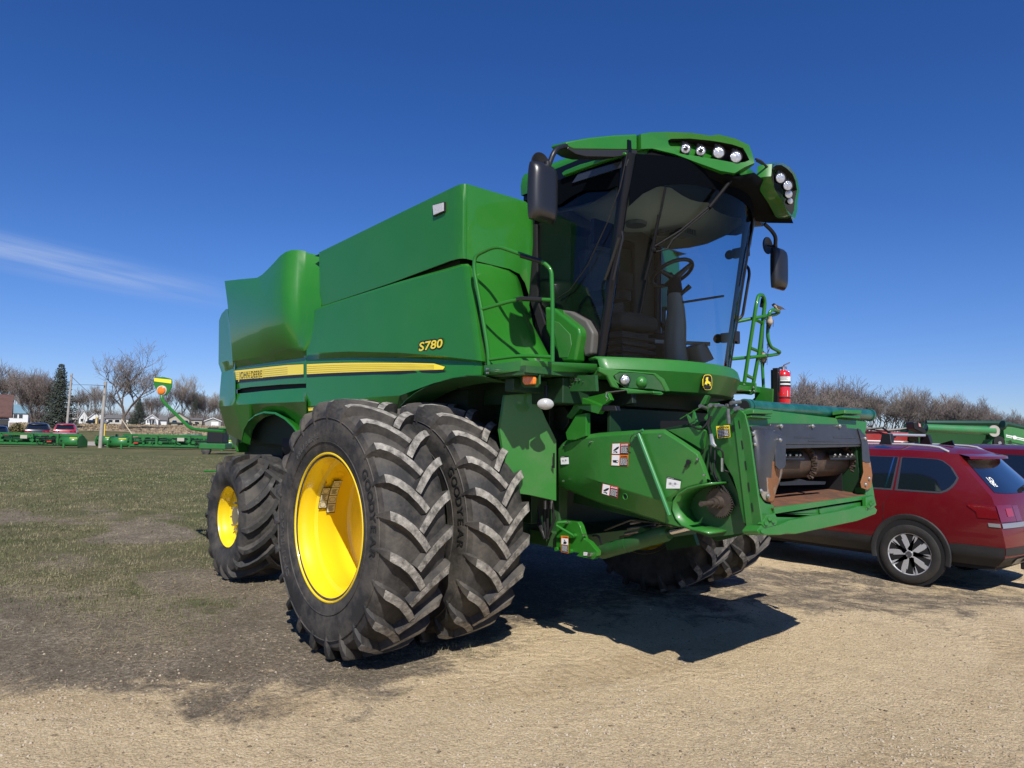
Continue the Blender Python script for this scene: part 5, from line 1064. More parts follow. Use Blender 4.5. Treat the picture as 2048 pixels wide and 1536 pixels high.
m_ = fl_.modifiers.new('s', 'SUBSURF'); m_.levels = m_.render_levels = 2
m_ = fl_.modifiers.new('sol', 'SOLIDIFY'); m_.thickness = 0.006
kp([(1551, 872), (1572, 872), (1572, 930), (1568, 937), (1558, 939), (1552, 932)], 0.035, 0.008, 'rubber_strap', LIN, bevel=0.003)
kp([(1716, 856), (1733, 872), (1738, 895), (1741, 925), (1733, 926), (1726, 922), (1724, 885)], 0.03, 0.008, 'rubber_strap', LIN, bevel=0.003)
kp([(1726, 920), (1741, 922), (1745, 950), (1743, 975), (1735, 980), (1724, 976), (1722, 965), (1728, 945)], 0.026, 0.008, 'right_liner', wornm, bevel=0.003)
mb = MB()
for a, b in ((1563, 852), (1626, 852), (1680, 852), (1508, 867), (1511, 889), (1561, 880), (1731, 877), (1523, 982), (1537, 992), (1739, 957), (1732, 969)): q = UK(a, b, 0.035); mb.ball(q, 0.012, 8, 5); mb.cyl(q-kn*0.015, q, 0.016, n=10)
mb.build('liner_bolts', ZINC, feeder)
# drum with slats, floor plate, dark throat
dc0 = UK(1560, 930, -0.20); dc1 = UK(1722, 917, -0.20); dax = (Vector((0, 1, 0))); z_d = (dc0.z+dc1.z)/2
d0 = Vector((dc0.x, -0.62, z_d+0.0)); d1 = Vector((dc0.x, 0.74, z_d))
mb = MB(); mb.cyl(d0, d1, 0.115, n=40); drum = mb.build('conveyor_drum', RUSTD, feeder, smooth=40)
for k_, a in enumerate((1592, 1670, 1696)):
    q = UK(a, 925, -0.20); mb = MB()
    for t_ in np.linspace(-0.2, 1.35, 7):
        an = t_; p = Vector((d0.x+0.135*math.cos(-an+0.6), q.y+0.02*(t_), z_d+0.135*math.sin(-an+0.6))); mb.box(p, (0.03, 0.035, 0.045), Matrix.Rotation(-(-an+0.6), 3, 'Y')); mb.cyl(p+Vector((0.0, -0.012, 0)), p+Vector((0.03*math.cos(-an+0.6), -0.012, 0.03*math.sin(-an+0.6))), 0.010, n=8)
    mb.build('conveyor_chain', RUSTD, feeder)
def slat(x0, x1, yp):
    P = [(x0, yp), (x1, yp), (x1+6, yp+13), (x0+4, yp+13)]
    mb = MB(); mb.prism([UK(a, b, -0.08+(0.05 if i_ > 1 else 0)) for i_, (a, b) in enumerate(P)], (-0.006, 0, 0.002)); a0, a1 = P[3], P[2]; mb.prism([UK(a0[0], a0[1], -0.03), UK(a1[0], a1[1], -0.03), UK(a1[0], a1[1]+3, -0.03), UK(a0[0], a0[1]+3, -0.03)], (-0.01, 0, 0))
    s__ = mb.build('conveyor_slat', mat('slat_steel', (0.05, 0.05, 0.052), rough=0.35, metal=0.7, var=0.3, vscale=20), feeder)
    bm2 = MB()
    for f_ in (0.25, 0.45, 0.75, 0.92): q = UK(x0+(x1-x0)*f_, yp+7, -0.045); bm2 = MB(); bm2.ball(q, 0.011, 8, 5); bm2.build('slat_rivet', ZINC, s__)
slat(1560, 1603, 903); slat(1657, 1708, 903)
mb = MB(); mb.prism([UK(a, b, -0.10) for a, b in [(1558, 965), (1590, 962), (1600, 958), (1615, 962), (1652, 963), (1650, 969), (1560, 971)]], (-0.02, 0, 0)); mb.build('conveyor_slat', BLK, feeder)
FLR = [UK(1547, 1017, 0.02), UK(1736, 991, 0.02)]
mb = MB(); b0 = Vector((1.7, FLR[0].y+0.02, 1.30)); b1 = Vector((1.7, FLR[1].y-0.02, 1.30)); m0 = FLR[0]+Vector((-0.25, 0.02, 0.03)); m1 = FLR[1]+Vector((-0.25, -0.02, 0.03))
mb.grid([[FLR[0], FLR[1]], [m0, m1], [b0, b1]]); mb.build('feeder_floor', RUST, feeder, solid=0.006, smooth=0)
mb = MB(); mb.lathe([(-0.06, 0.0), (-0.055, 0.035), (0.0, 0.04), (0.06, 0.05)], UK(1703, 975, -0.14), 'z', 20); mb.build('throat_cone', mat('coppery_rust', (0.22, 0.10, 0.045), rough=0.45, metal=0.4), feeder)
mb = MB(); mb.box((2.10, 0.70, 1.5), (0.7, 0.01, 0.6)); mb.box((2.10, -0.70, 1.5), (0.7, 0.01, 0.6)); mb.box((1.85, 0, 1.5), (0.02, 1.4, 0.6)); mb.build('throat_lining', BLKM, feeder)
# right-hand face of the frame
sp_ = [(1411, 812), (1418, 806), (1437, 806), (1440, 813), (1478, 818), (1490, 828), (1500, 870), (1512, 960), (1524, 1046), (1518, 1062), (1500, 1050), (1487, 1046), (1481, 1020), (1474, 985), (1465, 955), (1448, 926), (1434, 908), (1428, 892), (1424, 870)]
P0, P1 = (2.22, -0.82), (2.58, -0.88)
mb = MB(); mb.prism([UP(a, b, P0, P1) for a, b in sp_], (0, 0.02, 0)); sp2 = mb.build('frame_cheek', GREEN2, feeder, bevel=0.006)
sl = MB()
for (a, b, l_) in ((1476, 841, 16), (1482, 881, 17), (1489, 922, 18), (1495, 965, 18), (1502, 1006, 17)): sl.prism([UP(x, y, (2.22, -0.824), (2.58, -0.884)) for x, y in [(a, b), (a+2, b), (a+4.5, b+l_), (a+2.5, b+l_)]], (0, 0.003, 0))
sl.prism([UP(x, y, (2.22, -0.824), (2.58, -0.884)) for x, y in [(1463, 850), (1467, 850), (1468, 863), (1464, 862)]], (0, 0.003, 0)); sl.build('cheek_slots', BLKM, sp2, smooth=0)
yq = U(1446, 860, 'y', -0.86)
stick([(1432, 852.5), (1459, 850), (1461, 874), (1435, 877)], -0.868, 'C', feeder, 'caution_sticker')
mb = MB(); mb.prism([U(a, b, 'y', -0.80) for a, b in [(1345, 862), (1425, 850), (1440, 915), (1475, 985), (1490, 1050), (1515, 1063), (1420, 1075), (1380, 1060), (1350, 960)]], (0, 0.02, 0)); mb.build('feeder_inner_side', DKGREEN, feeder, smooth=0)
mb = MB(); mb.prism([U(a, b, 'y', -0.84) for a, b in [(1335, 860), (1400, 851), (1410, 862), (1405, 900), (1380, 885)]], (0, 0.03, 0)); mb.prism([U(a, b, 'y', -0.75) for a, b in [(1408, 835), (1424, 815), (1436, 900), (1440, 915), (1410, 880)]], (0, 0.03, 0)); mb.build('feeder_gusset', GREEN2, feeder, bevel=0.003)
# tarp-covered tube on top with its saddles, couplers
mb = MB(); ta = U(1490, 815, 'x', 2.44); tb = U(1741, 829, 'x', 2.44); zt = (ta.z+tb.z)/2; ta = Vector((2.44, ta.y, zt)); tb = Vector((2.44, tb.y, zt))
mb.cyl(ta, tb, 0.046, n=28); [mb.cyl(p+Vector((0, -0.012, 0)), p+Vector((0, 0.02, 0)), 0.053, n=28) for p in (ta, ta+Vector((0, 0.05, 0)), tb+Vector((0, -0.03, 0)))]; tube_ = mb.build('manual_tube', TARP, feeder, smooth=40)
mb = MB(); mb.cyl(ta+Vector((0, -0.02, 0)), ta+Vector((0, -0.013, 0)), 0.043, n=24); mb.build('tube_end_cap', BLKM, tube_); mb = MB(); mb.cyl(tb, tb+Vector((0, 0.04, 0.0)), 0.02); mb.build('tube_end_cap', BLKM, tube_)
for x0, x1 in ((1507, 1547), (1690, 1724)):
    kp([(x0, 819), (x1, 820), (x1-1, 828), (x0, 827)], 0.07, 0.10, 'tube_saddle', GREEN2, bevel=0.006); kp([(x0-3, 829), (x1-3, 832), (x1-4, 837), (x0-5, 834)], 0.05, 0.06, 'tube_saddle_foot', GREEN2)
mb = MB()
for (x0, y0, x1, y1) in ((1420, 811, 1428, 812), (1432, 811, 1446, 813), (1452, 811, 1478, 816), (1462, 806, 1480, 804), (1470, 818, 1484, 820), (1400, 812, 1416, 818)): mb.tube([U(x0, y0, 'y', -0.90), U(x1, y1, 'y', -0.80)], 0.013, 10)
mb.tube([U(1456, 818, 'y', -0.93), U(1458, 848, 'y', -0.93)], 0.012, 10); mb.build('coupler_pipes', mat('grey_coupler', (0.16, 0.165, 0.16), rough=0.4, metal=0.5, var=0.3, vscale=30), feeder)
mb = MB(); mb.tube(arc_pts([U(1424, 870, 'y', -0.9), U(1430, 895, 'y', -0.9), U(1445, 900, 'y', -0.9), U(1447, 925, 'y', -0.86), U(1444, 940, 'y', -0.85), U(1458, 944, 'y', -0.85)], 0.04), 0.007, 8); mb.tube([U(1421, 832, 'y', -0.9), U(1416, 850, 'y', -0.9), U(1422, 872, 'y', -0.9)], 0.009, 8); mb.tube([U(1400, 910, 'y', -0.95), U(1412, 893, 'y', -0.95)], 0.002, 6); mb.build('frame_hose', HOSE, feeder)
mb = MB(); mb.tube([U(1422, 868, 'y', -0.92), U(1425, 888, 'y', -0.92), U(1432, 894, 'y', -0.92)], [0.012, 0.018, 0.010], 8); mb.build('hose_coupling', ZINC, feeder); mb = MB(); mb.tube([U(1444, 916, 'y', -0.88), U(1444, 943, 'y', -0.88)], 0.009, 8); mb.build('hose_coupling', ZINC, feeder)
mb = MB(); mb.prism([U(a, b, 'y', -0.80) for a, b in [(1410, 790), (1417, 792), (1410, 808), (1398, 812)]], (0, 0.03, 0)); mb.prism([U(a, b, 'y', -0.8) for a, b in [(1372, 828), (1380, 850), (1394, 846), (1386, 820), (1384, 840)]], (0, 0.02, 0)); mb.tube([U(1360, 838, 'y', -0.85), U(1400, 815, 'y', -0.85), U(1412, 795, 'y', -0.85)], 0.004, 6); mb.build('lock_lever', GREEN2, feeder)
# lift cylinder and its foot bracket
def cylinder(s_):
    y = -0.78*-s_
    mb = MB(); a = Vector((U(1200, 1105, 'y', -0.78).x, y, U(1200, 1105, 'y', -0.78).z)); b = Vector((U(1338, 1065, 'y', -0.78).x, y, U(1338, 1065, 'y', -0.78).z)); c = Vector((U(1385, 1054, 'y', -0.78).x, y, U(1385, 1054, 'y', -0.78).z))
    mb.tube([a, a+(b-a)*0.04, b-(b-a)*0.05, b], [0.045, 0.056, 0.058, 0.048], 20); mb.cyl(a+(b-a)*0.42, a+(b-a)*0.43, 0.060); cy = mb.build('lift_cylinder', DKGREEN, combine, smooth=40)  # darker green here paints the shade cast by the feeder shield
    mb = MB(); mb.cyl(b, c, 0.021); mb.build('cylinder_rod', CHROME, cy)
cylinder(-1); cylinder(1)
ft = [(1113, 1047), (1124, 1040), (1155, 1044), (1160, 1052), (1168, 1078), (1178, 1084), (1194, 1103), (1193, 1112), (1186, 1119), (1152, 1112), (1158, 1106), (1112, 1100)]
mb = MB(); mb.prism([U(a, b, 'y', -0.93) for a, b in ft], (0, 0.05, 0)); foot = mb.build('cylinder_foot', GREEN, combine, bevel=0.004)
mb = MB(); mb.prism([U(a, b, 'y', 0.93) for a, b in [(1330, 1062), (1390, 1060), (1400, 1090), (1340, 1100)]], (0, -0.05, 0)); mb.build('cylinder_foot', DKGREEN, combine)
mb = MB(); mb.tube(arc_pts([U(1134, 1044, 'y', -0.95), U(1114, 1045, 'y', -1.0), U(1113, 1051, 'y', -1.0), U(1150, 1073, 'y', -0.95)], 0.03), 0.010, 8); mb.build('foot_handle', GREEN, foot)
mb = MB(); 
for a, b, r_ in ((1134, 1045, 0.012), (1181, 1109, 0.016), (1169, 1069, 0.006)): q = U(a, b, 'y', -0.94); mb.cyl(q+Vector((0, 0.02, 0)), q+Vector((0, -0.02, 0)), r_, n=12)
mb.build('foot_pins', ZINC, foot); mb = MB()
for a, b in ((1115, 1098), (1142, 1102), (1150, 1071)): q = U(a, b, 'y', -0.94); mb.cyl(q+Vector((0, 0.02, 0)), q+Vector((0, -0.02, 0)), 0.016, n=8)
mb.build('foot_bolts', GREEN, foot)
stick([(1122, 1071), (1137, 1072), (1137, 1107), (1122, 1104)], -0.985, 'V', foot, 'warning_sticker'); stick([(1167, 1103), (1175, 1103), (1175, 1111), (1167, 1111)], -0.934, 'L', foot, 'lift_point_sticker')
mb = MB(); mb.tube(arc_pts([U(1178, 1073, 'y', -0.6), U(1198, 1071, 'y', -0.6), U(1203, 1090, 'y', -0.6)], 0.04), 0.010, 8); mb.tube([U(1250, 1068, 'y', -0.55), U(1318, 1055, 'y', -0.5)], 0.014, 8); mb.tube([U(1255, 1058, 'y', -0.55), U(1310, 1050, 'y', -0.5)], 0.010, 8); mb.tube([U(1260, 1047, 'y', -0.55), U(1282, 1043, 'y', -0.5)], 0.012, 8)
for q_ in ((1240, 1075, 1300, 1062, 1330, 1066), (1210, 1060, 1262, 1040, 1320, 1046), (1225, 1085, 1270, 1078, 1335, 1050), (1300, 1068, 1318, 1050, 1345, 1052)): mb.tube([U(q_[0], q_[1], 'y', -0.5), U(q_[2], q_[3], 'y', -0.55), U(q_[4], q_[5], 'y', -0.5)], 0.009, 8)
mb.build('valve_lines', mat('pewter_fitting', (0.20, 0.19, 0.17), rough=0.4, metal=0.8, var=0.4, vscale=40), combine)
mb = MB(); mb.bar((0.7, -0.5, 1.15), (1.9, -0.5, 1.05), 0.06, 0.10); mb.box((0.72, -0.72, 1.2), (0.10, 0.10, 0.9)); mb.box((0.75, 0, 0.82), (0.5, 1.7, 0.12)); mb.cyl((1.5, -0.6, 0.95), (1.5, 0.6, 0.95), 0.04); mb.build('lower_frame', DKGREEN, combine, bevel=0.006)

# ------------------------------------------------------------------ ladder side rails beyond the cab
yl = 1.30
LD = lambda a, b: U(a, b, 'y', yl)
lad = sub('ladder', combine)
def lrl(pts, r, name, q=0.06): mb = MB(); mb.tube(arc_pts([LD(*p) if len(p) == 2 else U(p[0], p[1], 'y', p[2]) for p in pts], q, 6), r, 10); mb.build(name, GREEN, lad, smooth=60)
lrl([(1486, 782), (1496, 715), (1512, 612), (1517, 590, 1.36), (1526, 590, 1.45), (1530, 604, 1.5), (1528, 622, 1.5), (1519, 700, 1.5), (1504, 782, 1.5)], 0.019, 'ladder_rail')
for a, b, c_, d_ in ((1512, 640, 1524, 646), (1501, 696, 1515, 702), (1492, 750, 1506, 757)):
    mb = MB(); mb.tube([U(a, b, 'y', yl), U(c_, d_, 'y', 1.5)], 0.017, 10); mb.build('ladder_rung', GREEN, lad)
lrl([(1527, 775, 1.9), (1523, 700, 1.9), (1526, 640, 1.9)], 0.017, 'rail_post')
lrl([(1466, 645, 1.2), (1520, 634, 1.4), (1551, 629, 1.75), (1559, 624, 1.8), (1546, 619, 1.6), (1539, 624, 1.55), (1536, 645, 1.55), (1535, 675, 1.55), (1541, 694, 1.6), (1560, 704, 1.8), (1556, 708, 1.8), (1540, 711, 1.6), (1463, 718, 1.2)], 0.017, 'rail_loop')
mb = MB(); mb.prism([U(a, b, 'y', 1.48) for a, b in [(1522, 596), (1528, 600), (1526, 616), (1519, 614)]], (0.0, 0.02, 0)); mb.build('rail_guard', BLK, lad)
mb = MB(); mb.prism([U(a, b, 'y', 1.28) for a, b in [(1473, 762), (1510, 766), (1511, 784), (1500, 790), (1472, 786)]], (0, 0.03, 0)); mb.prism([U(a, b, 'y', 1.50) for a, b in [(1509, 772), (1546, 778), (1545, 805), (1500, 803), (1509, 795)]], (0, 0.05, 0)); mb.prism([(0.6, 0.95, 2.13), (1.35, 0.98, 2.13), (1.28, 1.65, 2.13), (0.6, 1.65, 2.13)], (0, 0, 0.05)); mb.build('ladder_platform', GREEN2, lad, bevel=0.004)
mb = MB()
for a, b in ((1473, 770), (1473, 777), (1482, 777), (1488, 769), (1489, 777), (1491, 782), (1500, 782), (1507, 775), (1508, 782)): q = U(a, b, 'y', 1.27); mb.ball(q, 0.010, 8, 5)
mb.build('platform_bolts', ZINC, lad)
def chain(pts, name):
    mb = MB(); pts = [Vector(p) for p in pts]; k_ = 0
    for a, b in zip(pts[:-1], pts[1:]):
        n = max(1, int((b-a).length/0.028))
        for i_ in range(n):
            c = a+(b-a)*((i_+0.5)/n); t_ = (b-a).normalized(); s1 = t_.cross(Vector((0, 1, 0.2))).normalized(); s2 = t_.cross(s1)
            side_ = s1 if k_ % 2 else s2; k_ += 1
            mb.tube([c+t_*0.018*math.cos(q)+side_*0.010*math.sin(q) for q in np.linspace(0, 6.283, 9)[:-1]], 0.0035, 5, closed=True)
    return mb.build(name, mat('chain_dark', (0.09, 0.085, 0.075), rough=0.45, metal=0.8), lad)
chain([U(1535, 688, 'y', 1.55), U(1537, 700, 'y', 1.55), U(1534, 712, 'y', 1.55), U(1532, 722, 'y', 1.55), U(1526, 727, 'y', 1.6), U(1521, 722, 'y', 1.6), U(1518, 712, 'y', 1.6), U(1516, 703, 'y', 1.5)], 'safety_chain')
chain([U(1530, 632, 'y', 1.5), U(1533, 642, 'y', 1.53), U(1537, 658, 'y', 1.53)], 'safety_chain')

# ------------------------------------------------------------------ fire extinguisher standing on the ladder platform
ex = U(1567, 808, 'y', 1.62); ext = thing('fire_extinguisher', 'red fire extinguisher strapped upright beside the ladder of the harvester', 'fire extinguisher', ex)
sc_ = (U(1580, 770, 'y', 1.62)-U(1553, 770, 'y', 1.62)).length
rE = 0.5*abs((U(1580, 770, 'y', 1.62)-CAM and 0)+0) if False else 0.066
hE = U(1567, 740, 'y', 1.62).z-ex.z
mb = MB(); mb.lathe([(0, 0.001), (0, rE*0.95), (0.01, rE), (hE*0.88, rE), (hE*0.95, rE*0.8), (hE*0.985, rE*0.42), (hE, rE*0.3)], (0, 0, 0), 'z', 32); mb.build('cylinder', mat('extinguisher_red', (0.60, 0.012, 0.02), rough=0.25, coat=0.7), ext, smooth=50)
mb = MB(); mb.cyl((0, 0, hE), (0, 0, hE+0.035), 0.016); mb.tube([(0, 0, hE+0.03), (0.02, -0.02, hE+0.045), (0.03, 0.07, hE+0.075)], 0.007, 8); mb.tube([(0, 0, hE+0.02), (0.01, 0.04, hE+0.03), (0.0, 0.06, hE+0.02)], 0.007, 8); mb.build('valve_head', ZINC, ext)
mb = MB(); mb.tube(arc_pts([(0, 0, hE+0.02), (-0.02, -0.05, hE+0.02), (0.0, -0.078, hE-0.08), (0.0, -0.08, 0.12)], 0.05), 0.010, 8); mb.box((-0.06, -0.06, hE*0.55), (0.05, 0.05, hE*0.9)); mb.box((-0.03, -0.085, 0.18), (0.05, 0.04, 0.34)); mb.build('hose', BLK, ext)
def band_(z0, z1, m, nm, r=1.012, a0=0, a1=2*math.pi):
    mb = MB(); mb.lathe([(z0, rE*r), (z1, rE*r)], (0, 0, 0), 'z', 32, a0=a0, a1=a1); return mb.build(nm, m, ext, smooth=60)
band_(hE*0.52, hE*0.80, WHITE, 'label', 1.006, R(-130), R(40)); band_(hE*0.50, hE*0.555, BLK, 'strap', 1.03); band_(hE*0.60, hE*0.66, BLK, 'strap', 1.03); band_(hE*0.15, hE*0.20, BLK, 'strap', 1.03)
mb = MB(); mb.tube([(0.02, 0.09+0.02*math.cos(q), hE-0.02+0.02*math.sin(q)) for q in np.linspace(0, 6.28, 13)[:-1]], 0.002, 5, closed=True); mb.build('pin_ring', ZINC, ext)
mb = MB()
for k_ in range(7): a = R(-95+k_*1.0); mb.lathe([(hE*0.69+k_*0.008, rE*1.012), (hE*0.69+k_*0.008+0.003, rE*1.012)], (0, 0, 0), 'z', 16, a0=R(-100), a1=R(-20-7*(k_ % 3)))
mb.build('label_print', INK, ext); 
mb = MB(); zt_ = hE*0.30; mb.add([(rE*1.012*math.cos(a), rE*1.012*math.sin(a), z) for a, z in ((R(-62), zt_), (R(-25), zt_+0.03), (R(-25), zt_-0.03))], [(0, 1, 2)]); mb.build('arrow_mark', WHITE, ext)

# ------------------------------------------------------------------ sparrows on the rail
SPB = mat('sparrow_back', (0.12, 0.075, 0.045), rough=0.9, col2=(0.03, 0.022, 0.018), thr=(0.45, 0.55), vscale=60)
SPW = mat('sparrow_breast', (0.42, 0.35, 0.27), rough=0.9, var=0.15, vscale=80)
def sparrow(px, py, y, rz, pitch, label, size=1.0):
    p = U(px, py, 'y', y); t_ = thing('sparrow', label, 'bird', p, rz, 'sparrows on the ladder rail'); M = Matrix.Rotation(pitch, 3, 'Y')
    # one continuous body: tail tip, rump, belly, breast, neck, head, beak
    prof = [(-0.088, 0.0015, 0.012), (-0.060, 0.006, 0.008), (-0.038, 0.009, 0.003), (-0.028, 0.020, 0.0), (-0.008, 0.029, -0.003), (0.012, 0.029, 0.0), (0.027, 0.021, 0.010), (0.036, 0.018, 0.018), (0.048, 0.0175, 0.021), (0.056, 0.012, 0.020), (0.061, 0.005, 0.018), (0.071, 0.0006, 0.016)]
    mb = MB(); rows = []
    for x, r_, z in prof:
        wy = r_*0.95 if x > -0.035 else r_*1.2; rows.append([M @ Vector((x*size, wy*math.cos(a)*size, (z+r_*(1 if x > -0.035 else 0.35)*math.sin(a))*size)) for a in np.linspace(0, 2*math.pi, 15)[:-1]])
    mb.grid(rows, closed=True)
    for k_ in range(len(mb.f)):
        r_i, c_i = divmod(k_, 14)
        mb.m[k_] = 1 if (7 <= c_i <= 13 and 3 <= r_i <= 8) else (2 if r_i >= 9 else 0)
    mb.build('body', [SPB, SPW, BLK], t_, smooth=70)
    for s_ in (-1, 1):
        w_ = MB(); w_.prism([M @ Vector((a*size, s_*(0.028*size), b*size)) for a, b in [(0.022, 0.006), (0.012, 0.018), (-0.03, 0.014), (-0.058, 0.002), (-0.03, -0.006), (0.005, -0.008)]], (0, s_*0.004, 0)); w_.build('wing', SPB, t_, bevel=0.001)
        l_ = MB(); l_.tube([M @ Vector((0.0, s_*0.010, -0.026*size)), (0.004, s_*0.010, -0.045*size)], 0.0014, 5); l_.build('leg', mat('bird_leg', (0.25, 0.15, 0.1)), t_)
        e_ = MB(); e_.ball(M @ Vector((0.051*size, s_*0.0155*size, 0.025*size)), 0.0024*size, 8, 5); e_.build('eye', BLKG, t_)
sparrow(1555, 616.5, 1.75, R(-120), R(-12), 'small brown sparrow perched on top of the green rail loop with tail cocked up', 1.05)
sparrow(1540, 644, 1.50, R(-60), R(-52), 'sparrow with pale breast clinging to the rail loop just below its upper bend', 1.0)
sparrow(1527, 718, 1.58, R(-60), R(-62), 'sparrow with buff breast clinging low on the ladder post beside the chain', 1.15)
# ------------------------------------------------------------------ placing things beyond the yard
def GP(px, d, py=None):
    # ground point in the direction of photo column px, d metres out along the view
    a = (px-1024)/FPX*d; x = CAM[0]+a*rh[0]+d*fh[0]; y = CAM[1]+a*rh[1]+d*fh[1]; return Vector((x, y, Hs(x, y)))
def face_cam(p): return math.atan2(CAM[1]-p.y, CAM[0]-p.x)
A0 = math.radians(49.0)                                             # world angle of the photo's horizontal

# ------------------------------------------------------------------ sport utility vehicles
CLAD = mat('grey_cladding', (0.017, 0.017, 0.018), rough=0.6, dust=0.10)
DGLS = mat('dark_car_glass', (0.008, 0.011, 0.016), rough=0.04, spec=0.8, coat=1.0)
TLR = mat('tail_lamp_red', (0.16, 0.006, 0.010), rough=0.12, coat=1.0)
TLB = mat('tail_lamp_bright', (0.32, 0.015, 0.02), rough=0.2, coat=1.0)
TYR = mat('car_tyre', (0.016, 0.015, 0.014), rough=0.8, dust=0.15, bump=0.2, bscale=120)
ALU = mat('silver_alloy', (0.50, 0.50, 0.51), rough=0.35, metal=0.25, coat=0.5)
XR = [-0.92, -1.03, -1.04, -1.00, -0.95, -0.90, -0.54, -0.48, -0.40, -0.35]
XF = [3.75, 3.90, 3.93, 3.90, 3.75, 3.10, 2.05, 1.90, 1.85, 1.80]
def car_section(t):
    taper = 1-0.13*max(0, (abs(t-0.45)-0.25)/0.30)**2.2
    z = [0.34, 0.47, 0.62, 0.85, 1.04, 1.17, 1.60, 1.70, 1.76, 1.78]; y = [0.90, 0.975, 0.985, 0.992, 0.975, 0.945, 0.80, 0.71, 0.42, 0.0]
    out = []
    for k in range(10):
        x = XR[k]+(XF[k]-XR[k])*t; zz = z[k]
        if k >= 5 and t > 0.55: zz = z[k] - (t-0.55)*(0.10 if k == 5 else 0.12)
        if k >= 6: zz -= 0.035*max(0, (0.25-t)/0.25)**2
        out.append((x, y[k]*taper, zz))
    return out
TS = [0, 0.015, 0.04, 0.08, 0.13, 0.2, 0.28, 0.36, 0.45, 0.54, 0.62, 0.70, 0.78, 0.85, 0.91, 0.96, 1.0]
def surf(t, k):                                                     # point on the car's side at fraction t, row k (may be fractional)
    s0 = car_section(t); i_ = int(min(8, math.floor(k))); f_ = k-i_; a, b = s0[i_], s0[i_+1]; return Vector([p+(q-p)*f_ for p, q in zip(a, b)])
def make_wheel(parent, x, y, s_, steer=0.0, detail=True):
    w_ = sub('wheel', parent, (x, s_*y, 0.378), (0, 0.3, 0 if s_ > 0 else math.pi))
    mb = MB(); mb.lathe([(0.0, 0.262), (0.012, 0.27), (0.020, 0.30), (0.022, 0.335), (0.010, 0.362), (-0.02, 0.376), (-0.10, 0.380), (-0.20, 0.376), (-0.235, 0.36), (-0.24, 0.27)], n=56)
    mb.build('tyre', TYR, w_, smooth=40)
    if detail:
        gr = MB()
        for k_ in range(64):
            a = 2*math.pi*k_/64
            for yy, l_ in ((-0.015, 0.018), (-0.06, 0.03), (-0.11, 0.03), (-0.17, 0.03)):
                Q = Matrix.Rotation(-a, 3, 'Y'); gr.box(Q @ Vector((0.380-(0.008 if yy > -0.03 else 0), yy, 0)), (0.012, l_, 0.022), Q)
        gr.build('tread_blocks', TYR, w_, smooth=0)
    mb = MB(); mb.lathe([(-0.002, 0.268), (0.004, 0.264), (-0.004, 0.252), (-0.03, 0.246), (-0.15, 0.235), (-0.15, 0.24)], n=56)
    for k_ in range(5):
        for s2 in (-1, 1):
            a0 = 2*math.pi*k_/5; a1 = a0+s2*0.30; e_ = lambda a, r, y_: Vector((r*math.cos(a), y_, r*math.sin(a)))
            mb.prism([e_(a0+s2*0.02, 0.045, 0.006), e_(a1-0.175, 0.255, -0.008), e_(a1+0.02*s2, 0.256, 0.006), e_(a1+0.175, 0.255, -0.008), e_(a0+s2*1.0, 0.06, 0.004)][::1], (0, -0.03, 0))
    mb.cyl((0, -0.03, 0), (0, 0.010, 0), 0.055, 0.045, n=24); mb.build('rim', ALU, w_, smooth=30, bevel=0.003)
    mb = MB(); mb.cyl((0, -0.14, 0), (0, -0.06, 0), 0.245, n=40); mb.build('brake_disc', BLKM, w_)
    mb = MB(); mb.cyl((0, 0.009, 0), (0, 0.014, 0), 0.036, n=20); mb.lathe([(0.014, 0.033), (0.017, 0.031), (0.014, 0.029)], n=24)
    for k_ in range(5): a = 2*math.pi*(k_+0.5)/5; mb.cyl((0.075*math.cos(a), -0.02, 0.075*math.sin(a)), (0.075*math.cos(a), 0.004, 0.075*math.sin(a)), 0.010, n=6)
    mb.build('wheel_hub', mat('hub_grey', (0.12, 0.12, 0.13), rough=0.4, metal=0.5), w_)
    return w_
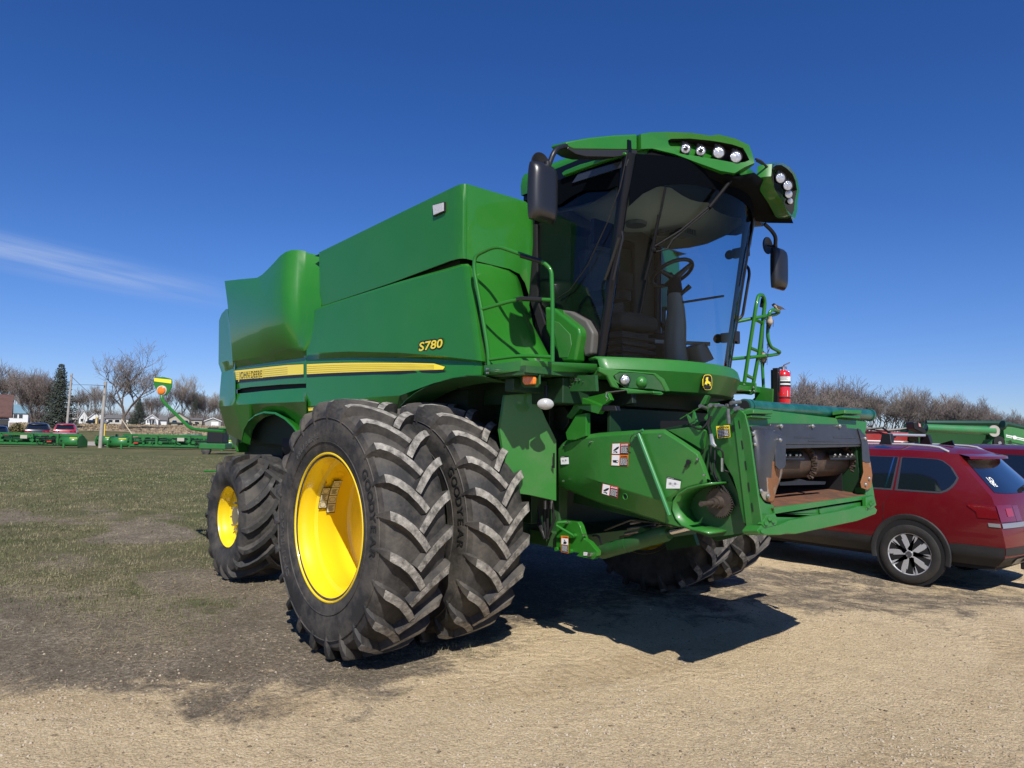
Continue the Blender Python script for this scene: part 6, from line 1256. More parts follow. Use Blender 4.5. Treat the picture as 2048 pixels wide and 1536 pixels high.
def make_suv(label, paint, loc, rz, group=None, detail=True, lo=False, rails=True, plate='L 71'):
    t_ = thing('parked_suv', label, 'car', loc, rz, group)
    secs = [car_section(t) for t in TS]
    full = [s+[(x, -y, z) for x, y, z in s[-2::-1]] for s in secs]
    mb = MB(); mb.grid(full)
    # tail: rows across between the two sides
    rear_ = full[0]; n = len(rear_); 
    def endcap(sec, bulge):
        rows = []
        for k in range(9):
            a = Vector(sec[k]); row = []
            for u in np.linspace(1, -1, 13): row.append(Vector((a.x+bulge*(1-abs(u)**2.6), a.y*u, a.z)))
            rows.append(row)
        rows.append([Vector(sec[9])]*13)
        return rows
    rrows = endcap(secs[0], -0.075); mb.grid(rrows); frows = endcap(secs[-1], 0.10); mb.grid(frows)
    body = mb.build('body', paint, t_, smooth=32)
    mb = MB(); mb.box((1.4, 0, 0.38), (4.6, 1.7, 0.18)); mb.build('underbody', BLKM, t_)
    off = 0.004
    def patch(ts, k0, k1, name, m, o_=off, par=t_, shape=None, sides=(1, -1)):
        for s_ in sides:
            rows = []
            for f_ in np.linspace(0, 1, 6):
                row = []
                for t in ts:
                    kk0 = k0(t) if callable(k0) else k0; kk1 = k1(t) if callable(k1) else k1; p = surf(t, kk0+(kk1-kk0)*f_); row.append((p.x, s_*(p.y+o_), p.z+o_*0.3))
                rows.append(row)
            mb = MB(); mb.grid(rows); mb.build(name, m, par, smooth=40)
    # side glass: quarter, rear door, front door, with bright surround
    bel = 5.06; topk = 6.02
    def q0(t): return bel+0.72*max(0, (0.14-t)/0.10)**1.6*0.9
    def q1(t): return topk-0.5*max(0, (0.10-t)/0.06)**2
    ch = (0.045, 0.06, 0.08, 0.11, 0.15, 0.21, 0.27)
    patch(np.linspace(0.055, 0.272, 12), lambda t: max(bel-0.06, q0(t)-0.06), lambda t: q1(t)+0.05, 'window_trim', mat('satin_trim', (0.10, 0.10, 0.11), rough=0.35, metal=0.5) if detail else BLK, 0.003)
    patch(np.linspace(0.062, 0.262, 12), q0, q1, 'window', DGLS, 0.007)
    for (a, b) in ((0.285, 0.435), (0.45, 0.60)): patch(np.linspace(a-0.006, b+0.006, 8), bel-0.06, topk+0.05, 'window_trim', mat('satin_trim', (0.10, 0.10, 0.11), rough=0.35, metal=0.5) if detail else BLK, 0.003); patch(np.linspace(a, b, 8), bel, topk, 'window', DGLS, 0.007)
    patch((0.30, 0.303, 0.306), bel, topk, 'glass_divider', CHROME, 0.009)
    patch(np.linspace(0.61, 0.68, 4), bel, lambda t: topk-0.9*(t-0.61)/0.07, 'window', DGLS, 0.007)
    # lower cladding, door seams
    patch(np.linspace(0.0, 0.99, 22), 0, lambda t: 1.55 if t > 0.12 else 1.75, 'sill_cladding', CLAD, 0.006)
    for tt in (0.27, 0.44, 0.61): patch((tt, tt+0.0016), 1.4, 5.0, 'door_seam', BLKM, 0.0025)
    for tt in (0.31, 0.48): patch(np.linspace(tt, tt+0.045, 4), 4.45, 4.62, 'door_handle', paint, 0.03)
    for s_ in (-1, 1):
        for xw in (0.0, 2.98):
            mb = MB(); yb = s_*0.993; rows = []
            for a in np.linspace(R(-14), R(194), 28): rows.append([(xw+r_*math.cos(a), yb+s_*o_, 0.40+r_*math.sin(a)) for r_, o_ in ((0.415, -0.20), (0.415, 0.004), (0.43, 0.014), (0.475, 0.014), (0.485, -0.004))])
            mb.grid(rows); mb.build('arch_trim', CLAD, t_, smooth=40)
            mb = MB(); mb.cyl((xw, yb-s_*0.02, 0.40), (xw, yb+s_*0.003, 0.40), 0.425, n=48); mb.build('wheel_well_shade', BLKM, t_)  # flat black disc paints the shade of a hollow not modelled
            make_wheel(t_, xw, 1.0, s_, detail=detail)
    # tailgate: glass, lamps, chrome bar, plate, bumper, spoiler
    def rp(u, k, o_=0.0): # point on the tail: u -1..1 (left is +), k row
        i_ = int(min(8, math.floor(k))); f_ = k-i_; a = secs[0][i_]; b = secs[0][i_+1]; x = a[0]+(b[0]-a[0])*f_; y = a[1]+(b[1]-a[1])*f_; z = a[2]+(b[2]-a[2])*f_
        return Vector((x-0.075*(1-abs(u)**2.6)-o_, y*u, z+o_*0.2))
    def rpatch(us, k0, k1, name, m, o_=0.006, par=t_):
        rows = []
        for f_ in np.linspace(0, 1, 5): rows.append([rp(u, (k0(u) if callable(k0) else k0)*(1-f_)+(k1(u) if callable(k1) else k1)*f_, o_) for u in us])
        mb = MB(); mb.grid(rows); return mb.build(name, m, par, smooth=40)
    rpatch(np.linspace(-0.86, 0.86, 15), lambda u: 5.06+0.1*abs(u)**4, lambda u: 6.35-0.15*abs(u)**3, 'rear_window', DGLS)
    rpatch(np.linspace(-1.0, 1.0, 17), 0, 1.75, 'rear_bumper', CLAD, 0.007)
    rpatch(np.linspace(-0.72, 0.72, 11), 0.1, lambda u: 0.85-0.5*abs(u)**4, 'skid_plate', mat('skid_silver', (0.35, 0.35, 0.36), rough=0.4, metal=0.6), 0.03)
    for s_ in (-1, 1):
        rpatch([s_*v for v in (0.62, 0.7, 0.8, 0.9, 1.0)], 3.15, 4.25, 'tail_lamp', TLR, 0.012); rpatch([s_*v for v in (0.45, 0.53, 0.61)], 3.15, 4.15, 'tail_lamp', TLR, 0.012)
        rpatch([s_*v for v in (0.66, 0.74, 0.82)], 3.45, 3.95, 'lamp_element', TLB, 0.016)
        rows = []
        for kk in (3.35, 3.7, 4.05, 4.25): rows.append([(p.x, s_*(p.y+0.008), p.z) for p in (surf(t, kk) for t in ([0, 0.02, 0.045] if kk < 3.9 else [0, 0.025, 0.062]))])
        mb = MB(); mb.grid(rows); mb.build('side_lamp', TLR, t_, smooth=40)
        rpatch([s_*v for v in (0.30, 0.42, 0.52)], 0.28, 0.60, 'exhaust_trim', BLKM, 0.034)
    rpatch(np.linspace(-0.99, 0.99, 17), 2.82, 3.08, 'chrome_bar', mat('soft_chrome', (0.34, 0.35, 0.37), rough=0.3, metal=0.5), 0.012)
    patch((0.0, 0.012, 0.025), 2.86, 3.06, 'chrome_tip', MATS['soft_chrome'], 0.010)
    rpatch(np.linspace(-0.22, 0.22, 5), 2.0, 2.75, 'number_plate', mat('plate_blue_white', (0.55, 0.68, 0.80), rough=0.4), 0.02)
    mb = MB(); b0 = rp(0, 2.3, 0.022); put_text(mb, plate, rp(0.20, 2.18, 0.028)+Vector((0, 0.0, 0)), (0, -1, 0), (0, 0, 1), 0.10, 0, bold=0.02); mb.build('plate_digits', INK, t_, smooth=0)
    sp = MB(); rows = []
    for f_, dz, dx in ((0, 0, 0), (1, 0.0, -0.17), (1, -0.03, -0.18), (0, -0.05, -0.02)): rows.append([rp(u, 7.0, 0)+Vector((dx+0.05*abs(u)**3*f_, 0, dz+0.005-0.03*f_)) for u in np.linspace(-1.0, 1.0, 13)])
    sp.grid(rows); sp.build('spoiler', paint, t_, smooth=40)
    mb = MB(); mb.box((-1.10, 0, 0.30), (0.28, 0.30, 0.10)); mb.box((-1.24, 0, 0.27), (0.10, 0.10, 0.08)); mb.build('tow_hitch', BLKM, t_, bevel=0.01)
    mb = MB(); mb.tube([rp(-0.05, 5.15, 0.03), rp(-0.35, 5.25, 0.03)], [0.03, 0.012], 8); mb.build('rear_wiper', BLK, t_)
    if detail:
        mb = MB(); o = rp(0.76, 5.28, 0.012); ex_ = (rp(0.5, 5.28, 0.012)-o).normalized(); ey_ = (rp(0.76, 5.6, 0.012)-o).normalized()
        put_text(mb, 'LO', o+ey_*0.075+ex_*0.01, ex_, ey_, 0.10, 0, bold=0.035); put_text(mb, 'VE', o, ex_, ey_, 0.10, 0, bold=0.035); mb.build('window_sticker', WHITE, t_, smooth=0)
        mb = MB(); put_text(mb, 'SE', rp(0.42, 2.45, 0.014), (0, -1, 0), (0, 0, 1), 0.045, 0, bold=0.01); mb.build('trim_badge', CHROME, t_, smooth=0)
    if rails:
        for s_ in (-1, 1):
            pts = [surf(t, 7.15) for t in (0.045, 0.09, 0.14, 0.25, 0.40, 0.55, 0.60)]; hz = (0.0, 0.045, 0.055, 0.06, 0.06, 0.05, 0.0)
            mb = MB(); mb.tube([(p.x, s_*p.y, p.z+h+0.004) for p, h in zip(pts, hz)], 0.016, 8); mb.build('roof_rail', ALU, t_)
        for xb in (0.40, 1.45):
            mb = MB(); mb.tube([(xb, -0.62, 1.90), (xb, 0.62, 1.90)], 0.02, 8); cb = mb.build('roof_crossbar', ALU, t_)
            for s_ in (-1, 1): mb = MB(); mb.prism([(xb-0.08, s_*0.70, 1.77), (xb+0.08, s_*0.70, 1.77), (xb+0.06, s_*0.67, 1.915), (xb-0.05, s_*0.67, 1.915)], (0, -s_*0.09, 0)); mb.build('crossbar_foot', BLK, cb, bevel=0.008)
        mb = MB(); mb.prism([(-0.20, -0.015, 1.77), (0.0, -0.015, 1.78), (-0.18, -0.005, 1.84)], (0, 0.03, 0)); mb.build('roof_fin', BLKG, t_)
    return t_
CARRED = mat('maroon_metallic', (0.115, 0.002, 0.006), rough=0.4, coat=0.55, metal=0.0, spec=0.3, dust=0.03)
def cw2(a, d): return Vector((CAM[0]+a*rh[0]+d*fh[0], CAM[1]+a*rh[1]+d*fh[1], 0))
HEAD = A0+R(128.8)
p = cw2(5.90, 9.83); p.z = Hs(p.x, p.y)
make_suv('maroon sport utility vehicle with silver roof rails, parked nearest, behind the feeder house', CARRED, p, HEAD, 'maroon cars parked beside the harvester')
CARRED2 = mat('maroon_metallic_dark', (0.085, 0.002, 0.006), rough=0.4, coat=0.6, spec=0.3)
p = cw2(9.25, 12.6); p.z = Hs(p.x, p.y)
make_suv('darker maroon sport utility vehicle parked on the far side of the nearer one', CARRED2, p, HEAD-R(4), 'maroon cars parked beside the harvester', detail=False, rails=False, plate='B 40')
for px_, d_, lab, pt, rot in ((135, 68, 'red sport utility vehicle parked on the lawn, seen from behind', mat('bright_red_paint', (0.30, 0.012, 0.02), rough=0.3, coat=0.9), 0), (80, 65, 'black sport utility vehicle parked on the lawn left of the red one', mat('black_paint', (0.010, 0.012, 0.014), rough=0.25, coat=0.9), 0), (-3, 62, 'dark blue car at the left edge behind the crop header', mat('navy_paint', (0.012, 0.022, 0.05), rough=0.25, coat=0.9), 0)):
    p = GP(px_, d_); rz = face_cam(p)+math.pi+R(-3)
    if px_ < 0: p.z -= 0.28
    make_suv(lab, pt, p, rz, 'cars parked on the lawn', detail=False, rails=False, plate='J 8')

# ------------------------------------------------------------------ crop headers lying on the grass
HG = mat('header_green', (0.018, 0.15, 0.03), rough=0.4, coat=0.3, dust=0.12)
HGD = mat('header_green_dark', (0.010, 0.07, 0.018), rough=0.6)
def make_header(label, cat='crop header', W=9.2, group='green crop headers set down on the grass', extras=True, seed=1):
    t_ = thing('crop_header', label, cat, (0, 0, 0), 0, group); rr = random.Random(seed); h = W/2; cwid = 1.9
    # local x across, y towards the camera (the back of the header), z up
    mb = MB(); mb.bar((-h, -0.2, 0.92), (h*0.58, -0.2, 0.92), 0.14, 0.16); mb.bar((-h*0.6, 0.15, 1.00), (h*0.55, 0.15, 1.00), 0.05, 0.06); mb.build('top_beam', HG, t_, bevel=0.01)
    mb = MB(); mb.bar((-cwid*1.6, 0.1, 0.28), (cwid*1.6, 0.1, 0.28), 0.16, 0.16); mb.bar((-h*0.9, 0.0, 0.18), (h*0.9, 0.0, 0.18), 0.12, 0.10); mb.build('lower_beam', HG, t_, bevel=0.01)
    for x in (-cwid*1.6, -cwid*0.62, cwid*0.62, cwid*1.6):
        mb = MB(); mb.box((x, 0.08, 0.58), (0.16, 0.14, 0.82)); mb.box((x, 0.16, 0.6), (0.05, 0.02, 0.6)); mb.build('frame_post', HG, t_, bevel=0.01)
    for x in (-cwid*1.9, cwid*1.9):
        mb = MB(); mb.box((x, 0.25, 0.16), (0.14, 0.10, 0.34)); mb.build('stand_leg', HG, t_, bevel=0.01)
    prof = [(-0.5, 0.10), (0.10, 0.12), (0.22, 0.25), (0.26, 0.45), (0.20, 0.66), (0.02, 0.80), (-0.30, 0.84), (-0.55, 0.74)]
    for x0, x1 in ((-h, -cwid*1.7), (cwid*1.7, h)):
        mb = MB(); mb.grid([[(x, y, z) for y, z in prof] for x in (x0, x1)]); 
        mb.build('hood', HG, t_, smooth=40, solid=0.02)
        mb = MB(); mb.prism([(x0 if x0 < 0 else x1, y, z) for y, z in [(-0.9, 0.05), (0.12, 0.05), (0.30, 0.26), (0.30, 0.60), (0.10, 0.86), (-0.4, 0.90), (-0.9, 0.5)]], (0.06 if x0 < 0 else -0.06, 0, 0)); mb.build('end_shield', HG, t_, bevel=0.02)
        mb = MB(); mb.cyl(((x0+x1)/2+0.5, 0.24, 0.52), ((x0+x1)/2+0.5, 0.30, 0.52), 0.06); mb.build('hood_lamp', BLK, t_)
        mb = MB(); mb.box(((x0+x1)/2-0.3, 0.16, 0.72), (0.55, 0.02, 0.05)); mb.build('reflector', YDEC, t_)
    mb = MB(); mb.tube([(-cwid*1.6, -0.4, 0.55), (cwid*1.6, -0.4, 0.55)], 0.22, 14)
    mb.build('auger_tube', HGD, t_)
    mb = MB()
    for k in range(40):
        a = k*0.55; x = -cwid*1.6+k*cwid*3.2/40; mb.prism([(x, -0.4, 0.55), (x+0.02, -0.4+0.34*math.cos(a), 0.55+0.34*math.sin(a)), (x+0.05, -0.4+0.34*math.cos(a+0.55), 0.55+0.34*math.sin(a+0.55))], (0.02, 0, 0))
    mb.build('auger_flight', HG, t_)
    mb = MB()
    for k in range(26):
        x = rr.uniform(-cwid*1.6, -cwid*0.9); z = rr.uniform(0.3, 0.9); mb.tube([(x, 0.15, z), (x+rr.uniform(-.15, .15), 0.3, z-rr.uniform(0, .2)), (x+rr.uniform(-.3, .3), 0.18, rr.uniform(0.2, 0.6))], 0.016, 5)
    mb.build('hose_bundle', HOSE, t_)
    mb = MB()
    for k in range(16): mb.box((rr.uniform(-cwid*1.55, cwid*1.5), 0.12+rr.random()*0.12, rr.uniform(0.35, 0.85)), (rr.uniform(0.06, 0.3), 0.08, rr.uniform(0.05, 0.2)), Matrix.Rotation(rr.uniform(-0.5, 0.5), 3, 'Y'))
    mb.build('brackets', HG, t_, bevel=0.008)
    if extras:
        mb = MB(); mb.box((-0.55, 0.10, 0.74), (0.5, 0.03, 0.24)); mb.build('manual_plate', mat('cream_plate', (0.45, 0.42, 0.34), rough=0.6), t_)
        for x in (-cwid*1.35, cwid*1.35): mb = MB(); mb.box((x, 0.30, 0.44), (0.32, 0.03, 0.08)); mb.build('red_reflector', mat('red_reflector', (0.55, 0.05, 0.04), rough=0.3, emit=None), t_)
    return t_
h1 = make_header('long green crop header on the grass at the left edge of the lot', seed=1); p = GP(40, 51); h1.location = p; h1.rotation_euler.z = A0+math.pi-R(2)
h2 = make_header('green crop header with two red reflectors, in front, left of the harvester', seed=4); p = GP(352, 51); h2.location = p; h2.rotation_euler.z = A0+math.pi-R(1)
h3 = make_header('green crop header lying just behind the one with red reflectors', extras=False, seed=7); p = GP(318, 54.5); h3.location = p; h3.rotation_euler.z = A0+math.pi-R(1)
for px_, d_, w_, hh_, lab in ((389, 62, 1.4, 0.62, 'dark green tool box standing behind the crop headers'),):
    p = GP(px_, d_); t_ = thing('storage_box', lab, 'box', p, A0); mb = MB(); mb.box((0, 0, 0.55), (w_*0.92, 0.8, hh_)); mb.build('box_body', mat('teal_green_box', (0.02, 0.09, 0.065), rough=0.5), t_, bevel=0.04); mb = MB(); mb.box((0, 0, 0.92), (w_, 0.9, 0.12)); mb.build('box_lid', mat('teal_green_lid', (0.03, 0.12, 0.09), rough=0.5), t_, bevel=0.03)
    mb = MB(); mb.box((0, 0, 0.14), (w_*0.8, 0.7, 0.26)); mb.build('skid', BLKM, t_)
p = GP(440, 44); t_ = thing('tractor_implement', 'dark boxy green implement half hidden by the rear of the harvester', 'implement', p, A0)
mb = MB(); mb.box((0, 0, 1.15), (1.0, 1.0, 1.0)); mb.build('engine_box', BLK, t_, bevel=0.08); mb = MB(); mb.box((-0.1, -0.05, 0.5), (1.6, 1.1, 0.35)); mb.box((0.45, -0.1, 1.6), (0.5, 0.9, 0.12)); mb.build('chassis', HG, t_, bevel=0.05); mb = MB(); mb.cyl((-0.5, -0.55, 0.25), (-0.5, -0.35, 0.25), 0.28); mb.build('wheel', RUB, t_)

# large folded headers to the right, behind the maroon cars
def big_header(label, paint, paintd, p, rz, L_, flip=1):
    t_ = thing('folded_header', label, 'crop header', p, rz, 'folded striped crop headers'); 
    # local x along, z up. main tapered wing with white pinstripes
    mb = MB(); mb.prism([(0, 0, 1.30), (0.2, 0, 1.95), (2.0, 0, 2.0), (L_, 0, 1.62), (L_, 0, 0.9), (1.6, 0, 0.9)], (0, -0.9, 0)); w = mb.build('wing_panel', paint, t_, bevel=0.03)
    mb = MB()
    for dz in (-0.10, -0.17): mb.prism([(1.9, 0.006, 1.86+dz), (L_-0.05, 0.006, 1.50+dz), (L_-0.05, 0.006, 1.475+dz), (1.9, 0.006, 1.83+dz)], (0, -0.004, 0)); mb.prism([(0.2, 0.006, 1.86+dz), (1.88, 0.006, 1.88+dz), (1.88, 0.006, 1.855+dz), (0.2, 0.006, 1.835+dz)], (0, -0.004, 0))
    for dz in (0, -0.08): mb.prism([(1.0, 0.02, 1.25+dz), (L_-0.05, 0.02, 1.06+dz), (L_-0.05, 0.02, 1.03+dz), (1.0, 0.02, 1.22+dz)], (0, -0.012, 0))
    mb.build('white_stripe', WHITE, w, smooth=0)
    mb = MB(); mb.lathe([(0.03, 0.001), (0.03, 0.075)], (2.2, 0, 1.12), 'y', 24, 0); mb.build('round_badge', WHITE, w, smooth=0)
    mb = MB(); put_text(mb, 'UM', (2.25, 0.034, 1.095), (-1, 0, 0), (0, 0, 1), 0.06, 0, bold=0.02); mb.build('badge_letters', INK, w, smooth=0)
    for (x, z, r_) in ((0.55, 1.60, 0.16), (0.95, 1.20, 0.17)):
        mb = MB(); mb.lathe([(0.02, r_*1.05), (0.05, r_), (0.03, r_*0.8)], (x, 0, z), 'y', 28, 0); mb.lathe([(0.025, r_*0.85), (0.025, 0.001)], (x, 0, z), 'y', 28, 1)
        for k in range(5): a = 1.256*k; mb.tube([(x, 0.04, z), (x+r_*0.7*math.cos(a), 0.04, z+r_*0.7*math.sin(a))], 0.02, 6, mi=0)
        mb.build('sprocket_opening', [mat('pale_steel_ring', (0.40, 0.38, 0.33), rough=0.5), BLKM], t_)
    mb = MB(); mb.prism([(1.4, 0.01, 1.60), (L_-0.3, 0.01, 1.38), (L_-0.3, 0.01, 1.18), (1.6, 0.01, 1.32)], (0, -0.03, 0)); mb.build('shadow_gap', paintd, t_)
    mb = MB(); mb.tube([(x, -0.1+0.05*math.sin(x*3), 2.03-0.0*x+0.03*math.sin(x*5)-max(0, x-2)*0.38/(L_-2)) for x in np.linspace(0.1, L_, 24)], 0.035, 6); mb.tube([(0.8, 0.05, 1.85), (1.1, 0.1, 2.06), (1.5, 0.05, 2.0)], 0.025, 6); mb.build('rubber_edging', BLK, t_)
    mb = MB(); [mb.box((x, -0.5, 0.45), (0.12, 0.12, 0.9)) for x in (0.8, L_*0.5, L_-0.4)]; mb.box((L_/2, -0.5, 0.3), (L_, 0.2, 0.2)); mb.build('transport_frame', BLKM, t_)
    return t_
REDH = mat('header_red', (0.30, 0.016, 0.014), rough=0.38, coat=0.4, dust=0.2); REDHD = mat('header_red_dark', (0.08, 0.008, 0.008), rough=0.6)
p = GP(1712, 15.5); p.z = -0.10; big_header('folded red crop header with white pinstripes behind the maroon car', REDH, REDHD, p, A0-R(2), 1.75)
bh = [o for o in bpy.data.objects if o.name.startswith('folded_header')][-1]; bh.rotation_euler.z = A0+R(176)
bh.location = GP(1862, 16.0); bh.location.z = -0.12
GH = mat('folded_header_green', (0.035, 0.20, 0.06), rough=0.38, coat=0.4, dust=0.2)
t_ = thing('folded_header', 'folded green crop header with black nose, right of the red one', 'crop header', (0, 0, 0), 0, 'folded striped crop headers')
def RX(px, py, d=15.0): 
    dd = _ray(px, py); return Vector(CAM+dd*d)
def rprism(poly, d, th, name, m, par=t_, bevel=0.01):
    mb = MB(); mb.prism([RX(a, b, d) for a, b in poly], Vector((fh[0], fh[1], 0))*th); return mb.build(name, m, par, bevel=bevel)
t_.location = GP(1930, 15.2); t_.location.z = -0.15
def fixpar(o):
    o.matrix_parent_inverse = Matrix.Translation(-t_.location); return o
TB = mat('dark_teal_edge', (0.01, 0.05, 0.03), rough=0.5)
fixpar(rprism([(1850, 846), (2006, 846), (2012, 860), (1990, 925), (1840, 925), (1836, 870)], 15.6, 0.8, 'back_panel', HGD))
mb = MB(); mb.tube([RX(1852, 856, 15.0), RX(1988, 862, 15.0)], [0.085, 0.09], 20); fixpar(mb.build('round_tube', GH, t_))
mb = MB(); mb.tube([RX(1852, 845, 15.1), RX(2006, 846, 15.1), RX(2100, 868, 15.3)], 0.05, 8); mb.cyl(RX(2004, 850, 14.9), RX(2008, 851, 14.9), 0.10); fixpar(mb.build('top_edge', TB, t_))
fixpar(rprism([(2006, 850), (2110, 872), (2110, 905), (2012, 893), (2008, 870)], 15.1, 0.7, 'wing_panel', GH)); fixpar(rprism([(1986, 880), (2012, 878), (2014, 890), (2008, 897), (1980, 890)], 14.95, 0.3, 'lower_wing', GH))
mb = MB(); mb.prism([RX(a, b, 15.0) for a, b in [(2012, 869), (2110, 890), (2110, 892), (2012, 871)]], (0, 0, -0.002)); mb.prism([RX(a, b, 15.0) for a, b in [(2012, 872.5), (2110, 893.5), (2110, 895), (2012, 874)]], (0, 0, -0.002)); fixpar(mb.build('white_stripe', WHITE, t_, smooth=0))
def disc(px, py, d, r_, m, name):
    c = RX(px, py, d); mb = MB(); Q = Vector((-fh[0], -fh[1], 0)).to_track_quat('Z', 'Y').to_matrix(); q = MB(); q.lathe([(0.0, 0.001), (0.0, r_), (-0.03, r_)], (0, 0, 0), 'z', 24); mb.add([c+Q @ Vector(v) for v in q.v], q.f); fixpar(mb.build(name, m, t_))
disc(1989, 862, 14.93, 0.12, mat('pale_steel_ring', (0.4, 0.4, 0.4)), 'tube_flange'); disc(1999, 884, 14.9, 0.12, BLKM, 'sprocket_opening'); disc(2000, 886, 14.88, 0.035, ZINC, 'sprocket_hub'); disc(2029.5, 875, 14.98, 0.04, WHITE, 'round_badge')
mb = MB(); c = RX(1830, 852, 14.95); mb.prism([RX(a, b, 14.9) for a, b in [(1826, 844), (1834, 843), (1838, 846), (1850, 858), (1856, 866), (1848, 868), (1828, 858)]], Vector((fh[0], fh[1], 0))*0.3); fixpar(mb.build('black_nose', BLK, t_, bevel=0.02)); mb = MB(); mb.prism([RX(a, b, 14.88) for a, b in [(1837, 846), (1841, 848), (1842, 854), (1838, 853)]], Vector((fh[0], fh[1], 0))*0.02); fixpar(mb.build('red_marker', mat('pink_label', (0.6, 0.3, 0.28)), t_))
# ------------------------------------------------------------------ road, stubble field
def flat_sheet(name, m, px0, px1, d0, d1, lift, n=60, mm=10, wav=0.0):
    rows = []
    for i_ in range(mm+1):
        row = []
        for j_ in range(n+1):
            px = px0+(px1-px0)*j_/n; d = d0+(d1-d0)*i_/mm+(wav*math.sin(px*0.013+i_) if i_ in (0, mm) else 0); p = GP(px, d); row.append((p.x, p.y, p.z+lift))
        rows.append(row)
    mb = MB(); mb.grid(rows); o = mb.build(name, m, None, smooth=60); o['kind'] = 'structure'; return o
flat_sheet('road', mat('pale_concrete', (0.36, 0.32, 0.26), rough=0.9, var=0.15, vscale=0.6), -120, 620, 56, 70, 0.03, wav=0.6)
flat_sheet('back_street', mat('grey_street', (0.22, 0.21, 0.19), rough=0.9, var=0.1, vscale=0.5), -200, 330, 205, 222, 0.03, mm=4)
STUB = mat('corn_stubble_soil', (0.16, 0.12, 0.075), rough=0.95, col2=(0.44, 0.35, 0.22), thr=(0.42, 0.60), vscale=1.1, bump=0.8, bscale=4)
flat_sheet('stubble_field', STUB, 265, 900, 74, 222, 0.04, n=80, mm=40, wav=3)
flat_sheet('far_field', STUB, -60, 264, 99, 200, 0.045, n=40, mm=20, wav=1.5)
P_ = []; rs = np.random.default_rng(11); vs = []; fs = []; k = 0
for _ in range(11000):
    px = rs.uniform(40, 800); d = rs.uniform(75, 131) if px > 275 else rs.uniform(101, 129); p = GP(px, d); a = rs.uniform(0, 6.28); l_ = rs.uniform(0.1, 0.4); h_ = rs.uniform(0.08, 0.26); w_ = rs.uniform(0.03, 0.09)
    vs += [(p.x-l_*math.cos(a), p.y-l_*math.sin(a), p.z+0.03), (p.x+l_*math.cos(a), p.y+l_*math.sin(a), p.z+0.03), (p.x+w_, p.y, p.z+h_)]; fs.append((k, k+1, k+2)); k += 3
stuff_mesh('corn_stubble', np.array(vs), np.array(fs), mat('dry_husk', (0.50, 0.41, 0.27), rough=0.9, col2=(0.25, 0.19, 0.12), thr=(0.4, 0.6), vscale=1.5), 'pale corn stubble and husks on the field beyond the road', 'stubble')

# ------------------------------------------------------------------ trees
BARK = mat('grey_bark', (0.13, 0.105, 0.085), rough=0.95, var=0.3, vscale=4)
TWIG = mat('brown_twigs', (0.170, 0.142, 0.120), rough=0.95, var=0.3, vscale=0.6)
TWIG2 = mat('purplish_twigs', (0.158, 0.130, 0.116), rough=0.95, var=0.3, vscale=0.6)
TWIG3 = mat('pale_twigs', (0.27, 0.225, 0.18), rough=0.95, var=0.25, vscale=0.6)
def branch_mesh(seed, h, trunk_h, spread, levels, kids, rmin, r0, upright=0.5, gnarl=0.25, trunks=1, droop=0.0):
    rr = random.Random(seed); tv, tf, cv, cf = [], [], [], []
    def seg(p, q, ra, rb, v_, f_, n=4):
        d = (q-p); l = d.length
        if l < 1e-5: return
        d = d/l; u = d.cross(Vector((0.31, 0.2, 0.93))); u.normalize(); w = d.cross(u); b = len(v_)
        if rb < 0.03: n = 3
        for c, r_ in ((p, ra), (q, rb)):
            for j_ in range(n): a = 6.2832*j_/n; v_.append(c+(u*math.cos(a)+w*math.sin(a))*r_)
        for j_ in range(n): f_.append((b+j_, b+(j_+1) % n, b+n+(j_+1) % n, b+n+j_))
    def grow(p, d, L_, r_, lev):
        n = 4 if lev < 2 else 3; pts = [p]; dd = d.copy()
        for _ in range(n):
            dd = (dd+Vector((rr.gauss(0, gnarl), rr.gauss(0, gnarl), rr.gauss(0, gnarl*0.6)+upright*0.12-droop*0.1*lev))).normalized(); pts.append(pts[-1]+dd*(L_/n))
        big = lev <= 1
        for i_ in range(n): ra = r_*(1-0.55*i_/n); rb = r_*(1-0.55*(i_+1)/n); seg(pts[i_], pts[i_+1], max(ra, rmin), max(rb, rmin), tv if big else cv, tf if big else cf, 6 if lev == 0 else 4)
        if lev >= levels: return
        for k_ in range(kids[lev]):
            f_ = rr.uniform(0.30 if lev else 0.55, 1.0); idx = min(n-1, int(f_*n)); q = pts[idx]+(pts[idx+1]-pts[idx])*(f_*n-idx)
            ax = Vector((rr.gauss(0, 1), rr.gauss(0, 1), rr.gauss(0, 0.35))).normalized(); nd = (dd*(1-spread)+ax*spread+Vector((0, 0, upright*0.35))).normalized()
            grow(q, nd, L_*rr.uniform(0.52, 0.80), r_*0.50*rr.uniform(0.8, 1.1), lev+1)
    for t in range(trunks):
        ang = rr.uniform(0, 6.28); lean = 0.0 if trunks == 1 else 0.35
        base = Vector((0.25*math.cos(ang)*(trunks > 1), 0.25*math.sin(ang)*(trunks > 1), 0)); top = base+Vector((lean*math.cos(ang)*trunk_h, lean*math.sin(ang)*trunk_h, trunk_h)); seg(base-Vector((0, 0, 0.3)), base+(top-base)*0.3, r0*1.3, r0, tv, tf, 8); seg(base+(top-base)*0.3, top, r0, r0*0.85, tv, tf, 8)
        L0 = (h-trunk_h)*0.50; mains = kids[-1]
        for k_ in range(mains):
            a = 6.28*k_/mains+rr.uniform(-.4, .4); sp_ = spread*rr.uniform(0.5, 1.3); d = Vector((math.cos(a)*sp_, math.sin(a)*sp_, 1.0 if k_ else 1.4)).normalized(); grow(top-Vector((0, 0, rr.uniform(0, 0.25)*trunk_h)), d, L0*rr.uniform(0.8, 1.1), r0*0.62, 0)
    return tv, tf, cv, cf
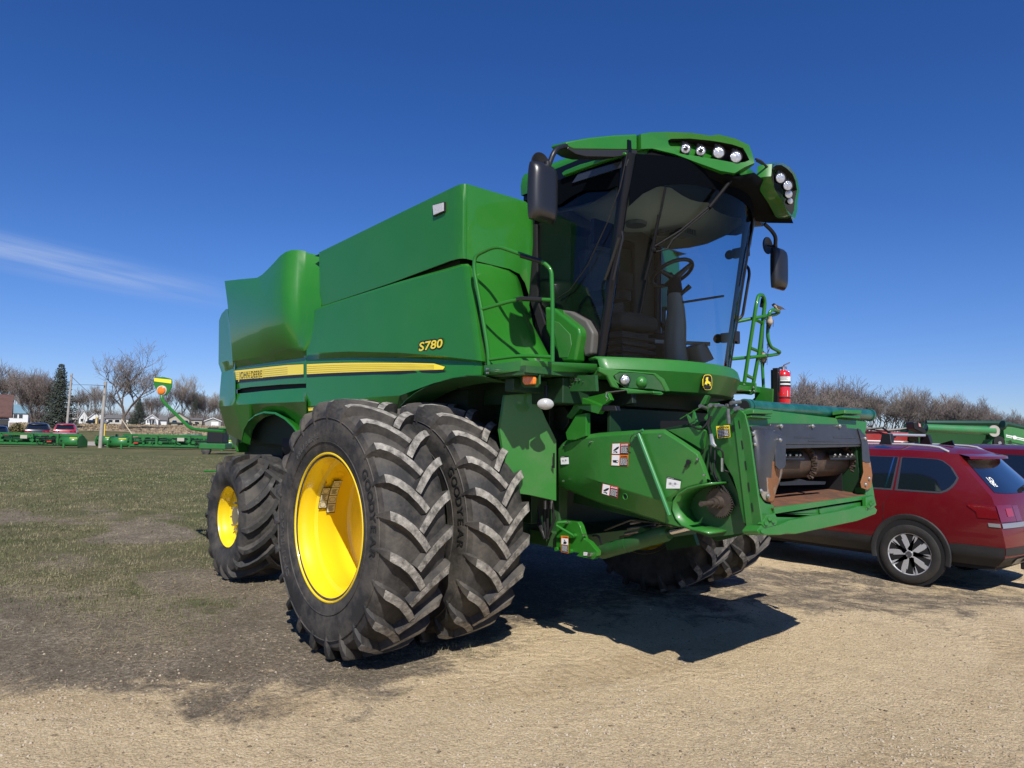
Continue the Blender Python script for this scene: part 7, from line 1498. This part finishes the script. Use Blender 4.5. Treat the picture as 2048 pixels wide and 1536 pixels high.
def tree_thing(name, label, cat, data, tw, p, rz, s=1.0, group=None, sz=None):
    t_ = thing(name, label, cat, p, rz, group); t_.scale = (s, s, sz or s); tv, tf, cv, cf = data
    for nm, v_, f_, m in (('trunk', tv, tf, BARK), ('crown', cv, cf, tw)):
        me = bpy.data.meshes.new(nm); me.from_pydata([tuple(v) for v in v_], [], f_); me.materials.append(m); o = bpy.data.objects.new(nm, me); COL.objects.link(o); o.parent = t_
    return t_
def place(o, px, d, s, rz, label, sink=0.0, sz=None):
    c = copy_tree(o); c.location = GP(px, d)-Vector((0, 0, sink)); c.rotation_euler.z = rz; c.scale = (s, s, sz or s); c['label'] = label; return c
# the big bare tree by the road
big = branch_mesh(5, 12.6, 2.6, 0.62, 4, [4, 5, 5, 4, 5], 0.013, 0.28, upright=0.75, gnarl=0.2)
tree_thing('bare_tree', 'large bare spreading tree standing alone beside the road', 'tree', big, TWIG, GP(250, 106), 0.6, 0.95, None, 0.94)
var = [branch_mesh(21, 10, 2.0, 0.50, 4, [4, 4, 5, 4, 4], 0.011, 0.16, upright=0.8, gnarl=0.2), branch_mesh(22, 10, 1.5, 0.42, 4, [4, 4, 5, 4, 5], 0.011, 0.14, upright=1.0, gnarl=0.18),
       branch_mesh(23, 9, 0.8, 0.50, 4, [4, 5, 5, 4, 3], 0.013, 0.12, upright=0.9, gnarl=0.22, trunks=3), branch_mesh(24, 9.5, 2.4, 0.60, 4, [4, 4, 5, 4, 4], 0.012, 0.18, upright=0.6, gnarl=0.24)]
protos = []
pos = [(1604, 96, 0.80, 'bare tree just right of the fire extinguisher'), (1640, 100, 0.86, 'bare tree second from the left in the right-hand wood'), (1676, 102, 0.88, 'bare tree with thin upright twigs left of the tallest in the wood'), (1708, 98, 0.97, 'tallest bare tree of the right-hand wood')]
for i_, (px_, d_, s_, lab) in enumerate(pos):
    protos.append(tree_thing('bare_tree', lab, 'tree', var[i_], (TWIG2, TWIG3, TWIG2, TWIG)[i_], GP(px_, d_)-Vector((0, 0, 0.3)), i_*1.3, s_, 'bare trees of the wood behind the cars', s_*0.95))
prof_ = [(1590, 775), (1620, 766), (1660, 770), (1700, 758), (1740, 771), (1790, 775), (1830, 785), (1870, 799), (1920, 805), (1960, 815), (2000, 822), (2048, 832), (2120, 840)]
def topy(px):
    for (a, b), (c_, d_) in zip(prof_[:-1], prof_[1:]):
        if a <= px <= c_: return b+(d_-b)*(px-a)/(c_-a)
    return 800
rr = random.Random(9); k = 0
words_ = ['slender', 'dense', 'ragged', 'broad', 'leaning', 'thin', 'bushy', 'pale']
hs_ = [9.4, 9.6, 8.6, 9.0]
wood = []
px_ = 1586
while px_ < 2110:
    v_ = rr.randrange(4); d_ = rr.uniform(88, 116); hz = 877+(px_-1024)*0.0*0+((px_-1828)*0.0175)
    hgt_ = (hz-topy(px_)+rr.uniform(-8, 5))/FPX*d_+1.9; s_ = hgt_/hs_[v_]; wood.append((px_, d_, s_, v_)); px_ += rr.uniform(15, 24)
for i_, (px_, d_, s_, v_) in enumerate(wood):
    o = place(protos[v_], px_, d_, s_*1.12, rr.uniform(0, 6.28), 'bare leafless tree in the wood behind the parked cars', sink=0.3, sz=s_)
    o['label'] = 'bare leafless tree in the wood behind the parked cars'
# undergrowth of the wood
def brush(px0, px1, d0, d1, n, h0, h1, m, label, seed, wk=1.0):
    rs = np.random.default_rng(seed); vs = []; fs = []; k = 0
    for _ in range(n):
        px = rs.uniform(px0, px1); d = rs.uniform(d0, d1); p = GP(px, d); h_ = rs.uniform(h0, h1)*(0.6+0.4*math.sin(px*0.07+seed)**2); lx, ly = rs.normal(0, 0.35, 2)*h_; w_ = rs.uniform(0.012, 0.03)*wk; a = rs.uniform(0, 6.28)
        vs += [(p.x-w_*math.cos(a), p.y-w_*math.sin(a), p.z-0.1), (p.x+w_*math.cos(a), p.y+w_*math.sin(a), p.z-0.1), (p.x+lx, p.y+ly, p.z+h_)]; fs.append((k, k+1, k+2)); k += 3
    return stuff_mesh('undergrowth', np.array(vs), np.array(fs), m, label, 'undergrowth')
brush(1560, 2130, 86, 120, 20000, 1.0, 4.2, TWIG2, 'tangled brown undergrowth filling the foot of the wood', 3, 1.7)
brush(1560, 2130, 84, 90, 9000, 0.8, 3.0, TWIG3, 'pale dry brush along the near edge of the wood', 13)
brush(-120, 470, 262, 320, 22000, 2.0, 8.0, TWIG2, 'brown undergrowth behind the distant houses', 5, 3.5)
# left side: trees round and behind the houses
lab_l = [(8, 128, 1.08, 3, 'tall bare tree at the left edge behind the brick house'), (42, 150, 1.2, 0, 'tall bare tree right of the brick house roof'), (22, 160, 1.1, 1, 'bare tree behind the pale blue roof'), (-20, 125, 1.2, 0, 'bare tree half cut by the left edge'),
         (78, 112, 0.92, 2, 'dense rounded many-stemmed bare tree left of the spruce'), (66, 118, 0.95, 2, 'dense brushy bare tree behind the black car'), (88, 118, 0.70, 2, 'low brushy bare tree below the spruce'),
         (160, 170, 0.95, 3, 'bare tree between the two poles'), (178, 185, 1.0, 0, 'hazy bare tree right of the taller pole'), (196, 190, 0.95, 1, 'bare tree behind the shorter pole'), (200, 128, 0.42, 3, 'small bare tree left of the large spreading one'),
         (225, 180, 0.95, 0, 'bare tree behind the large spreading tree'), (285, 185, 0.85, 3, 'bare tree behind the white cottage'), (302, 175, 0.8, 2, 'bare tree above the white cottage roof'), (345, 170, 1.02, 0, 'bare tree behind the beige barn, left of centre'), (365, 172, 1.12, 1, 'taller bare tree behind the beige barn'), (385, 172, 1.18, 3, 'tallest bare tree behind the beige barn'), (399, 178, 0.9, 2, 'bare tree at the right end of the beige barn'),
         (412, 185, 0.82, 0, 'bare tree behind the grey garage'), (428, 185, 0.8, 1, 'bare tree right of the grey garage'), (440, 180, 0.86, 3, 'bare tree touching the rear of the harvester'), (460, 180, 0.9, 0, 'bare tree hidden beyond the harvester')]
for px_, d_, s_, v_, lab in lab_l:
    if d_ >= 140: s_ *= 1.7; d_ *= 1.7
    o = place(protos[v_], px_, d_, s_, rr.uniform(0, 6.28), lab, sink=0.2)
    o['group'] = 'bare trees round the distant houses'
# spruces
SPR = mat('spruce_needles', (0.046, 0.058, 0.042), rough=0.9, var=0.35, vscale=2)
def spruce(seed, h, rad, m):
    rr = random.Random(seed); mb = MB(); z = 0.08*h
    while z < h*0.985:
        f_ = (z/h); r_ = rad*(1-f_)**0.8*rr.uniform(0.8, 1.1)+0.15; n = max(5, int(11*(1-f_))+5)
        for k_ in range(n):
            a = 6.283*k_/n+rr.uniform(-.3, .3); rl_ = r_*rr.uniform(0.7, 1.1); tip = Vector((rl_*math.cos(a), rl_*math.sin(a), z+rl_*0.05-0.12*rl_)); root = Vector((0, 0, z)); sd = Vector((-math.sin(a), math.cos(a), 0))
            m1 = root+(tip-root)*0.55+Vector((0, 0, -0.16*rl_))
            for q in range(12):
                t_ = rr.uniform(0.15, 1.0); c = root*(1-t_)**2+m1*2*t_*(1-t_)+tip*t_*t_; w_ = 0.30*(1.15-t_)*rr.uniform(0.7, 1.3)+0.10; s2 = rr.choice((-1, 1)); e_ = c+sd*s2*w_+Vector((0, 0, -w_*0.55)); mb.add([c, c+(tip-root)*0.07, e_, e_-Vector((0, 0, 0.14))], [(0, 1, 2, 3)])
            mb.tube([root, m1, tip], [0.03, 0.02, 0.008], 3, False)
        z += h*0.028*rr.uniform(0.8, 1.25)
    return mb
def conifer(px, d, h, rad, label, seed):
    t_ = thing('spruce_tree', label, 'tree', GP(px, d), 0.3); mb = MB(); mb.cyl((0, 0, -0.3), (0, 0, h*0.97), 0.22, 0.03, 8); mb.build('trunk', BARK, t_); spruce(seed, h, rad, SPR).build('crown', SPR, t_, smooth=0); return t_
conifer(120, 104, 9.9, 3.1, 'tall dark spruce between the bare trees and the pole', 3)
conifer(392, 290, 12.4, 3.4, 'dark conifer beside the tallest tree behind the beige barn', 5)
t_ = conifer(280, 240, 9.2, 4.2, 'brownish cedar behind the large bare tree', 8); t_.children[1].data.materials[0] = mat('brown_cedar', (0.10, 0.058, 0.032), rough=0.9, var=0.3, vscale=2)
# bushes by the brick house
def bush(px, d, w_, h_, m, label, seed):
    t_ = thing('evergreen_bush', label, 'bush', GP(px, d), 0, 'bushes by the brick house'); rr = random.Random(seed); mb = MB()
    for _ in range(1800):
        a = rr.uniform(0, 6.28); b = math.acos(rr.uniform(0, 1)); r_ = rr.uniform(0.75, 1.05)*(1+0.12*math.sin(a*5+seed)); c = Vector((w_*r_*math.sin(b)*math.cos(a), w_*0.6*r_*math.sin(b)*math.sin(a), h_*r_*math.cos(b))); s_ = rr.uniform(0.05, 0.14); u = Vector((rr.gauss(0, 1), rr.gauss(0, 1), rr.gauss(0, 1))).normalized()*s_; v = Vector((rr.gauss(0, 1), rr.gauss(0, 1), rr.gauss(0, 1))).normalized()*s_; mb.add([c-u, c+v, c+u, c-v], [(0, 1, 2, 3)])
    mb.ball((0, 0, 0), (w_*0.78, w_*0.45, h_*0.8), 12, 8); mb.build('foliage', m, t_, smooth=0)
    mb = MB(); mb.cyl((0, 0, -0.2), (0, 0, h_*0.5), 0.1); mb.build('stem', BARK, t_)
bush(38, 68, 1.35, 1.5, mat('olive_foliage', (0.10, 0.085, 0.028), rough=0.9, var=0.35, vscale=3), 'olive green bush left of the black car', 2); bush(12, 66, 1.2, 1.15, mat('dark_foliage', (0.035, 0.042, 0.018), rough=0.9, var=0.35, vscale=3), 'low dark green bush at the foot of the brick house', 4)

# ------------------------------------------------------------------ poles and wires
POLE = mat('weathered_pole', (0.36, 0.33, 0.29), rough=0.9, var=0.2, vscale=3)
def pole(px, d, h, r_, tilt, label):
    p = GP(px, d); t_ = thing('utility_pole', label, 'utility pole', p, A0, 'wooden poles along the road'); top = Vector((h*tilt, 0, h)); mb = MB(); mb.tube([(0, 0, -0.3), top*0.5, top], [r_*1.15, r_, r_*0.85], 12); mb.build('shaft', POLE, t_)
    mb = MB(); mb.cyl(top+Vector((-0.0, -0.02, -0.3)), top+Vector((0, -r_-0.10, -0.3)), 0.04); mb.cyl(top+Vector((0, 0, -0.9)), top+Vector((0, -r_-0.08, -0.9)), 0.03); mb.build('insulator', ZINC, t_); return p, top, t_
p1, tp1, o1 = pole(137, 92, 8.1-0.3, 0.14, 0.035, 'tall pale wooden utility pole right of the spruce'); p2, tp2, o2 = pole(206, 52, 4.85, 0.12, 0.03, 'shorter pale wooden pole standing at the near edge of the road')
mz = Matrix.Rotation(A0, 3, 'Z'); a1 = p1+mz @ tp1; a2 = p2+mz @ tp2
def wire(a, b, sag, label, r_=0.018):
    mb = MB(); mb.tube([a+(b-a)*t+Vector((0, 0, -sag*4*t*(1-t))) for t in np.linspace(0, 1, 16)], r_, 5); o = mb.build('power_line', mat('black_wire', (0.02, 0.02, 0.02)), None); tag(o, label, 'wire')
wire(a1-Vector((0, 0, 1.5)), a2-Vector((0, 0, 0.3)), -0.05, 'nearly level black wire joining the two wooden poles'); wire(a1-Vector((0, 0, 0.4)), GP(262, 240)+Vector((0, 0, 2.8)), 1.4, 'long sagging black wire running down from the tall pole towards the houses', 0.03)
for px_, d_, h_, lab in ((158, 240, 7.4, 'distant thin pole between the houses on the left'), (270, 240, 7.0, 'distant thin pole behind the large bare tree'), (302, 260, 6.4, 'distant thin pole above the white cottage')):
    t_ = thing('street_pole', lab, 'pole', GP(px_, d_), 0); mb = MB(); mb.cyl((0, 0, -0.2), (0.1, 0, h_), 0.13, 0.10, 8); mb.build('shaft', POLE, t_)
mb = MB(); p = GP(213, 60); mb.cyl(p+Vector((0, 0, -0.2)), p+Vector((0.03, 0, 1.75)), 0.045, n=10); mb.ball(p+Vector((0.03, 0, 1.75)), 0.045, 10, 6); tag(mb.build('marker_post', mat('yellow_post', (0.75, 0.52, 0.05), rough=0.5), None), 'thin yellow marker post just right of the shorter pole', 'marker post')
mb = MB(); p = GP(255, 92); mb.tube([p+Vector((0.9*rh[0], 0.9*rh[1], 0)), p+Vector((-0.6*rh[0], -0.6*rh[1], 2.0))], 0.05, 6); tag(mb.build('tree_stake', mat('pale_stake', (0.5, 0.42, 0.28)), None), 'pale wooden stake leaning against the trunk of the large bare tree', 'stake')

# ------------------------------------------------------------------ houses beyond the field
def house(name, label, cat, pxa, pxb, d, wall, ridge, depth, mw, mr, gable=False, windows=(), doors=(), porch=False, zoff=0.0, chim=None, trim=None, yaw=0.0):
    if d > 100: d *= 1.75
    azm = math.atan2(1024-(pxa+pxb)/2, FPX); sc_ = d/FPX; w_ = (pxb-pxa)*sc_*math.cos(azm)*(1.0 if d < 100 else 0.93); p = GP((pxa+pxb)/2, d+depth/2*math.cos(azm)); p.z += zoff; t_ = thing(name, label, cat, p, A0+azm*0.93+yaw)
    # local x to the right, y away from the camera; front wall at y=-depth/2
    mb = MB(); y0, y1 = -depth/2, depth/2; h = w_/2
    if gable:
        for yy in (y0, y1-0.1): mb.prism([(-h, yy, -0.3), (h, yy, -0.3), (h, yy, wall), (0, yy, wall+ridge), (-h, yy, wall)], (0, 0.1, 0))
        for xx in (-h, h-0.1): mb.box((xx+0.05, 0, wall/2-0.15), (0.1, depth-0.2, wall+0.3))
    else:
        mb.box((0, 0, wall/2-0.15), (w_, depth, wall+0.3))
        for xx in (-h, h-0.1): mb.prism([(xx, y0, wall), (xx, y1, wall), (xx, 0, wall+ridge)], (0.1, 0, 0))
    mb.build('wall', mw, t_, smooth=0)
    rf = MB(); o = 0.35
    if gable:
        for s_ in (-1, 1): rf.prism([(s_*(h+o), y0-o, wall-o*ridge/h), (0, y0-o, wall+ridge), (0, y0-o, wall+ridge+0.12), (s_*(h+o), y0-o, wall-o*ridge/h+0.12)], (0, depth+2*o, 0))
    else:
        for s_ in (-1, 1): rf.prism([(-h-o, s_*(y1+o), wall-o*ridge/(depth/2)), (-h-o, 0, wall+ridge), (-h-o, 0, wall+ridge+0.12), (-h-o, s_*(y1+o), wall-o*ridge/(depth/2)+0.12)], (w_+2*o, 0, 0))
    r_ = rf.build('roof', mr, t_, smooth=0)
    if chim: mb = MB(); mb.box((chim[0]*h, 0, wall+ridge), (0.5, 0.5, 1.2)); mb.build('chimney', chim[1], r_)
    if gable and trim:
        mb = MB()
        for s_ in (-1, 1): mb.prism([(s_*(h+o), y0-o-0.03, wall-o*ridge/h-0.12), (0, y0-o-0.03, wall+ridge-0.12), (0, y0-o-0.03, wall+ridge+0.1), (s_*(h+o), y0-o-0.03, wall-o*ridge/h+0.1)], (0, 0.025, 0))
        mb.build('barge_board', trim, r_, smooth=0)
    for (u, z0, ww, hh) in windows:
        mb = MB(); mb.box((u*h, y0-0.03, z0+hh/2), (ww+0.16, 0.04, hh+0.16)); f_ = mb.build('window', WHITE, t_, smooth=0); mb = MB(); mb.box((u*h, y0-0.06, z0+hh/2), (ww, 0.03, hh)); mb.build('pane', DGLS, f_, smooth=0)
    for (u, ww, hh, m) in doors:
        mb = MB(); mb.box((u*h, y0-0.04, hh/2), (ww, 0.05, hh)); dd = mb.build('door', m, t_, smooth=0)
        if ww > 2:
            mb = MB(); [mb.box((u*h, y0-0.068, hh*k_/4), (ww, 0.004, 0.03)) for k_ in range(1, 4)]; mb.build('door_groove', mat('grey_line', (0.3, 0.3, 0.3)), dd, smooth=0)
    if porch:
        mb = MB(); mb.prism([(-h*0.55, y0-1.6, wall*0.86), (h*0.55, y0-1.6, wall*0.86), (h*0.5, y0, wall*1.02), (-h*0.5, y0, wall*1.02)], (0, 0, 0.1)); pr = mb.build('porch_roof', mr, t_, smooth=0); mb = MB(); [mb.box((u*h, y0-1.5, wall*0.43), (0.14, 0.14, wall*0.86)) for u in (-0.5, 0, 0.5)]; mb.box((0, y0-0.8, 0.08), (h*1.1, 1.5, 0.16)); mb.build('porch_post', WHITE, pr, smooth=0)
    return t_
HW = mat('white_siding', (0.70, 0.70, 0.68), rough=0.7); HB = mat('beige_siding', (0.40, 0.36, 0.28), rough=0.7); HGR = mat('grey_siding', (0.32, 0.31, 0.28), rough=0.7)
RG = mat('grey_shingles', (0.13, 0.125, 0.12), rough=0.95, var=0.15, vscale=2); RB = mat('brown_shingles', (0.105, 0.055, 0.045), rough=0.95, var=0.2, vscale=3); RBL = mat('pale_blue_metal_roof', (0.22, 0.36, 0.42), rough=0.4, metal=0.3, var=0.1, vscale=0.6); RLG = mat('light_grey_roof', (0.35, 0.35, 0.34), rough=0.8)
def brick_mat():
    m = mat('red_brick', (0.20, 0.085, 0.055), rough=0.9); t = m.node_tree; b = t.nodes.new('ShaderNodeTexBrick'); b.inputs['Scale'].default_value = 5; b.inputs['Color1'].default_value = (0.22, 0.09, 0.06, 1); b.inputs['Color2'].default_value = (0.13, 0.06, 0.045, 1); b.inputs['Mortar'].default_value = (0.30, 0.26, 0.22, 1)
    tcn = t.nodes.new('ShaderNodeTexCoord'); mp = t.nodes.new('ShaderNodeMapping'); mp.inputs['Rotation'].default_value = (R(90), 0, 0); t.links.new(tcn.outputs['Object'], mp.inputs[0]); t.links.new(mp.outputs[0], b.inputs[0]); t.links.new(b.outputs[0], t.nodes['Principled BSDF'].inputs['Base Color']); return m
house('brick_house', 'red brick house with dark brown shingle roof at the left edge', 'house', -110, 24, 72, 2.45, 2.15, 7, brick_mat(), RB, windows=((0.86, 0.9, 0.9, 1.1),))
house('white_house', 'white house with pale blue metal roof behind the bare tree on the left', 'house', 20, 62, 118, 2.6, 2.3, 8, HW, RBL, windows=((-0.3, 1.0, 0.9, 1.1), (0.25, 1.0, 0.9, 1.1)), zoff=0.4)
house('white_shed', 'small white shed roof between the spruce and the tall pole', 'shed', 108, 122, 128, 1.9, 1.0, 4, HW, RG, gable=True, zoff=0.1)
house('white_garage', 'low white garage just right of the tall pole', 'garage', 142, 156, 152, 2.1, 1.3, 6, HW, RG, gable=True, trim=HW)
house('white_house', 'small white house with steep front gable left of the shorter pole', 'house', 161, 179, 150, 2.7, 2.4, 7, HW, RG, gable=True, windows=((-0.3, 1.0, 0.8, 1.0),), trim=HW)
house('white_house', 'white house with broad grey gable behind the shorter pole', 'house', 181, 214, 148, 2.6, 2.3, 8, HW, RG, gable=True, windows=((0.3, 0.9, 1.2, 1.0),), doors=((-0.35, 1.0, 2.0, BLKM),), trim=HW)
house('long_white_house', 'long low white house behind the trunk of the large bare tree', 'house', 214, 262, 146, 2.3, 1.1, 7, mat('cream_siding', (0.52, 0.49, 0.42), rough=0.7), RG, windows=((-0.6, 0.9, 1.4, 0.9), (0.0, 0.9, 1.4, 0.9), (0.6, 0.9, 1.4, 0.9)))
house('white_cottage', 'white cottage with front gable and porch right of the large bare tree', 'house', 294, 321, 134, 2.1, 1.45, 7, HW, RG, gable=True, windows=((0.35, 0.8, 0.9, 1.0), (-0.6, 0.8, 0.6, 1.0)), doors=((0.0, 0.9, 1.9, BLKM),), porch=True, trim=HW)
house('white_wing', 'low white side building on the left of the porch cottage', 'house', 280, 293.5, 137, 2.0, 1.0, 5, HW, RG, windows=((0.0, 0.9, 0.8, 0.8),)); house('white_wing', 'low white side building between the porch cottage and the beige barn', 'house', 321.5, 337, 137, 1.9, 1.3, 5, HW, RG)
house('beige_barn', 'large beige barn with broad low gable right of the white cottage', 'barn', 338, 384, 140, 2.5, 2.1, 12, HB, RG, gable=True, windows=((-0.45, 1.3, 0.9, 0.6), (0.5, 1.2, 0.9, 0.6)), trim=RG)
house('beige_shed', 'low beige shed joined to the right of the barn', 'shed', 384.5, 408, 144, 2.2, 0.6, 8, HB, RG, windows=((0, 1.2, 1.2, 0.4),))
house('grey_garage', 'grey garage with white door nearest the rear of the harvester', 'garage', 412, 446, 138, 1.9, 1.0, 7, HGR, RLG, gable=True, doors=((0.25, 2.3, 1.6, WHITE),), trim=HW)
# brick end of the near house shows a low rubble heap beside it
def pickup(px, d, label, yaw):
    d *= 1.7
    t_ = thing('pickup_truck', label, 'truck', GP(px, d), A0+yaw, 'trucks parked by the beige barn'); pt = mat('dark_truck_paint', (0.018, 0.030, 0.024), rough=0.35, coat=0.6)
    mb = MB(); mb.prism([(-1.9, -0.85, 0.45), (1.9, -0.85, 0.45), (1.95, -0.85, 1.0), (0.9, -0.85, 1.1), (0.9, -0.85, 1.05), (-1.9, -0.85, 1.05)], (0, 1.7, 0)); mb.build('body', pt, t_, bevel=0.05)
    mb = MB(); mb.prism([(-0.7, -0.78, 1.05), (0.85, -0.78, 1.05), (0.5, -0.72, 1.7), (-0.55, -0.72, 1.7)], (0, 1.5, 0)); cb = mb.build('cab', pt, t_, bevel=0.04); mb = MB(); mb.prism([(-0.5, -0.80, 1.12), (0.66, -0.80, 1.12), (0.40, -0.75, 1.6), (-0.42, -0.75, 1.6)], (0, 0.01, 0)); mb.build('window', DGLS, cb)
    for x in (-1.2, 1.25):
        for y in (-0.8, 0.8): mb = MB(); mb.cyl((x, y-0.1, 0.38), (x, y+0.1, 0.38), 0.38, n=20); mb.build('wheel', BLKM, t_)
    return t_
pickup(351.5, 130, 'dark pickup truck parked in front of the beige barn, left one', R(25)); pickup(374, 131, 'dark pickup truck parked in front of the beige barn, right one', R(30))
t_ = thing('flatbed_trailer', 'dark flatbed trailer parked in front of the low beige shed', 'trailer', GP(395, 226), A0); mb = MB(); mb.box((0, 0, 0.6), (2.6, 1.4, 0.14)); mb.box((0.3, 0, 0.95), (0.9, 0.8, 0.5)); mb.bar((1.3, 0, 0.6), (2.2, 0, 0.5), 0.1, 0.1); mb.build('deck', BLKM, t_); [(lambda q: q.build('wheel', BLKM, t_))(MB().cyl((x, -0.8, 0.33), (x, -0.6, 0.33), 0.33, n=16)) for x in (-0.35, 0.4)]
def small_car(px, d, label, m):
    d *= 1.62
    t_ = thing('parked_car', label, 'car', GP(px, d), A0, 'cars parked by the distant houses'); mb = MB(); mb.prism([(-2.1, -0.8, 0.4), (2.1, -0.8, 0.4), (2.15, -0.8, 0.85), (1.2, -0.78, 0.95), (0.7, -0.72, 1.4), (-1.0, -0.72, 1.42), (-1.7, -0.78, 0.98), (-2.1, -0.8, 0.9)], (0, 1.6, 0)); mb.build('body', m, t_, bevel=0.06)
    mb = MB(); mb.prism([(-1.3, -0.82, 0.98), (0.95, -0.82, 0.98), (0.6, -0.76, 1.32), (-0.95, -0.76, 1.34)], (0, 0.01, 0)); mb.build('window', DGLS, t_)
    for x in (-1.3, 1.3): mb = MB(); mb.cyl((x, -0.82, 0.33), (x, 0.8, 0.33), 0.33, n=16); mb.build('wheel', BLKM, t_)
small_car(190, 142, 'black car parked before the white gabled house', MATS['black_paint']); small_car(207, 144, 'grey car parked right of the black one by the white house', mat('grey_paint', (0.2, 0.21, 0.22), rough=0.3, coat=0.8)); small_car(136, 140, 'dark car parked behind the foot of the tall pole', MATS['navy_paint'])
mb = MB(); p = GP(196, 128); mb.cyl(p, p+Vector((0, 0, 1.1)), 0.18, n=12); mb.ball(p+Vector((0, 0, 1.15)), 0.25, 10, 6); tag(mb.build('fire_hydrant', mat('hydrant_yellow', (0.65, 0.5, 0.2), rough=0.5), None), 'small yellowish hydrant post at the edge of the far street', 'hydrant')
